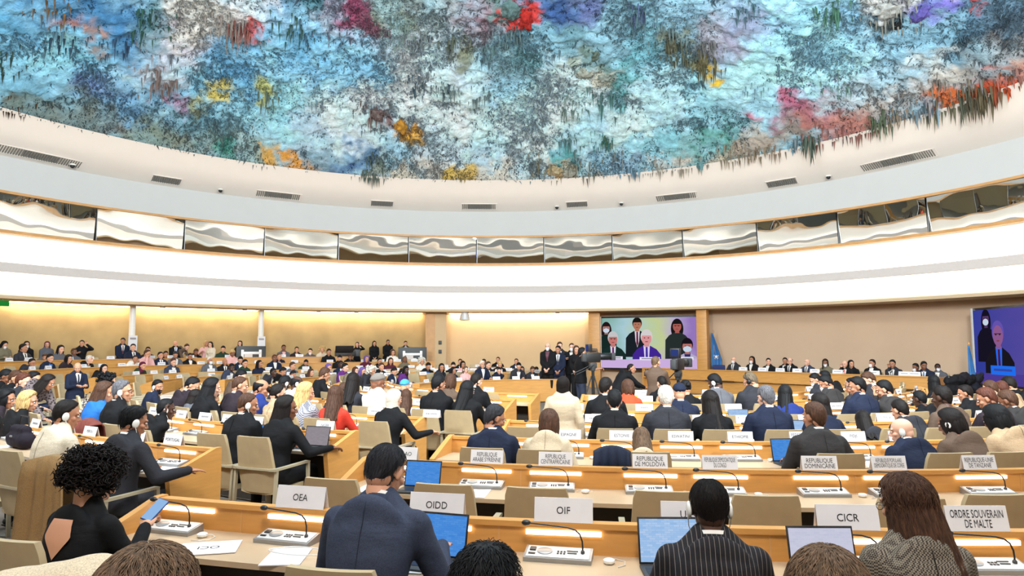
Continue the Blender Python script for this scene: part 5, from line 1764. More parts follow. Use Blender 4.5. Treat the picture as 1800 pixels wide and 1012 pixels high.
# ------------------------------------------------------------------ who sits where (pixel of the head centre, hair, clothes, extras)
TABLE = '''
676 826 crop/dg suit/sb row=C1 near=0 pose=deep pitch=2 yaw=-14 sk=1 legs=sb | person with cropped greying hair in slate blue suit between the cards OEA and OIDD
1246 893 crop/dk suit/ps row=C1 near=0 pose=work sk=4 phones | person in pinstriped black suit and white headset left of the card CICR
1592 890 verylong/br suit/tw sex=f row=C1 near=0 pose=work yaw=28 glasses noshirt sk=1 | person with very long brown hair in chequered jacket right of the card CICR
172 846 curly/dk top/bk sex=f row=C1 near=0 pose=phone yaw=-18 sk=1 | person with curly dark hair in an open-backed black top holding a blue phone
870 736 short/dg suit/nv row=C3 near=1 pose=work yaw=-50 pitch=8 glasses sk=2 | person with glasses and navy suit behind the card REPUBLIQUE ARABE SYRIENNE
965 745 bob/br suit/bg sex=f row=C3 near=1 pose=work yaw=10 noshirt | person with short wavy brown hair in a beige jacket behind the card REPUBLIQUE CENTRAFRICAINE
1127 774 midlong/lb top/bg row=C3 near=1 pose=read yaw=5 | person with straight light brown hair in a beige top behind the card REPUBLIQUE DE MOLDOVA
1431 734 short/br suit/cg row=C3 near=1 pose=side yaw=25 sk=2 | person with short brown hair in charcoal suit behind the card REPUBLIQUE DOMINICAINE
1602 757 bald suit/nv row=C3 near=1 pose=work yaw=55 phones sk=0 | bald person with white headset and navy suit behind the card for COREE
1662 745 bob/dk top/br row=C3 near=1 pose=deep yaw=35 phones | person with dark bobbed hair in a brown top beside the bald person in navy
1744 738 bob/bk suit/ta sex=f row=C3 near=1 pose=deep yaw=15 noshirt | person with black bobbed hair in a tan jacket behind the card REPUBLIQUE-UNIE DE TANZANIE
1080 706 short/bk suit/bk row=C4 near=1 pose=work yaw=0 sk=1
1172 700 short/wh suit/dg row=C4 near=1 pose=work
1247 708 long/dk top/bk row=C4 near=1 pose=work
1347 700 short/gy suit/nv row=C4 near=1 pose=work sk=0
1440 712 long/dk top/nv row=C4 near=1 pose=side yaw=15
1524 740 long/dk top/dg row=C4 near=1 pose=read
1588 722 short/dk suit/dg row=C4 near=1 pose=deep
1640 700 short/dk top/br row=C4 near=1 pose=work sk=4
1695 692 short/dk suit/bk row=C5 near=1 pose=work yaw=35
1736 702 short/rd suit/tn row=C4 near=1 pose=deep yaw=40 sk=2
1772 706 short/br suit/cg row=C4 near=1 pose=deep yaw=20
990 678 scarf/dk coat/bg D=8.1 near=1 pose=hang sex=f face=-12 yaw=0 | person in dark headscarf and long beige coat standing with back turned in the middle
1065 682 short/dk suit/bk row=C5 near=1 pose=work
1194 692 cap/nv suit/nv row=C5 near=1 pose=work sk=1
1320 668 short/ol coat/dg row=C6 near=1 pose=read yaw=40 bighead
1380 694 long/bk top/db row=C5 near=1 pose=work
1103 682 bob/br top/or sex=f row=C6 near=1 pose=work
1163 674 short/dk top/bk row=C7 near=1 pose=work
1210 682 bun/bk top/bk row=C6 near=1 pose=work
1252 672 short/bk suit/gy row=C6 near=1 pose=read yaw=50 phones sk=4
1437 668 short/bk suit/dg row=C7 near=1 pose=read yaw=55 mask
1452 674 short/bk suit/cg row=C6 near=1 pose=read yaw=50 mask
1448 657 short/bk top/bk row=C7 near=2 pose=work
1497 679 bob/bk top/dg row=C6 near=1 pose=work yaw=50 glasses
1515 674 short/bk suit/nv row=C5 near=1 pose=work yaw=55 sk=2
1528 666 short/br suit/dg row=C6 near=1 pose=read yaw=50 sk=0
1548 686 short/bk suit/cg row=C5 near=1 pose=face yaw=40
1614 702 short/bk top/bk row=C5 near=1 pose=work sk=4
1640 672 long/bk top/bk row=C6 near=1 pose=up
1745 684 short/br suit/ol row=C5 near=1 pose=deep
1768 684 short/rd suit/ta row=C5 near=1 pose=deep sc=1
1768 670 short/dk suit/bk row=C6 near=1 pose=deep
1796 700 short/dk suit/cg row=C5 near=1 pose=deep
236 742 short/bk suit/dg row=L1 near=0 pose=side yaw=-25 pitch=10 sk=2 phones | person with short black hair in dark grey suit nearest the card PORTUGAL
117 730 short/dk suit/cr row=L1 near=1 pose=work yaw=-30 phones sk=2 | person with short dark hair in cream jacket by the large handbag
-8 757 long/bk top/tq row=L1 near=1 pose=work | person in a bright blue top with black hair at the left edge of the picture
294 720 short/bk suit/bk row=L2 near=1 pose=chin yaw=-30 phones sk=4 collar | person with short black hair and white headset behind the card PORTUGAL
215 688 short/gy suit/bk row=L2 near=1 pose=up yaw=-40 glasses phones sk=1 front | person with grey hair and glasses in black suit beside the blue shirt
183 690 long/br top/bu row=L2 near=1 pose=work yaw=-30 | person with long brown hair in a blue shirt left of the person with glasses
50 706 bob/bl top/bk D=8.6 near=1 pose=work yaw=-40 | person with blonde bobbed hair in black at the left
12 702 bob/bk top/tn D=9.2 near=1 pose=work yaw=-40 | person with black bobbed hair left of the blonde person
436 712 crop/br suit/bk row=L2 near=1 pose=work yaw=-40 phones sk=2 | person with cropped brown hair in black suit left of the aisle laptop
504 718 long/dk top/bk row=L2 near=1 pose=side yaw=-45 | person with long dark hair in black with the open laptop at the aisle end
346 698 long/dk top/gy row=L3 near=1 pose=work
375 702 long/br top/gy row=L3 near=1 pose=read yaw=-35 phones
278 680 short/bk suit/nv row=L3 near=1 pose=work yaw=-55 phones beard
336 678 short/bk suit/tn row=L4 near=1 pose=read yaw=-30 mask
430 676 crop/br suit/tn row=L3 near=1 pose=work yaw=-30
422 662 short/bk suit/br row=L4 near=1 pose=read yaw=-30
468 684 rim/bk suit/db row=L3 near=1 pose=work yaw=-45 glasses noshirt
490 692 bun/dk suit/ta row=L3 near=1 pose=work yaw=-35 noshirt
528 690 long/bl top/ch row=L3 near=1 pose=work yaw=-35
574 696 long/br top/rd row=L3 near=1 pose=work
617 688 short/br suit/nv row=L3 near=1 pose=work yaw=-30 sk=2
521 674 rim/bk top/wt row=L4 near=1 pose=work yaw=-30 sk=4 phones
501 674 short/bk suit/dg row=L4 near=1 pose=read sk=4 phones
570 648 short/br suit/bk D=13.6 near=1 pose=deep face=-60 sk=2 | person with short brown hair in black suit rising above the left block
612 669 long/ol top/ol row=L4 near=1 pose=work
629 670 long/dk top/dg row=L4 near=1 pose=work
664 674 cap/st coat/wt row=L4 near=1 pose=work yaw=-35 sk=3
693 702 scarf/cr top/bk row=L3 near=1 pose=side yaw=-10
711 699 long/br top/lg row=L4 near=1 pose=work
712 680 cap/tq suit/nv row=L5 near=1 pose=work noshirt
763 674 short/bk suit/bk row=L4 near=1 pose=work yaw=-20 sk=2
806 686 long/bk top/bk row=L4 near=1 pose=work
792 672 bob/br top/br row=L5 near=1 pose=work
837 671 short/dk suit/bk row=L5 near=1 pose=work yaw=-20
192 672 curly/bk top/bk sex=f D=12.4 pose=work near=1
8 659 short/bk suit/bk D=12.6 near=1 pose=read yaw=-10
27 664 short/br suit/bk D=12.0 near=1 pose=work yaw=-30
40 668 short/rd suit/dg D=11.0 near=1 pose=work yaw=-30 sk=0
58 662 short/bk suit/nv D=11.6 near=1 pose=work yaw=-30
372 682 long/bk top/bk D=9.7 near=1
88 672 long/dk coat/sp D=10.6 near=1 pose=bow face=-100 | person in a spotted grey cloak bending forward in the left block
137 646 bald suit/nv D=14.5 near=1 pose=read_standing face=-125 sk=1 front tie=nv | bald person in navy suit standing and reading at the left
57 638 short/dk suit/dg row=F6 near=1 pose=work glasses sk=2
182 648 long/bk top/bk row=F6 pose=work
118 631 bob/dk top/tn row=F7 pose=work
154 632 short/wh suit/bk row=F7 pose=up sk=0
86 630 short/dk suit/nv row=F7 pose=work shirt=bu
76 628 short/br top/gy row=F7 pose=read
8 606 long/bk coat/ol ring=19.6 f=.42 pose=read_standing mask face=-120 | person in an olive coat and white mask standing at the far left by the wall
37 612 short/dk suit/dg row=F8 pose=up tie=bk
47 606 long/bk coat/bk ring=20.0 f=.42 pose=stand mask face=-130 | person with long dark hair, dark coat and white mask standing at the far left
83 606 long/mr coat/gy ring=20.2 f=.42 pose=stand face=-130 | person with maroon hair in a grey coat by the back wall at the left
107 614 long/dk top/gy row=F8 pose=work
116 619 short/br top/gy row=F8 pose=work
144 604 short/bk coat/bk ring=20.2 f=.42 pose=tohead sex=f face=-135 | person in black raising an arm to the head by the back wall
216 600 short/bk suit/nv ring=20.3 f=.42 pose=stand tie=mr face=-140 | person in a navy suit standing by the left slim pole
232 609 short/bk suit/nv row=F8 pose=up tie=nv
246 616 short/bk suit/tn row=F8 pose=work beard
257 618 short/br top/pk row=F8 pose=chin
247 631 bun/dk top/wt row=F7 pose=work
274 625 short/bk suit/nv row=F7 pose=up tie=pp
282 623 short/bk top/bk row=F8 pose=work
291 624 short/dg suit/gy row=F7 pose=read
309 604 bald suit/bk ring=20.3 f=.42 pose=stand face=-145 tie=bu | person with a bald head in a black suit standing by the back wall
310 627 short/bk suit/bk row=F7 pose=work glasses
298 637 short/rd suit/sb row=F7 pose=work
247 643 scarf/mr top/gn row=F6 pose=work
329 610 short/br suit/br ring=20.2 f=.42 pose=bow face=-100 | person in brown bending over the topmost desk
338 619 short/br suit/bk row=F8 pose=read
362 604 long/bl top/pk ring=20.3 f=.42 pose=tohead face=-150 | person with long blonde hair in a pink top standing by the back wall
370 606 long/dk top/cr ring=20.0 f=.42 pose=stand face=170 | person with long dark hair in a cream top standing by the back wall
384 614 short/bk top/gn row=F8 pose=deep
400 621 short/bl top/pk sex=f row=F8 pose=read
360 634 short/wh suit/gy row=F7 pose=up mask
386 636 bald suit/bk row=F7 pose=up sk=2 tie=mr
422 604 long/bk top/bk ring=20.3 f=.42 pose=stand face=-150 | person with long black hair half hidden behind the left display board
414 633 short/bk suit/nv row=F7 pose=read
423 639 short/bk top/gn row=F6 pose=work sex=f
404 646 crop/bk suit/sb row=F6 pose=read sk=4
447 640 long/dk suit/nv row=F6 pose=up noshirt
499 612 short/bk suit/gy row=F8 pose=up shirt=pk
514 615 short/bk suit/tn row=F8 pose=side
540 618 short/bk top/gy row=F8 pose=work mask
551 615 curly/bl top/cr sex=f row=F8 pose=work
571 619 short/bk top/bk row=F8 pose=work
628 606 long/bk top/bk ring=20.3 f=.42 pose=tohead face=-160 | person with dark hair in black standing right of the black equipment case
658 604 long/bk coat/bk ring=20.3 f=.42 pose=stand face=-160 | person with long black hair in a black coat standing by the back wall
682 602 short/bk coat/bk ring=20.3 f=.42 pose=stand face=-160 sex=f | person in a black coat standing left of the right display board
713 604 short/bk suit/bk ring=20.4 f=.42 pose=stand face=-165 | person half hidden behind the right display board
685 620 bob/br top/wt row=F7 pose=work sk=1
473 630 short/rd suit/nv row=F7 pose=up
485 627 crop/br suit/nv row=F7 pose=up tie=pp
507 643 short/br top/gy row=F6 pose=work
532 638 short/bk suit/gn row=F6 pose=read
590 630 short/bk suit/bk row=F7 pose=read
611 628 short/br suit/bk row=F7 pose=read shirt=bu
638 631 bob/pp suit/mr row=F7 pose=work noshirt
661 635 short/bk suit/bk row=F7 pose=work glasses
481 655 short/bk suit/dg row=F5 pose=up sk=4
496 653 short/bk suit/bk row=F5 pose=read
544 655 long/br top/dg row=F5 pose=work
572 646 scarf/pp top/pp row=F6 pose=work
590 641 short/bk suit/nv row=F6 pose=up tie=bu sk=4
604 646 short/bk top/pp row=F6 pose=work
620 652 bob/rd top/lg row=F5 pose=work
638 653 midlong/pp top/gy D=20 pose=work
654 653 curly/wh top/dg sex=f D=19.5 pose=work
664 645 short/br suit/bk row=F6 pose=work
514 662 short/bk suit/dg row=F4 pose=read
680 635 long/br top/mr row=F7 pose=work
705 632 long/lb top/ol row=F7 pose=up
736 636 curly/wh top/wt sex=f row=F7 pose=work
746 644 short/bk suit/bk row=F6 pose=read shirt=bu
772 646 long/bk top/dg row=F6 pose=work
790 643 short/bk top/bk row=F6 pose=read
803 637 short/br suit/bk row=F6 pose=up
808 641 bob/dk top/pk row=F6 pose=work
790 653 long/bk top/nv row=F5 pose=work
806 657 long/lb top/pk row=F4 pose=work phones
839 641 short/wh suit/nv row=F6 pose=up
846 637 short/bk suit/br row=F6 pose=up sk=3
853 642 short/br suit/tn row=F6 pose=work
873 633 short/br suit/bk row=F6 pose=up
874 641 short/bl suit/bk row=F6 pose=read
873 652 short/bk suit/nv row=F4 pose=face
853 654 long/bk top/bk row=F4 pose=work mask
691 653 short/bk suit/nv row=F5 pose=read
702 659 bob/bk top/bk row=F4 pose=read
711 651 long/bk top/pp row=F5 pose=work sk=4
905 636 short/br suit/nv row=F6 pose=up
911 644 short/bk suit/dg row=F5 pose=read
918 650 bob/bk top/db row=F2 pose=work
930 650 short/br suit/dg row=F3 pose=read
941 652 short/bk suit/nv row=F2 pose=read
957 645 short/bk suit/dg row=F4 pose=read sk=4
962 656 short/dg suit/dg row=F2 pose=deep
972 649 bob/rd top/mr row=F3 pose=work
986 648 bob/bl top/pk row=F2 pose=work phones
963 609 bald suit/bk D=22.4 pose=stand mask face=165 legs=bk shirt=mr | bald person in white mask and maroon shirt standing under the sand coloured wall
981 615 short/bk suit/nv D=22.4 pose=stand face=170 tie=nv | person in a navy suit standing second from left under the sand coloured wall
984 606 short/br suit/dg D=23.2 pose=stand face=170 | person in dark grey standing behind the navy suit under the sand coloured wall
1005 611 short/br suit/bk D=22.6 pose=tohead mask face=170 | person in black with white mask and raised hand under the sand coloured wall
1013 615 long/br top/bk D=22.0 pose=stand face=170 | person with long brown hair beside the standing television crew member
1024 620 short/bk top/bk D=17.4 near=1 tee pose=operate face=-70 legs=sb glasses | person in a black T-shirt and jeans working the left television camera
1113 648 crop/dk coat/bk D=15.6 near=1 pose=bend face=-75 sk=2 | person in a black jacket bending over a camera between the two television cameras
1153 637 crop/lb top/br D=13.2 near=1 pose=operate face=-20 legs=nv | person in a brown shirt with back turned at the right television camera
1290 633 bald suit/dg row=P pose=up mask tie=gy sk=0
1322 632 long/dk suit/bk row=P pose=up mask
1351 636 short/bk suit/bk row=P pose=up yaw=30
1380 635 short/bk suit/bk row=P pose=up dd=.9
1389 635 rim/gy suit/bk row=P pose=up glasses sk=0 tie=nv
1419 637 bald suit/sb row=P pose=up sk=0 tie=nv
1451 638 long/dk top/ol row=P pose=work mask yaw=20
1485 640 bald suit/bk row=P pose=chin sk=0 tie=rd
1496 640 long/bk top/bk row=P pose=side yaw=50 dd=.35
1533 639 short/dk suit/bk row=P pose=up mask
1569 640 short/bk suit/dg row=P pose=chin tie=gy sk=2
1609 646 short/bk top/dg row=P pose=work mask sex=f
1624 643 short/bk suit/nv row=P pose=work yaw=35 tie=bu dd=-.25
1648 646 crop/bk suit/gy row=P pose=up mask yaw=30 sk=4 dd=.3
258 1050 long/lb top/br Y=1.52 near=0 pose=up sc=1.0 | person with light brown hair at the bottom edge below the lying white card
856 1046 spiky/bk top/dg Y=1.95 near=0 pose=up | person with spiky black hair at the bottom edge left of the card OIF
1457 1068 bob/lb top/dg Y=1.78 near=0 pose=up | person with light brown hair at the bottom edge, below the laptop by the card CICR
'''
PA, PB = Vector((7.1, 26.2, 0)), Vector((12.45, 20.1, 0))
PDIR = (PB - PA).normalized()
PNRM = Vector((PDIR.y, -PDIR.x, 0))
if PNRM.y > 0: PNRM = -PNRM
def podium_at(x, off):
    """point on the podium line shifted away from the audience by off"""
    d = px_dir(x, 640); k = d.x / d.y
    A = PA - PNRM * off
    s = (k * A.y - A.x) / (PDIR.x - k * PDIR.y)
    return A + PDIR * s
rng = random.Random(11)
todo = [parse(l) for l in TABLE.strip().split('\n')]
HEADOFF = .64
LOG = []
def reach(pose, lean):
    """head centre of a figure in its own coordinates"""
    stand = POSE[pose].get('stand', 0)
    ln = math.radians(lean)
    hy, hz = 0.0, .95 if stand else .53
    for i in range(12):
        u = (i + .5) / 12; a = ln * (.35 + .75 * u)
        hy += math.sin(a) * .53 / 12; hz += math.cos(a) * .53 / 12
    return hy + math.sin(ln * .55) * .128 + .032 * math.cos(ln * .55), hz + math.cos(ln * .55) * .128
SEAT = .86
for t in todo:
    x, y = t['x'], t['y']
    near = int(t.get('near', 2))
    pose = t['pose'] = t.get('pose', 'work')
    if 'yaw' not in t: t['yaw'] = rng.choice((-25, -15, 0, 0, 10, 20, 30)) if near else rng.choice((-10, 0, 10))
    if 'sk' not in t: t['sk'] = rng.choice((0, 1, 1, 1, 2, 2, 3))
    lean = POSE[pose]['lean']
    f = t.get('f', 0.0)
    stand = POSE[pose].get('stand', 0)
    cands = [lean] if stand else [0, 8, 16, 24, 32, 40] if near else [4, 16, 28]
    best = None
    def try_row(key, pen):
        global best
        rw = ROWS[key]; f = rw['f']
        for ln in cands:
            hy, hz = reach(pose, ln)
            for ph, p_ in ring_hits(x, y, rw, SEAT - hy):
                if not rw['p0'] - .03 <= ph <= rw['p1'] + .03: continue
                hp = dpos(ph, rw, SEAT - hy)
                zt = at_y(x, y, hp.y).z - f
                e = abs(zt / hz - 1) + .0015 * abs(ln - lean) + pen
                for o in todo:
                    if o.get('row') == key and 'phi' in o and o is not t:
                        d = (dpos(o['phi'], rw, SEAT) - dpos(ph, rw, SEAT)).length
                        if d < .48: e += (.48 - d) * .5
                if best is None or e < best[0]: best = (e, ln, hp, hy, hz, zt, dict(phi=ph, row=key, f=f))
    if 'row' in t and t['row'] != 'P':
        if t['row'][0] == 'F':
            for k_ in ROWS:
                if k_[0] == 'F': try_row(k_, 0)
        else:
            try_row(t['row'], 0)
            if best is None or (best[0] > .14 and t['row'][0] != 'C'):
                for k_ in ROWS:
                    if k_[0] == t['row'][0] or (t['row'][0] == 'L' and k_[0] == 'F'): try_row(k_, .03)
        if best: f = best[6]['f']
    else:
      for ln in cands:
        hy, hz = reach(pose, ln)
        if t.get('row') == 'P':
            f = 0.0
            hp = podium_at(x, .85 + t.get('dd', 0) - hy); ex = {}
        else:
            q = at_ring(x, y, t['ring']) if 'ring' in t else at_y(x, y, t.get('D', t.get('Y')))
            hp = Vector((q.x, q.y, 0)); ex = {}
        zt = at_y(x, y, hp.y).z - f
        e = abs(zt / hz - 1) + .0015 * abs(ln - lean)
        if best is None or e < best[0]: best = (e, ln, hp, hy, hz, zt, ex)
    if best is None:
        LOG.append(('NOHIT', x, y, t['row'])); continue
    e, ln, hp, hy, hz, zt, ex = best
    t.update(ex)
    t['lean'] = None if stand else ln
    t['f_'] = f; t['hy'] = hy; t['hp'] = hp
    t['sc_'] = max(.88, min(1.08, zt / hz)) if not stand else max(.84, min(1.12, zt / hz))
    if abs(zt / hz - t['sc_']) > .02: LOG.append(('Z', x, y, t.get('row'), 'want %.2f have %.2f lean %d' % (zt, hz, ln)))
# nobody sits in a neighbour's lap
for key, rw in ROWS.items():
    L_ = sorted([t for t in todo if t.get('row') == key and 'phi' in t], key=lambda t: t['phi'])
    gap = .50
    for it in range(30):
        for a, b in zip(L_, L_[1:]):
            d = (dpos(a['phi'], rw, SEAT) - dpos(b['phi'], rw, SEAT)).length
            if d < gap:
                k = (gap - d) / 2 / max(1, d) * .5 if d > .05 else .1
                m = max(.01, (gap - d) / 2) / (rw['R'] + SEAT) * (1.0 if math.cos(a['phi']) >= 0 else 1.3)
                a['phi'] -= m; b['phi'] += m
for t in todo:
    if 'sc_' not in t: continue
    near = int(t.get('near', 2))
    f, hy, hp = t['f_'], t['hy'], t['hp']
    if 'phi' in t:
        rw = ROWS[t['row']]
        rw['taken'].append(t['phi'])
        loc = dpos(t['phi'], rw, SEAT, f); rz = rot(t['phi'])
    elif t.get('row') == 'P':
        rz = math.atan2(-PNRM.x, PNRM.y)
        loc = hp - PNRM * hy; loc.z = f
    else:
        if 'face' in t: rz = math.radians(t['face'])
        else:
            d = FC - hp; rz = math.atan2(-d.x, d.y)
        fw = Vector((-math.sin(rz), math.cos(rz), 0))
        loc = hp - fw * hy; loc.z = f
    t['rz0'] = rz
    root, Rg = person(loc, rz, t, near, t['sc_'])
    t['root'] = root; t['loc'] = loc
# labels: look first, then the place along the desk counted in the picture
for k, i in (('C', 0), ('L', 0), ('F', 0)): pass
for key, rw in ROWS.items():
    rw['short'] = rw['phrase'].replace('the ', '', 1).replace('desk nearest the camera', 'nearest desk').replace(' the camera', ' camera').replace('of the', 'of')
mem = {}
for t in todo:
    if 'root' not in t: continue
    mem.setdefault(t.get('row', '-'), []).append(t)
for key, L_ in mem.items():
    L_.sort(key=lambda t: t['x'])
    for i, t in enumerate(L_):
        r = t['root']
        lab = t['lab']
        if not lab:
            where = 'on podium' if key == 'P' else 'between desks' if key == '-' else ROWS[key]['short']
            lab = '%s, %s from left, %s' % (r['desc'], ordinal(i + 1), where)
        del r['desc']
        tag(r, lab, 'person', 'people in the hall')
# ------------------------------------------------------------------ seats, desks, chairs, signs, consoles along every row
CARDS = {
 'C1': [(532, 'OEA'), (770, 'OIDD'), (991, 'OIF'), (1214, 'UICN'), (1486, 'CICR'), (1711, 'ORDRE SOUVERAIN\nDE MALTE')],
 'C2': [(709, 'RDP LAO'), (857, 'REPUBLIQUE\nARABE SYRIENNE'), (977, 'REPUBLIQUE\nCENTRAFRICAINE'), (1142, 'REPUBLIQUE\nDE MOLDOVA'), (1264, 'REPUBLIQUE DEMOCRATIQUE\nDU CONGO'), (1438, 'REPUBLIQUE\nDOMINICAINE'), (1559, 'REPUBLIQUE POPULAIRE\nDEMOCRATIQUE DE COREE'), (1717, 'REPUBLIQUE-UNIE\nDE TANZANIE')],
 'C3': [(1000, 'ESPAGNE'), (1093, 'ESTONIE'), (1196, 'ESWATINI'), (1300, 'ETHIOPIE'), (1408, 'FEDERATION\nDE RUSSIE'), (1498, 'FIDJI'), (1580, 'GEORGIE')],
 'C4': [(1310, 'ROYAUME-\nUNI'), (1554, 'SOMALIE')],
 'C5': [(1288, 'SLOVENIE'), (1132, None)],
 'C6': [(1134, None), (1360, None)],
 'L1': [(308, 'PORTUGAL'), (162, 'PEROU'), (65, None), (24, None)],
 'L2': [(574, 'NIGER'), (405, None), (321, None), (452, None), (272, None)],
 'L3': [(661, None), (545, None), (760, None)],
}
CARDPOS = {'C1': 900, 'C2': 805, 'C3': 766, 'C4': 730, 'C5': 708, 'C6': 692, 'L1': 760, 'L2': 735, 'L3': 716}
SEATS = {}
for key, rw in ROWS.items():
    R = rw['R']
    sp = .70 if key == 'C1' else .66
    if key in ('C1', 'C2', 'C3'):
        s = [phi_at(key, x, CARDPOS[key]) for x, _ in CARDS[key]]
        d = -sp / R
        s = sorted([q for q in s if q is not None])
        if key == 'C1': s = s + [s[-1] + .80 / R]; s = [s[0] + d] + s
        if key == 'C2': s = [s[0] + 1 * d] + s
        if key == 'C3': s = [s[0] + 2 * d, s[0] + d] + s + [s[-1] + .66 / R]
        s = [q for q in s if rw['p0'] + .1 / R < q < rw['p1'] - .2 / R]
    else:
        s = []
        def ds(p): return R * (1.0 if math.cos(p) >= 0 else math.hypot(math.cos(p), QF * math.sin(p)))
        if key[0] == 'C':
            p = rw['p1'] - .42 / R
            while p > rw['p0'] + .2 / R: s.append(p); p -= sp / R
        else:
            p = rw['p0'] + .42 / ds(rw['p0'])
            while p < rw['p1'] - .25 / R: s.append(p); p += sp / ds(p + .3 / R)
    SEATS[key] = sorted(s)
    build_row(key, SEATS[key])

# chairs: one under everybody seated, the rest at free seats
chair0 = make_chair()
first = [chair0]
far_me = make_far_chair(chair0)
def put_chair(key, phi, off, lab):
    rw = ROWS[key]
    p = dpos(phi, rw, off, rw['f'])
    if key[0] == 'F':
        o = link('conference_chair', far_me)
    elif first:
        o = first.pop()
    else:
        o = copy_tree(chair0)
    o.location = p
    o.rotation_euler = (0, 0, rot(phi))
    tag(o, lab, 'chair', 'beige conference chairs')
    return o
CH = []
for key, rw in ROWS.items():
    for ph in rw['taken']: CH.append((key, ph, .87, True))
    for s in SEATS[key]:
        if all((dpos(s, rw, .87) - dpos(t, rw, .87)).length > .50 for t in rw['taken']):
            p = dpos(s, rw, .9, rw['f'] + .6)
            if in_frame(p, 60): CH.append((key, s, .92 + rng.uniform(-.05, .12), False))
by = {}
for c in CH: by.setdefault((c[0], c[3]), []).append((project(dpos(c[1], ROWS[c[0]], .9, .6))[0], c))
for (key, occ), L_ in by.items():
    L_.sort(key=lambda q: q[0])
    for i, (x, c) in enumerate(L_):
        put_chair(key, c[1], c[2], 'beige chair, %s, %s from left at %s' % ('sat on' if occ else 'empty', ordinal(i + 1), ROWS[key]['short']))

i = 0
for t in todo:
    if 'root' in t and 'row' not in t and not POSE[t['pose']].get('stand'):
        i += 1
        o = copy_tree(chair0); o.location = t['loc']; o.rotation_euler = (0, 0, t['rz0'])
        tag(o, 'beige chair under a person seated apart from the desk rows, %s of these' % ordinal(i), 'chair', 'beige conference chairs')
# name cards
for key, rw in ROWS.items():
    got = []
    for x, txt in CARDS.get(key, []):
        ph = phi_at(key, x, CARDPOS[key])
        if ph is None: print('card?', key, x); continue
        got.append(ph)
        if txt: lab = 'white name card reading %s, %s' % (txt.replace('\n', ' '), rw['short'])
        else: lab = None
        sign(key, ph, txt, 1 if txt else 0, lab=lab, w=.275, h=.088)
    if key in ('C1', 'C2', 'C3') or rw['ph'] < .8 and False: pass
    else:
        for i, s in enumerate(SEATS[key]):
            if any(abs(s - g) * rw['R'] < .45 for g in got): continue
            if key[0] in 'CL' and i % 2 == (len(key) % 2): continue
            if rng.random() < .22: continue
            p = dpos(s, rw, 0, rw['f'] + rw['ph'])
            if in_frame(p, -5): sign(key, s, None, 0)
    L_ = sorted([r for r in rw['signs'] if 'label' not in r], key=lambda r: project(r.location)[0])
    for i, r in enumerate(L_): r['label'] = 'white card with unreadable lettering, %s from left on %s' % (ordinal(i + 1), rw['short'])

# microphone consoles and earpieces
con0 = make_console(); ear0 = make_earpiece()
fc, fe = [con0], [ear0]
for key in ('C1', 'C2', 'C3', 'C4', 'C5', 'C6', 'L1', 'L2', 'L3', 'L4', 'L5', 'F3', 'F4', 'F5', 'F6', 'F7'):
    rw = ROWS[key]
    L_ = []
    for s in SEATS[key]:
        dx = .02 / rw['R']
        p = dpos(s + dx, rw, .13, rw['f'] + .73)
        if not in_frame(p, 10): continue
        if key[0] == 'F' and rng.random() < .45: continue
        L_.append((project(p)[0], s, p))
    L_.sort(key=lambda q: q[0])
    for i, (x, s, p) in enumerate(L_):
        o = fc.pop() if fc else copy_tree(con0)
        o.location = p; o.rotation_euler = (0, 0, rot(s) + rng.uniform(-.06, .06))
        tag(o, 'grey console with gooseneck microphone, %s from left on %s' % (ordinal(i + 1), rw['short']), 'microphone', 'microphone consoles')
        if key in ('C1', 'C2', 'C3', 'L1', 'L2'):
            q = dpos(s - .245 / rw['R'], rw, .17 + rng.uniform(-.02, .03), rw['f'] + .731)
            if not in_frame(q, 0): continue
            e = fe.pop() if fe else copy_tree(ear0)
            e.location = q; e.rotation_euler = (0, 0, rng.uniform(0, 6))
            tag(e, 'small white earpiece by the %s console from left on %s' % (ordinal(i + 1), rw['short']), 'earpiece', 'earpieces on the desks')

# laptops
def put_laptop(key, x, y, kind, lab, w=.32, turn=0.0, off=.36):
    rw = ROWS[key]
    ph = phi_at(key, x, y, off)
    o = make_laptop(SCR[kind], w)
    o.location = dpos(ph, rw, off, rw['f'] + .731)
    o.rotation_euler = (0, 0, rot(ph) + turn)
    tag(o, lab, 'laptop', 'laptops on the desks')
    return o
put_laptop('C1', 752, 930, 'blue', 'laptop with blue screen right of the person in slate blue at the nearest desk', .33, -.12)
put_laptop('C1', 1190, 945, 'doc', 'black laptop showing a document left of the person in the pinstriped suit', .34, .10, .3)
put_laptop('C1', 1466, 960, 'pale', 'open laptop with a pale blank screen under the card CICR', .33, .06, .38)
put_laptop('C2', 733, 880, 'blue', 'laptop with blue screen on the second desk under the card RDP LAO', .30, .0, .40)
put_laptop('C3', 1396, 790, 'blue', 'laptop with bright blue screen before the person in the charcoal suit', .32, .1)
put_laptop('C4', 1402, 748, 'doc', 'laptop with pale blue screen at the fourth desk, above the card FEDERATION DE RUSSIE', .32)
put_laptop('C5', 1304, 722, 'doc', 'laptop with pale blue screen left of the grey-haired person in navy', .30)
put_laptop('L2', 463, 758, 'blue', 'laptop with blue screen left of the long-haired person in black at the aisle', .30, .2)
put_laptop('L2', 545, 752, 'grey', 'open laptop with grey screen under the card NIGER', .32, .05, .34)
put_laptop('C5', 1680, 722, 'blue', 'small tablet with violet screen before the person in black at the right', .2, .2)

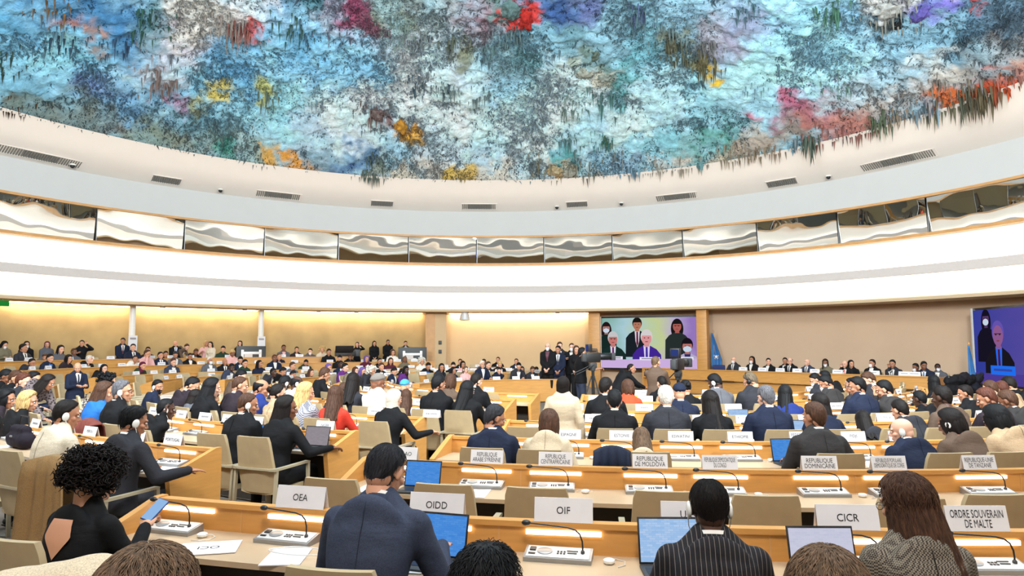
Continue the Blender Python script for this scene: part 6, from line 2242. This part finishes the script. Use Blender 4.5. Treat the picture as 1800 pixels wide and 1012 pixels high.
# papers, pens and other things lying on the desks
def sheet(name='paper_sheet', n=1, w=.21, h=.297):
    b = MB()
    P = [[(w * (j / 4 - .5), h * (i / 5 - .5), .0012 * n + .004 * math.sin(i * .9 + j * .7) * (1 if n < 3 else .2)) for j in range(5)] for i in range(6)]
    b.grid(P)
    Q = [[(x, y, 0) for x, y, z in r] for r in P]
    b.grid(Q)
    for ra, rb in ((P[0], Q[0]), (P[-1], Q[-1]), ([r[0] for r in P], [r[0] for r in Q]), ([r[-1] for r in P], [r[-1] for r in Q])): b.grid([ra, rb], 0, False, False)
    return b.mesh(name, M['paper'])
SHEETS = [sheet(), sheet(n=4), sheet(n=10)]
cnt = {}
def put_paper(key, ph, off, k, turn):
    rw = ROWS[key]
    p = dpos(ph, rw, off, rw['f'] + .7315)
    if not in_frame(p, -5): return
    o = link('paper_sheet', SHEETS[k])
    o.location = p; o.rotation_euler = (0, 0, rot(ph) + turn)
    cnt.setdefault(key, []).append((project(p)[0], o, k))
for key in ('C1', 'C2', 'C3', 'C4', 'C5', 'C6', 'L1', 'L2', 'L3', 'L4', 'L5', 'F2', 'F3', 'F4', 'F5', 'F6'):
    for s in SEATS[key]:
        if rng.random() < (.45 if key != 'C1' else .2):
            put_paper(key, s + rng.uniform(-.1, .1) / ROWS[key]['R'], .36 + rng.uniform(-.03, .03), rng.choice((0, 0, 1, 2)), rng.uniform(-.5, .5))
for key, L_ in cnt.items():
    L_.sort(key=lambda q: q[0])
    for i, (x, o, k) in enumerate(L_):
        tag(o, 'white %s, %s from left on %s' % ('stack of papers' if k else 'paper sheet', ordinal(i + 1), ROWS[key]['short']), 'paper', 'papers on the desks')
ph = phi_at('C1', 380, 955, .3)
o = empty('name_card', dpos(ph, ROWS['C1'], .36, .7325), rot(ph) + .5)
link('card', MB().box((0, 0, .003), (.32, .24, .004)).mesh('card', M['paper']), o)
tx = link('lettering', text_mesh('OCI', .13, .12, M['ink']), o)
tx.location = (0, 0, .0058); tx.rotation_euler = (-PI / 2, 0, PI)
tag(o, 'white card reading OCI lying upside down on the nearest desk at the left', 'sign', 'name cards on the desks')
for k, x in enumerate((500, 620)):
    ph = phi_at('C1', x, 985, .4)
    o = link('paper_sheet', SHEETS[1]); o.location = dpos(ph, ROWS['C1'], .38, .7315); o.rotation_euler = (0, 0, rot(ph) + .3)
    tag(o, 'white booklet with a looped cable beside it under the card OEA' if k == 0 else 'white papers before the person in slate blue', 'paper', 'papers on the desks')
ph = phi_at('C1', 525, 980, .33)
o = MB().tube([(.16 * math.cos(a) * (1 - .15 * math.sin(3 * a)), .07 * math.sin(a), .012) for a in np.linspace(0, 5.6, 26)], .0035, 8).build('headset_cable', M['pale'])
o.location = dpos(ph, ROWS['C1'], .33, .74); o.rotation_euler = (0, 0, rot(ph))
tag(o, 'looped pale cable on the nearest desk in front of the card OEA', 'cable')

# the phone held by the curly-haired person, bare back panel
for t in todo:
    if t['lab'].startswith('person with curly dark hair in an open-backed'):
        r = t['root']; Rg = body_parts('phone', 'f', 0, t['yaw'], 0, 'long', 'top')
        S_ = Rg['S']
        b = MB(); rows = []
        jv = Rg['C']['jacketgeo'][0]
        for i in range(13):
            u = i / 12
            c_, f_, u_ = S_(.52 + .36 * u)
            w = .085 * (u / .55 if u < .55 else 1 - .25 * (u - .55) / .45)
            row_ = []
            for j in range(9):
                x = .012 + w * (j / 4 - 1)
                o_ = np.array(c_) + np.array((x, 0, 0)); rel = jv - o_
                al = rel @ np.array(f_); lat = np.sqrt(np.maximum((rel ** 2).sum(1) - al ** 2, 0))
                m_ = (lat < .025) & (al < 0)
                row_.append(c_ + Vector((x, 0, 0)) + f_ * ((al[m_].min() if m_.any() else -.12) - .004))
            rows.append(row_)
        b.grid(rows)
        g = Geo().add([tuple(v) for v in b.v], b.f).mesh('bare_back', M['skin'], True)
        o = link('bare_back', g, r, srgb(*SKIN[1])); o['label'] = 'bare skin in the back opening'
        wr = r.matrix_basis @ (Rg['WR'][1] + Vector((-.015, .085, .075)))
        p = MB().box((0, 0, 0), (.075, .010, .15), bev=.008).build('mobile_phone', plain('blue_phone_case', srgb(28, 56, 118), .4))
        MB().box((0, -.0055, 0), (.068, .001, .138)).build('screen', SCR['doc'], p)
        p.location = wr; p.rotation_euler = (-.9, .2, r.rotation_euler.z)
        tag(p, 'blue mobile phone in the hand of the curly-haired person', 'phone')

# bags and coats
def blob(name, pts, v, mat, seed, amp, color=None, label=None, cat='bag'):
    b = MB()
    for p0, r0, p1, r1 in pts: b.capsule(p0, r0, p1, r1, 16)
    V, F = voxel(b, v, 4)
    for i in range(len(V)):
        q = Vector(V[i]); V[i] += np.array(mnoise.noise_vector(q * 6 + Vector((seed, 0, 0)))) * amp + np.array(mnoise.noise_vector(q * 15 + Vector((0, seed, 0)))) * amp * .4
    o = link(name, Geo().add(V, F).mesh(name, M[mat]), None, color)
    if label: tag(o, label, cat)
    return o
ph = phi_at('L1', 36, 775, .3)
o = blob('handbag', [((-.17, 0, .09), .09, (.17, 0, .09), .09), ((-.15, 0, .2), .05, (.15, 0, .2), .05)], .014, 'cloth', 3, .012, srgb(30, 24, 34), 'large black handbag on the first desk of left block', 'bag')
o.location = dpos(ph, ROWS['L1'], .30, .735); o.rotation_euler = (0, 0, rot(ph))
MB().tube([(-.12, .03, .24), (-.1, .03, .34), (.1, .03, .34), (.12, .03, .24)], .008, 8).build('handle', M['black'], o)
MB().box((.03, -.105, .14), (.05, .012, .02), bev=.004).build('clasp', M['grey'], o)
def draped_coat(key, x, y, color, lab, off=.95, mat='cloth', wid=.24, drop=.62, seed=1):
    """coat hung over a chair back: two skirts over the backrest with folds"""
    rw = ROWS[key]
    ph = phi_at(key, x, y, off + .3)
    b = MB(); rows = []
    prof_ = [(-.19, .60), (-.21, .74), (-.25, .93), (-.285, 1.005), (-.345, 1.0), (-.368, .88), (-.372, .70), (-.385, .5), (-.40, .3), (-.42, .90 - drop - .25)]
    for i, (yy, zz) in enumerate(prof_):
        fold = .022 * max(0, i - 3) / 6
        rows.append([((wid + .05 * max(0, i - 4) / 5) * (j / 14 - 1), yy + fold * math.sin(j * .95 + seed) * 1.4 - .05 * (j / 14 - 1) ** 2 * (1 if i > 3 else 0), zz - .05 * abs(j / 14 - 1) ** 2 * (1 if 2 < i < 6 else .4) + (.02 * math.sin(j * .7) if i == 9 else 0)) for j in range(29)])
    b.grid(rows)
    o = link('draped_coat', b.mesh('draped_coat', M[mat], sharp=0), None, color)
    md = o.modifiers.new('thickness', 'SOLIDIFY'); md.thickness = .018; md.offset = 1
    o.location = dpos(ph, rw, off, rw['f']); o.rotation_euler = (0, 0, rot(ph))
    tag(o, lab, 'coat', 'coats on chairs')
    return o
draped_coat('L1', 96, 880, srgb(150, 118, 78), 'long tan coat hanging over a chair left of the curly-haired person', 1.05, wid=.25, drop=.62)
draped_coat('C3', 1076, 800, srgb(30, 36, 54), 'dark navy jacket over the chair left of the person in the beige top', .92, seed=3, drop=.4, wid=.15)
o = blob('padded_coat', [((-.25, 0, .0), .13, (.2, .05, .06), .13), ((-.2, -.1, -.15), .15, (.25, -.1, -.15), .15)], .016, 'cloth', 9, .02, srgb(196, 178, 152), 'pale padded coat at the lower left corner of the picture', 'coat')
q = at_y(0, 1120, 1.9); o.location = q
c_ = copy_tree(chair0); c_.location = (q.x + .02, q.y + .32, 0); c_.rotation_euler = (0, 0, -.35)
tag(c_, 'beige conference chair under the pale padded coat at the lower left corner', 'chair', 'beige conference chairs')
ph = phi_at('L2', 165, 742, .85)
draped_coat('L2', 158, 735, srgb(112, 58, 50), 'reddish brown coat over a chair left of the person in the blue shirt', .95, seed=5, drop=.45)

# ------------------------------------------------------------------ podium
PR = math.atan2(PDIR.y, PDIR.x)
proot = empty('podium_desk', PA + PDIR * 3.5, 0)
tag(proot, 'long raised pale wood podium desk facing the hall', 'desk')
def pbox(b, s0, s1, d0, d1, z0, z1):
    """box along the podium line; d measured away from the audience"""
    P = []
    for s in (s0, s1):
        for d in (d0, d1):
            for z in (z0, z1):
                p = PA + PDIR * s - PNRM * d; P.append((p.x - proot.location.x, p.y - proot.location.y, z))
    b.add(P, [(0, 1, 3, 2), (4, 6, 7, 5), (0, 4, 5, 1), (2, 3, 7, 6), (0, 2, 6, 4), (1, 5, 7, 3)])
LP = (PB - PA).length
for nm, mat, args in (('front_panel', 'wood', (-2.6, LP, .16, .2, 0, .50)), ('upper_panel', 'wood', (-2.6, LP, 0, .05, .52, .89)), ('top_rail', 'wood', (-2.64, LP + .04, -.03, .09, .89, .925)), ('worktop', 'worktop', (-2.6, LP, .05, .6, .70, .73)), ('end_panel', 'wood', (LP, LP + .05, -.02, .62, 0, .91)), ('end_panel', 'wood', (-2.65, -2.6, -.02, .62, 0, .91))):
    b = MB(); pbox(b, *args); b.build(nm, M[mat], proot)
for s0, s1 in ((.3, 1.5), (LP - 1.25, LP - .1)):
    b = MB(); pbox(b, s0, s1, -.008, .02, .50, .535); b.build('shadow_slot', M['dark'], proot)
b = MB()
for s in np.arange(-2.0, LP, 1.3): pbox(b, s, s + .006, -.004, .001, .52, .89); pbox(b, s, s + .006, .155, .161, 0, .50)
b.build('panel_seam', M['wood_trim'], proot)
k = 0
for x in (1306, 1340, 1371, 1401, 1432, 1472, 1536, 1589, 1607):
    p = podium_at(x, .03)
    r = empty('name_card', (p.x, p.y, .926), math.atan2(-PNRM.x, PNRM.y))
    link('card', CARD, r)
    for sd in (-1,):
        t_ = link('lettering', BARS[k % 3], r); t_.location = (0, .0192, .062); t_.rotation_euler = (math.atan2(.03, .125), 0, PI)
    k += 1
    tag(r, 'white name card on the podium, %s from left' % ordinal(k), 'sign', 'name cards on the podium')
for t in todo:
    if t.get('row') == 'P':
        o = copy_tree(chair0); o.location = t['loc']; o.rotation_euler = (0, 0, t['rz0'])
        tag(o, 'beige chair under the podium sitter, ' + ordinal(1 + sum(1 for q in todo if q.get('row') == 'P' and q['x'] < t['x'])) + ' from left', 'chair', 'beige conference chairs')
p = podium_at(1258, 1.0)
o = empty('blue_chair', (p.x, p.y, 0), math.atan2(-PNRM.x, PNRM.y))
MB().box((0, -.22, .78), (.52, .10, .58), bev=.04).build('backrest', plain('blue_leather', srgb(30, 44, 96), .5), o)
MB().box((0, 0, .46), (.5, .5, .1), bev=.04).build('seat', plain('blue_leather', srgb(30, 44, 96), .5), o)
for sx in (-1, 1):
    for sy in (-1, 1): MB().bar([(sx * .2, sy * .2, .42), (sx * .21, sy * .21, 0)], .04, .04).build('leg', M['black'], o)
tag(o, 'empty dark blue chair on the podium under the blue flag', 'chair')
def flag(x, yt, yb, D, w, lab, floor):
    p = at_y(x, yt, D); zb = at_y(x, yb, D).z
    r = empty('flag', (p.x, p.y, floor))
    H = p.z - floor
    MB().lathe([(.018, 0), (.018, H - .1), (.03, H - .09), (.03, H - .06), (.004, H)], n=12).build('pole', M['wood_trim'], r)
    MB().lathe([(.16, 0), (.16, .03), (.03, .06)], n=20).build('stand', M['black'], r)
    b = MB(); rows = []
    for i in range(16):
        u = i / 15
        z = (H - .12) * (1 - u) + (zb - floor) * u
        ww = w * (.15 + .85 * min(1, u * 1.25))
        rows.append([(ww * (j / 12) - w * .25, -.03 + .05 * math.sin(j * 1.5 + u * 1.2) * (.3 + u), z) for j in range(13)])
    b.grid(rows)
    f = b.build('cloth', plain('flag_blue', srgb(62, 120, 178), .8, 0, .06), r, recalc=False)
    f.modifiers.new('t', 'SOLIDIFY').thickness = .006
    e = MB()
    zc = zb - floor + .42
    e.lathe([(.0, 0), (.055, 0), (.055, .004), (.0, .004)], n=20, M=Matrix.Translation((.06, -.10, zc)) @ Euler((PI / 2, 0, 0)).to_matrix().to_4x4())
    for s in (-1, 1): e.tube([(.06 + s * .03, -.1, zc - .09), (.06 + s * .085, -.1, zc - .05), (.06 + s * .095, -.1, zc + .02), (.06 + s * .07, -.1, zc + .07)], .012, 6)
    e.build('wreath_emblem', M['paper'], f)
    tag(r, lab, 'flag', 'blue flags')
pf = podium_at(1254, 1.9)
flag(1254, 580, 645, pf.y, .42, 'light blue flag on a pole between the big screen and the podium', 0)
flag(1703, 600, 704, 20.3, .26, 'blue flag at the left edge of the right screen', 0)

# ------------------------------------------------------------------ video screens (flat pictures on flat panels)
def pic_mat(name, c, s=1.0): return emitter(name, srgb(*c), s)
def grad_mat(name, stops, s, axis='x'):
    m = bpy.data.materials.new(name); m.use_nodes = True
    nt = m.node_tree; nt.nodes.clear()
    tc = N(nt, 'ShaderNodeTexCoord'); sp = N(nt, 'ShaderNodeSeparateXYZ'); rp = N(nt, 'ShaderNodeValToRGB')
    nz = N(nt, 'ShaderNodeTexNoise'); nz.inputs['Scale'].default_value = 2.2; nz.inputs['Detail'].default_value = 2
    ad = N(nt, 'ShaderNodeMath', operation='MULTIPLY_ADD'); ad.inputs[1].default_value = .5
    nt.links.new(tc.outputs['Generated'], sp.inputs[0]); nt.links.new(tc.outputs['Generated'], nz.inputs['Vector'])
    nt.links.new(nz.outputs['Fac'], ad.inputs[0])
    nt.links.new(sp.outputs[{'x': 0, 'z': 2}[axis]], ad.inputs[2])
    sb = N(nt, 'ShaderNodeMath', operation='SUBTRACT'); sb.inputs[1].default_value = .25
    nt.links.new(ad.outputs[0], sb.inputs[0]); nt.links.new(sb.outputs[0], rp.inputs[0])
    els = rp.color_ramp.elements
    while len(els) < len(stops): els.new(.5)
    for e, (p, c) in zip(els, stops): e.position = p; e.color = srgb(*c) + (1,)
    em = N(nt, 'ShaderNodeEmission'); em.inputs[1].default_value = s
    o = N(nt, 'ShaderNodeOutputMaterial')
    nt.links.new(rp.outputs[0], em.inputs[0]); nt.links.new(em.outputs[0], o.inputs[0])
    return m
def ell(cx, cz, rx, rz, a0=0, a1=2 * PI, n=28):
    return [(cx + rx * math.cos(a), cz + rz * math.sin(a)) for a in np.linspace(a0, a1, n, endpoint=a1 - a0 < 6.2)]
def screen(name, W, H, loc, rz, bg, shapes, lab, frame_mat):
    r = empty(name, loc, rz)
    b = MB(); b.box((0, .05, 0), (W + .16, .1, H + .14), bev=.01); b.build('housing', M['black'], r)
    f = MB()
    for sx in (-1, 1): f.box((sx * (W / 2 + .05), -.01, 0), (.06, .05, H + .14))
    f.build('side_frame', frame_mat, r)
    mats = [bg]; b = MB()
    b.poly([(-W / 2, -.004, -H / 2), (W / 2, -.004, -H / 2), (W / 2, -.004, H / 2), (-W / 2, -.004, H / 2)])
    idx = {}
    for k, (c, s, pts) in enumerate(shapes):
        kk = (c, s)
        if kk not in idx:
            idx[kk] = len(mats); mats.append(pic_mat('picture_colour', c, s))
        P = [(max(-W / 2, min(W / 2, x * W - W / 2)), -.006 - .0012 * k, max(-H / 2, min(H / 2, H / 2 - y * H))) for x, y in pts]
        b.poly(P, m=idx[kk])
    b.build('picture', mats, r, recalc=False)
    tag(r, lab, 'screen', 'video screens')
    return r
def figure(cx, cy, s, skin, hair, suit, shirt, tie=None, mask=False, longhair=False, bald=False, glasses=False, asp=1.0):
    """head and shoulders in picture units (0..1, y down)"""
    k = s * asp
    o = []
    if longhair: o.append((hair, .8, ell(cx, cy + .55 * s, 1.15 * k, 1.9 * s)))
    o.append((suit, .8, [(cx - 2.3 * k, cy + 6.2 * s), (cx - 2.2 * k, cy + 2.6 * s), (cx - 1.5 * k, cy + 1.75 * s), (cx - .5 * k, cy + 1.2 * s), (cx + .5 * k, cy + 1.2 * s), (cx + 1.5 * k, cy + 1.75 * s), (cx + 2.2 * k, cy + 2.6 * s), (cx + 2.3 * k, cy + 6.2 * s)]))
    if shirt: o.append((shirt, .9, [(cx - .5 * k, cy + 1.15 * s), (cx + .5 * k, cy + 1.15 * s), (cx + .35 * k, cy + 3.2 * s), (cx, cy + 4.4 * s), (cx - .35 * k, cy + 3.2 * s)]))
    if tie: o.append((tie, .8, [(cx - .15 * k, cy + 1.4 * s), (cx + .15 * k, cy + 1.4 * s), (cx + .2 * k, cy + 3.6 * s), (cx, cy + 4.2 * s), (cx - .2 * k, cy + 3.6 * s)]))
    o.append((skin, .8, [(cx - .35 * k, cy + .6 * s), (cx + .35 * k, cy + .6 * s), (cx + .4 * k, cy + 1.35 * s), (cx - .4 * k, cy + 1.35 * s)]))
    o.append((hair, .8, ell(cx, cy - .2 * s, .92 * k, 1.12 * s)))
    o.append((skin, .85, ell(cx, cy + .12 * s, .78 * k, .98 * s)))
    if not bald: o.append((hair, .8, ell(cx, cy - .35 * s, .85 * k, .85 * s, PI, 2 * PI)[::1]))
    dk = (60, 36, 34)
    for sx in (-1, 1): o.append((dk, .7, ell(cx + sx * .3 * k, cy + .02 * s, .13 * k, .07 * s, n=10)))
    if glasses: o.append((dk, .7, [(cx - .55 * k, cy - .1 * s), (cx + .55 * k, cy - .1 * s), (cx + .55 * k, cy - .03 * s), (cx - .55 * k, cy - .03 * s)]))
    if mask: o.append(((205, 222, 240), .9, ell(cx, cy + .52 * s, .68 * k, .48 * s)))
    else: o.append(((150, 70, 70), .8, ell(cx, cy + .6 * s, .26 * k, .07 * s, n=10)))
    return o
q0, q1 = at_ring(1058, 600, 20.9), at_ring(1226, 600, 20.9)
c = (q0 + q1) / 2
zt, zb = at_y(1141, 558, c.y).z, at_y(1141, 647, c.y).z
W1, H1 = (q1 - q0).length, zt - zb
asp = H1 / W1
sh = []
dg = (26, 46, 44)
sh += figure(.05, .20, .095, (190, 130, 116), (40, 26, 30), dg, None, mask=True, longhair=True, asp=asp)
sh += figure(.385, .13, .105, (190, 126, 100), (28, 24, 24), (30, 38, 44), (225, 220, 230), (120, 30, 70), asp=asp)
sh += figure(.80, .17, .105, (180, 100, 92), (30, 26, 28), (44, 52, 52), None, longhair=True, glasses=True, asp=asp)
sh += figure(.125, .42, .118, (210, 130, 124), (214, 214, 216), (28, 52, 48), (225, 225, 240), (120, 40, 110), glasses=True, asp=asp)
sh += figure(.90, .56, .118, (196, 120, 110), (30, 22, 30), (196, 186, 220), (40, 50, 110), mask=True, asp=asp)
sh += figure(.485, .40, .128, (232, 158, 160), (232, 226, 226), (74, 44, 160), (225, 215, 250), (80, 60, 170), asp=asp)
sh.append(((206, 178, 226), .95, [(0, .84), (1, .80), (1, 1), (0, 1)]))
for x0, x1, y in ((.09, .23, .77), (.41, .62, .78), (.83, .96, .77)):
    sh.append(((232, 230, 244), 1.0, [(x0, y), (x1, y), (x1, y + .06), (x0, y + .06)]))
    sh.append(((150, 146, 170), .9, [(x0 + .02, y + .02), (x1 - .02, y + .02), (x1 - .02, y + .04), (x0 + .02, y + .04)]))
ang = math.atan2(q1.y - q0.y, q1.x - q0.x)
screen('video_screen', W1, H1, (c.x, c.y, (zt + zb) / 2), ang, grad_mat('picture_background', [(0.0, (120, 170, 150)), (.3, (170, 205, 215)), (.55, (196, 208, 150)), (.75, (190, 176, 210)), (1.0, (150, 120, 190))], .95), sh, 'large video screen showing six people, left of the podium wall', M['cream_wall'])
s0, s1 = Vector((14.1, 20.87, 0)), Vector((13.65, 16.0, 0))
zt, zb = at_y(1711, 546, 20.87).z, at_y(1711, 672, 20.87).z
W2, H2 = (s1 - s0).length, zt - zb
asp = H2 / W2
sh = []
bl = (26, 22, 40)
sh += figure(.13, .12, .095, (90, 60, 110), (24, 20, 40), bl, None, mask=True, longhair=True, asp=asp)
sh += figure(.62, .12, .13, (120, 80, 110), (24, 20, 34), (34, 30, 36), (90, 90, 200), asp=asp)
sh += figure(.25, .34, .14, (150, 96, 150), (110, 90, 190), (30, 26, 34), (40, 110, 250), (80, 30, 70), bald=True, glasses=True, asp=asp)
sh += figure(.82, .36, .14, (150, 96, 150), (110, 90, 190), (60, 40, 140), (90, 90, 220), asp=asp)
sh.append(((84, 66, 160), .8, [(0, .86), (1, .84), (1, 1), (0, 1)]))
sh.append(((34, 112, 240), .95, [(.17, .75), (.40, .75), (.40, .87), (.17, .87)]))
sh.append(((60, 80, 180), .8, [(.2, .79), (.37, .79), (.37, .82), (.2, .82)]))
c = (s0 + s1) / 2
screen('video_screen', W2, H2, (c.x, c.y, (zt + zb) / 2), math.atan2(s1.y - s0.y, s1.x - s0.x), grad_mat('picture_background', [(0.0, (56, 70, 170)), (.5, (96, 84, 176)), (1.0, (70, 60, 150))], .75), sh, 'large bluish video screen at the right edge of the picture', M['pale'])
w = empty('low_wall', (c.x, c.y, 0), math.atan2(s1.y - s0.y, s1.x - s0.x))
MB().box((0, -.05, zb / 2 - .04), (W2 + .5, .2, zb - .12), bev=.01).build('wood_panel', M['wood'], w)
MB().box((0, -.07, zb - .085), (W2 + .5, .26, .03), bev=.005).build('top_rail', M['wood'], w)
tag(w, 'low pale wood wall under the right screen', 'low wall')

# ------------------------------------------------------------------ television cameras
def tv_camera(loc, rz, H, lab):
    r = empty('television_camera', loc, rz)
    r.scale = (.8, .8, 1)
    MB().box((0, 0, H), (.17, .46, .24), bev=.03).build('camera_body', M['black'], r)
    l = MB().lathe([(.075, 0), (.085, .02), (.085, .30), (.075, .32), (.075, .36)], n=24, M=Matrix.Translation((0, .22, H + .02)) @ Euler((-PI / 2, 0, 0)).to_matrix().to_4x4()).build('lens', M['black'], r)
    MB().box((0, .64, H + .02), (.24, .12, .18), bev=.015).build('lens_hood', M['charcoal'], r)
    v = MB(); v.box((-.02, -.12, H + .23), (.26, .12, .19), bev=.015); v.box((0, .02, H + .15), (.06, .2, .05)); v.build('viewfinder', M['black'], r)
    MB().box((-.02, -.183, H + .23), (.2, .006, .13)).build('viewfinder_screen', M['booth_screen'], r)
    MB().tube([(0, .16, H + .12), (0, .14, H + .2), (0, -.02, H + .2)], .016, 8).build('carry_handle', M['charcoal'], r)
    MB().box((0, -.28, H), (.15, .14, .2), bev=.02).build('battery', M['charcoal'], r)
    hd = MB(); hd.box((0, 0, H - .19), (.14, .22, .13), bev=.02); hd.lathe([(.07, H - .32), (.085, H - .26), (.085, H - .22)], n=20); hd.build('pan_head', M['charcoal'], r)
    for s in (-1, 1):
        MB().tube([(s * .1, -.02, H - .18), (s * .16, -.3, H - .3), (s * .2, -.62, H - .4)], .012, 8).build('pan_bar', M['black'], r)
    MB().lathe([(.045, .55), (.045, H - .32)], n=16).build('column', M['black'], r)
    for k in range(3):
        a = k * 2 * PI / 3 + .5
        MB().tube([(.05 * math.cos(a), .05 * math.sin(a), H - .45), (.33 * math.cos(a), .33 * math.sin(a), .42), (.5 * math.cos(a), .5 * math.sin(a), .03)], [.022, .02, .018], 8).build('tripod_leg', M['black'], r)
        MB().tube([(.04 * math.cos(a), .04 * math.sin(a), .56), (.36 * math.cos(a), .36 * math.sin(a), .4)], .01, 6).build('spreader', M['charcoal'], r)
    tag(r, lab, 'video camera', 'television cameras')
    return r
q = at_y(1042, 628, 16.6); tv_camera((q.x, q.y, 0), math.radians(-74), q.z, 'black television camera on a pedestal tripod before the big screen, left of two')
q = at_y(1192, 640, 14.0); tv_camera((q.x, q.y, 0), math.radians(-35), q.z, 'black television camera on a tripod before the big screen, right of two')
q = at_y(1137, 657, 15.7)
r = empty('photo_camera', q, math.radians(-80))
MB().box((0, 0, 0), (.16, .09, .11), bev=.02).build('camera_body', M['black'], r)
MB().lathe([(.045, 0), (.05, .03), (.05, .2), (.058, .26)], n=20, M=Matrix.Translation((0, .04, 0)) @ Euler((-PI / 2, 0, 0)).to_matrix().to_4x4()).build('lens', M['charcoal'], r)
MB().box((0, .0, .09), (.06, .07, .06), bev=.01).build('flash', M['black'], r)
tag(r, 'black photo camera held by the person in the black jacket', 'camera')

# ------------------------------------------------------------------ display boards, equipment case, coats at the side
def board(x0, x1, yt, yb, ringr, lab):
    p0, p1 = at_ring(x0, 620, ringr), at_ring(x1, 620, ringr)
    c = (p0 + p1) / 2; D = c.y
    zt, zb = at_y((x0 + x1) / 2, yt, D).z, at_y((x0 + x1) / 2, yb, D).z
    w, h = (p1 - p0).length, zt - zb
    a = math.atan2(p1.y - p0.y, p1.x - p0.x)
    r = empty('monitor_on_stand', (c.x, c.y, zb - .15), a)
    MB().box((0, 0, h / 2 + .15), (w, .09, h), bev=.015).build('monitor_back', M['charcoal'], r)
    b = MB()
    for s in (-1, 1): b.box((s * w * .30, -.065, h * .46 + .15), (.10, .04, h * .68), bev=.01)
    b.box((0, -.07, h * .62 + .15), (w * .66, .04, .10), bev=.01)
    b.build('mounting_bracket', M['pale'], r)
    b = MB(); b.box((-w * .1, -.07, h * .42 + .15), (.3, .03, .28), bev=.01); b.build('power_box', M['lip'], r)
    MB().box((w * .07, -.10, h * .15), (.16, .08, h * .9), bev=.01).build('stand_post', M['white'], r)
    MB().box((0, -.05, -.24 + .02), (w * .8, .5, .05), bev=.01).build('stand_base', M['charcoal'], r)
    tag(r, lab, 'monitor', 'monitors seen from behind')
board(415, 467, 608, 640, 19.3, 'back of a dark monitor on a stand, left of two before the back wall')
board(700, 750, 610, 643, 19.3, 'back of a dark monitor on a stand beside the square pillar')
q0 = at_ring(605, 616, 18.6)
a = math.atan2(q0.x - RC.x, q0.y - RC.y)
hh = ring_hits(605, 616, ROWS['F8'], .2)
q0 = [dpos(h_[0], 'F8', .2) for h_ in hh if h_[1].y > 15][0]; a = -rot([h_[0] for h_ in hh if h_[1].y > 15][0])
r = empty('equipment_case', (q0.x, q0.y, 1.382), -a)
r.scale = (.8, .8, .8)
MB().box((0, 0, .14), (1.0, .5, .28), bev=.02).build('case', M['black'], r)
MB().box((.1, .2, .42), (.9, .06, .36), M=Matrix.Translation((0, .12, .05)) @ Euler((-.35, 0, 0)).to_matrix().to_4x4(), bev=.02).build('open_lid', M['black'], r)
MB().box((-.62, -.02, .17), (.26, .3, .34), bev=.02).build('speaker_box', M['charcoal'], r)
tag(r, 'black open equipment case on the topmost desk of the far block', 'case')
q = at_y(1693, 678, 18.4)
r = empty('coat_rack', (q.x, q.y, 0), .4)
b = MB()
for s in (-1, 1):
    b.tube([(s * .55, 0, .0), (s * .55, 0, 1.02)], .018, 8); b.tube([(s * .55, -.22, .02), (s * .55, .22, .02)], .018, 8)
b.tube([(-.55, 0, 1.0), (.55, 0, 1.0)], .016, 8)
b.build('rail', M['grey'], r)
tag(r, 'low grey rail piled with black coats at the right', 'coat rack')
for k in range(4):
    o = blob('dark_coat', [((-.16, 0, .35), .12, (.16, .02, .38), .12), ((-.2, .0, .1), .13, (.2, 0, .1), .13), ((.0, -.02, .45), .09, (.12, 0, .5), .05)], .022, 'cloth', k * 5 + 2, .03, srgb(*((24, 24, 28), (34, 30, 36), (20, 20, 22), (30, 32, 40))[k]), 'black coat, %s from left in the heap on the rail' % ordinal(k + 1), 'coat')
    o['group'] = 'coats on the rail'
    o.location = Vector((q.x, q.y, .55 + .06 * (k % 2))) + Euler((0, 0, .4)).to_matrix() @ Vector((-.42 + .28 * k, -.02, 0)); o.rotation_euler = (.1 * k, .1, .4 + .3 * (k - 1.5))
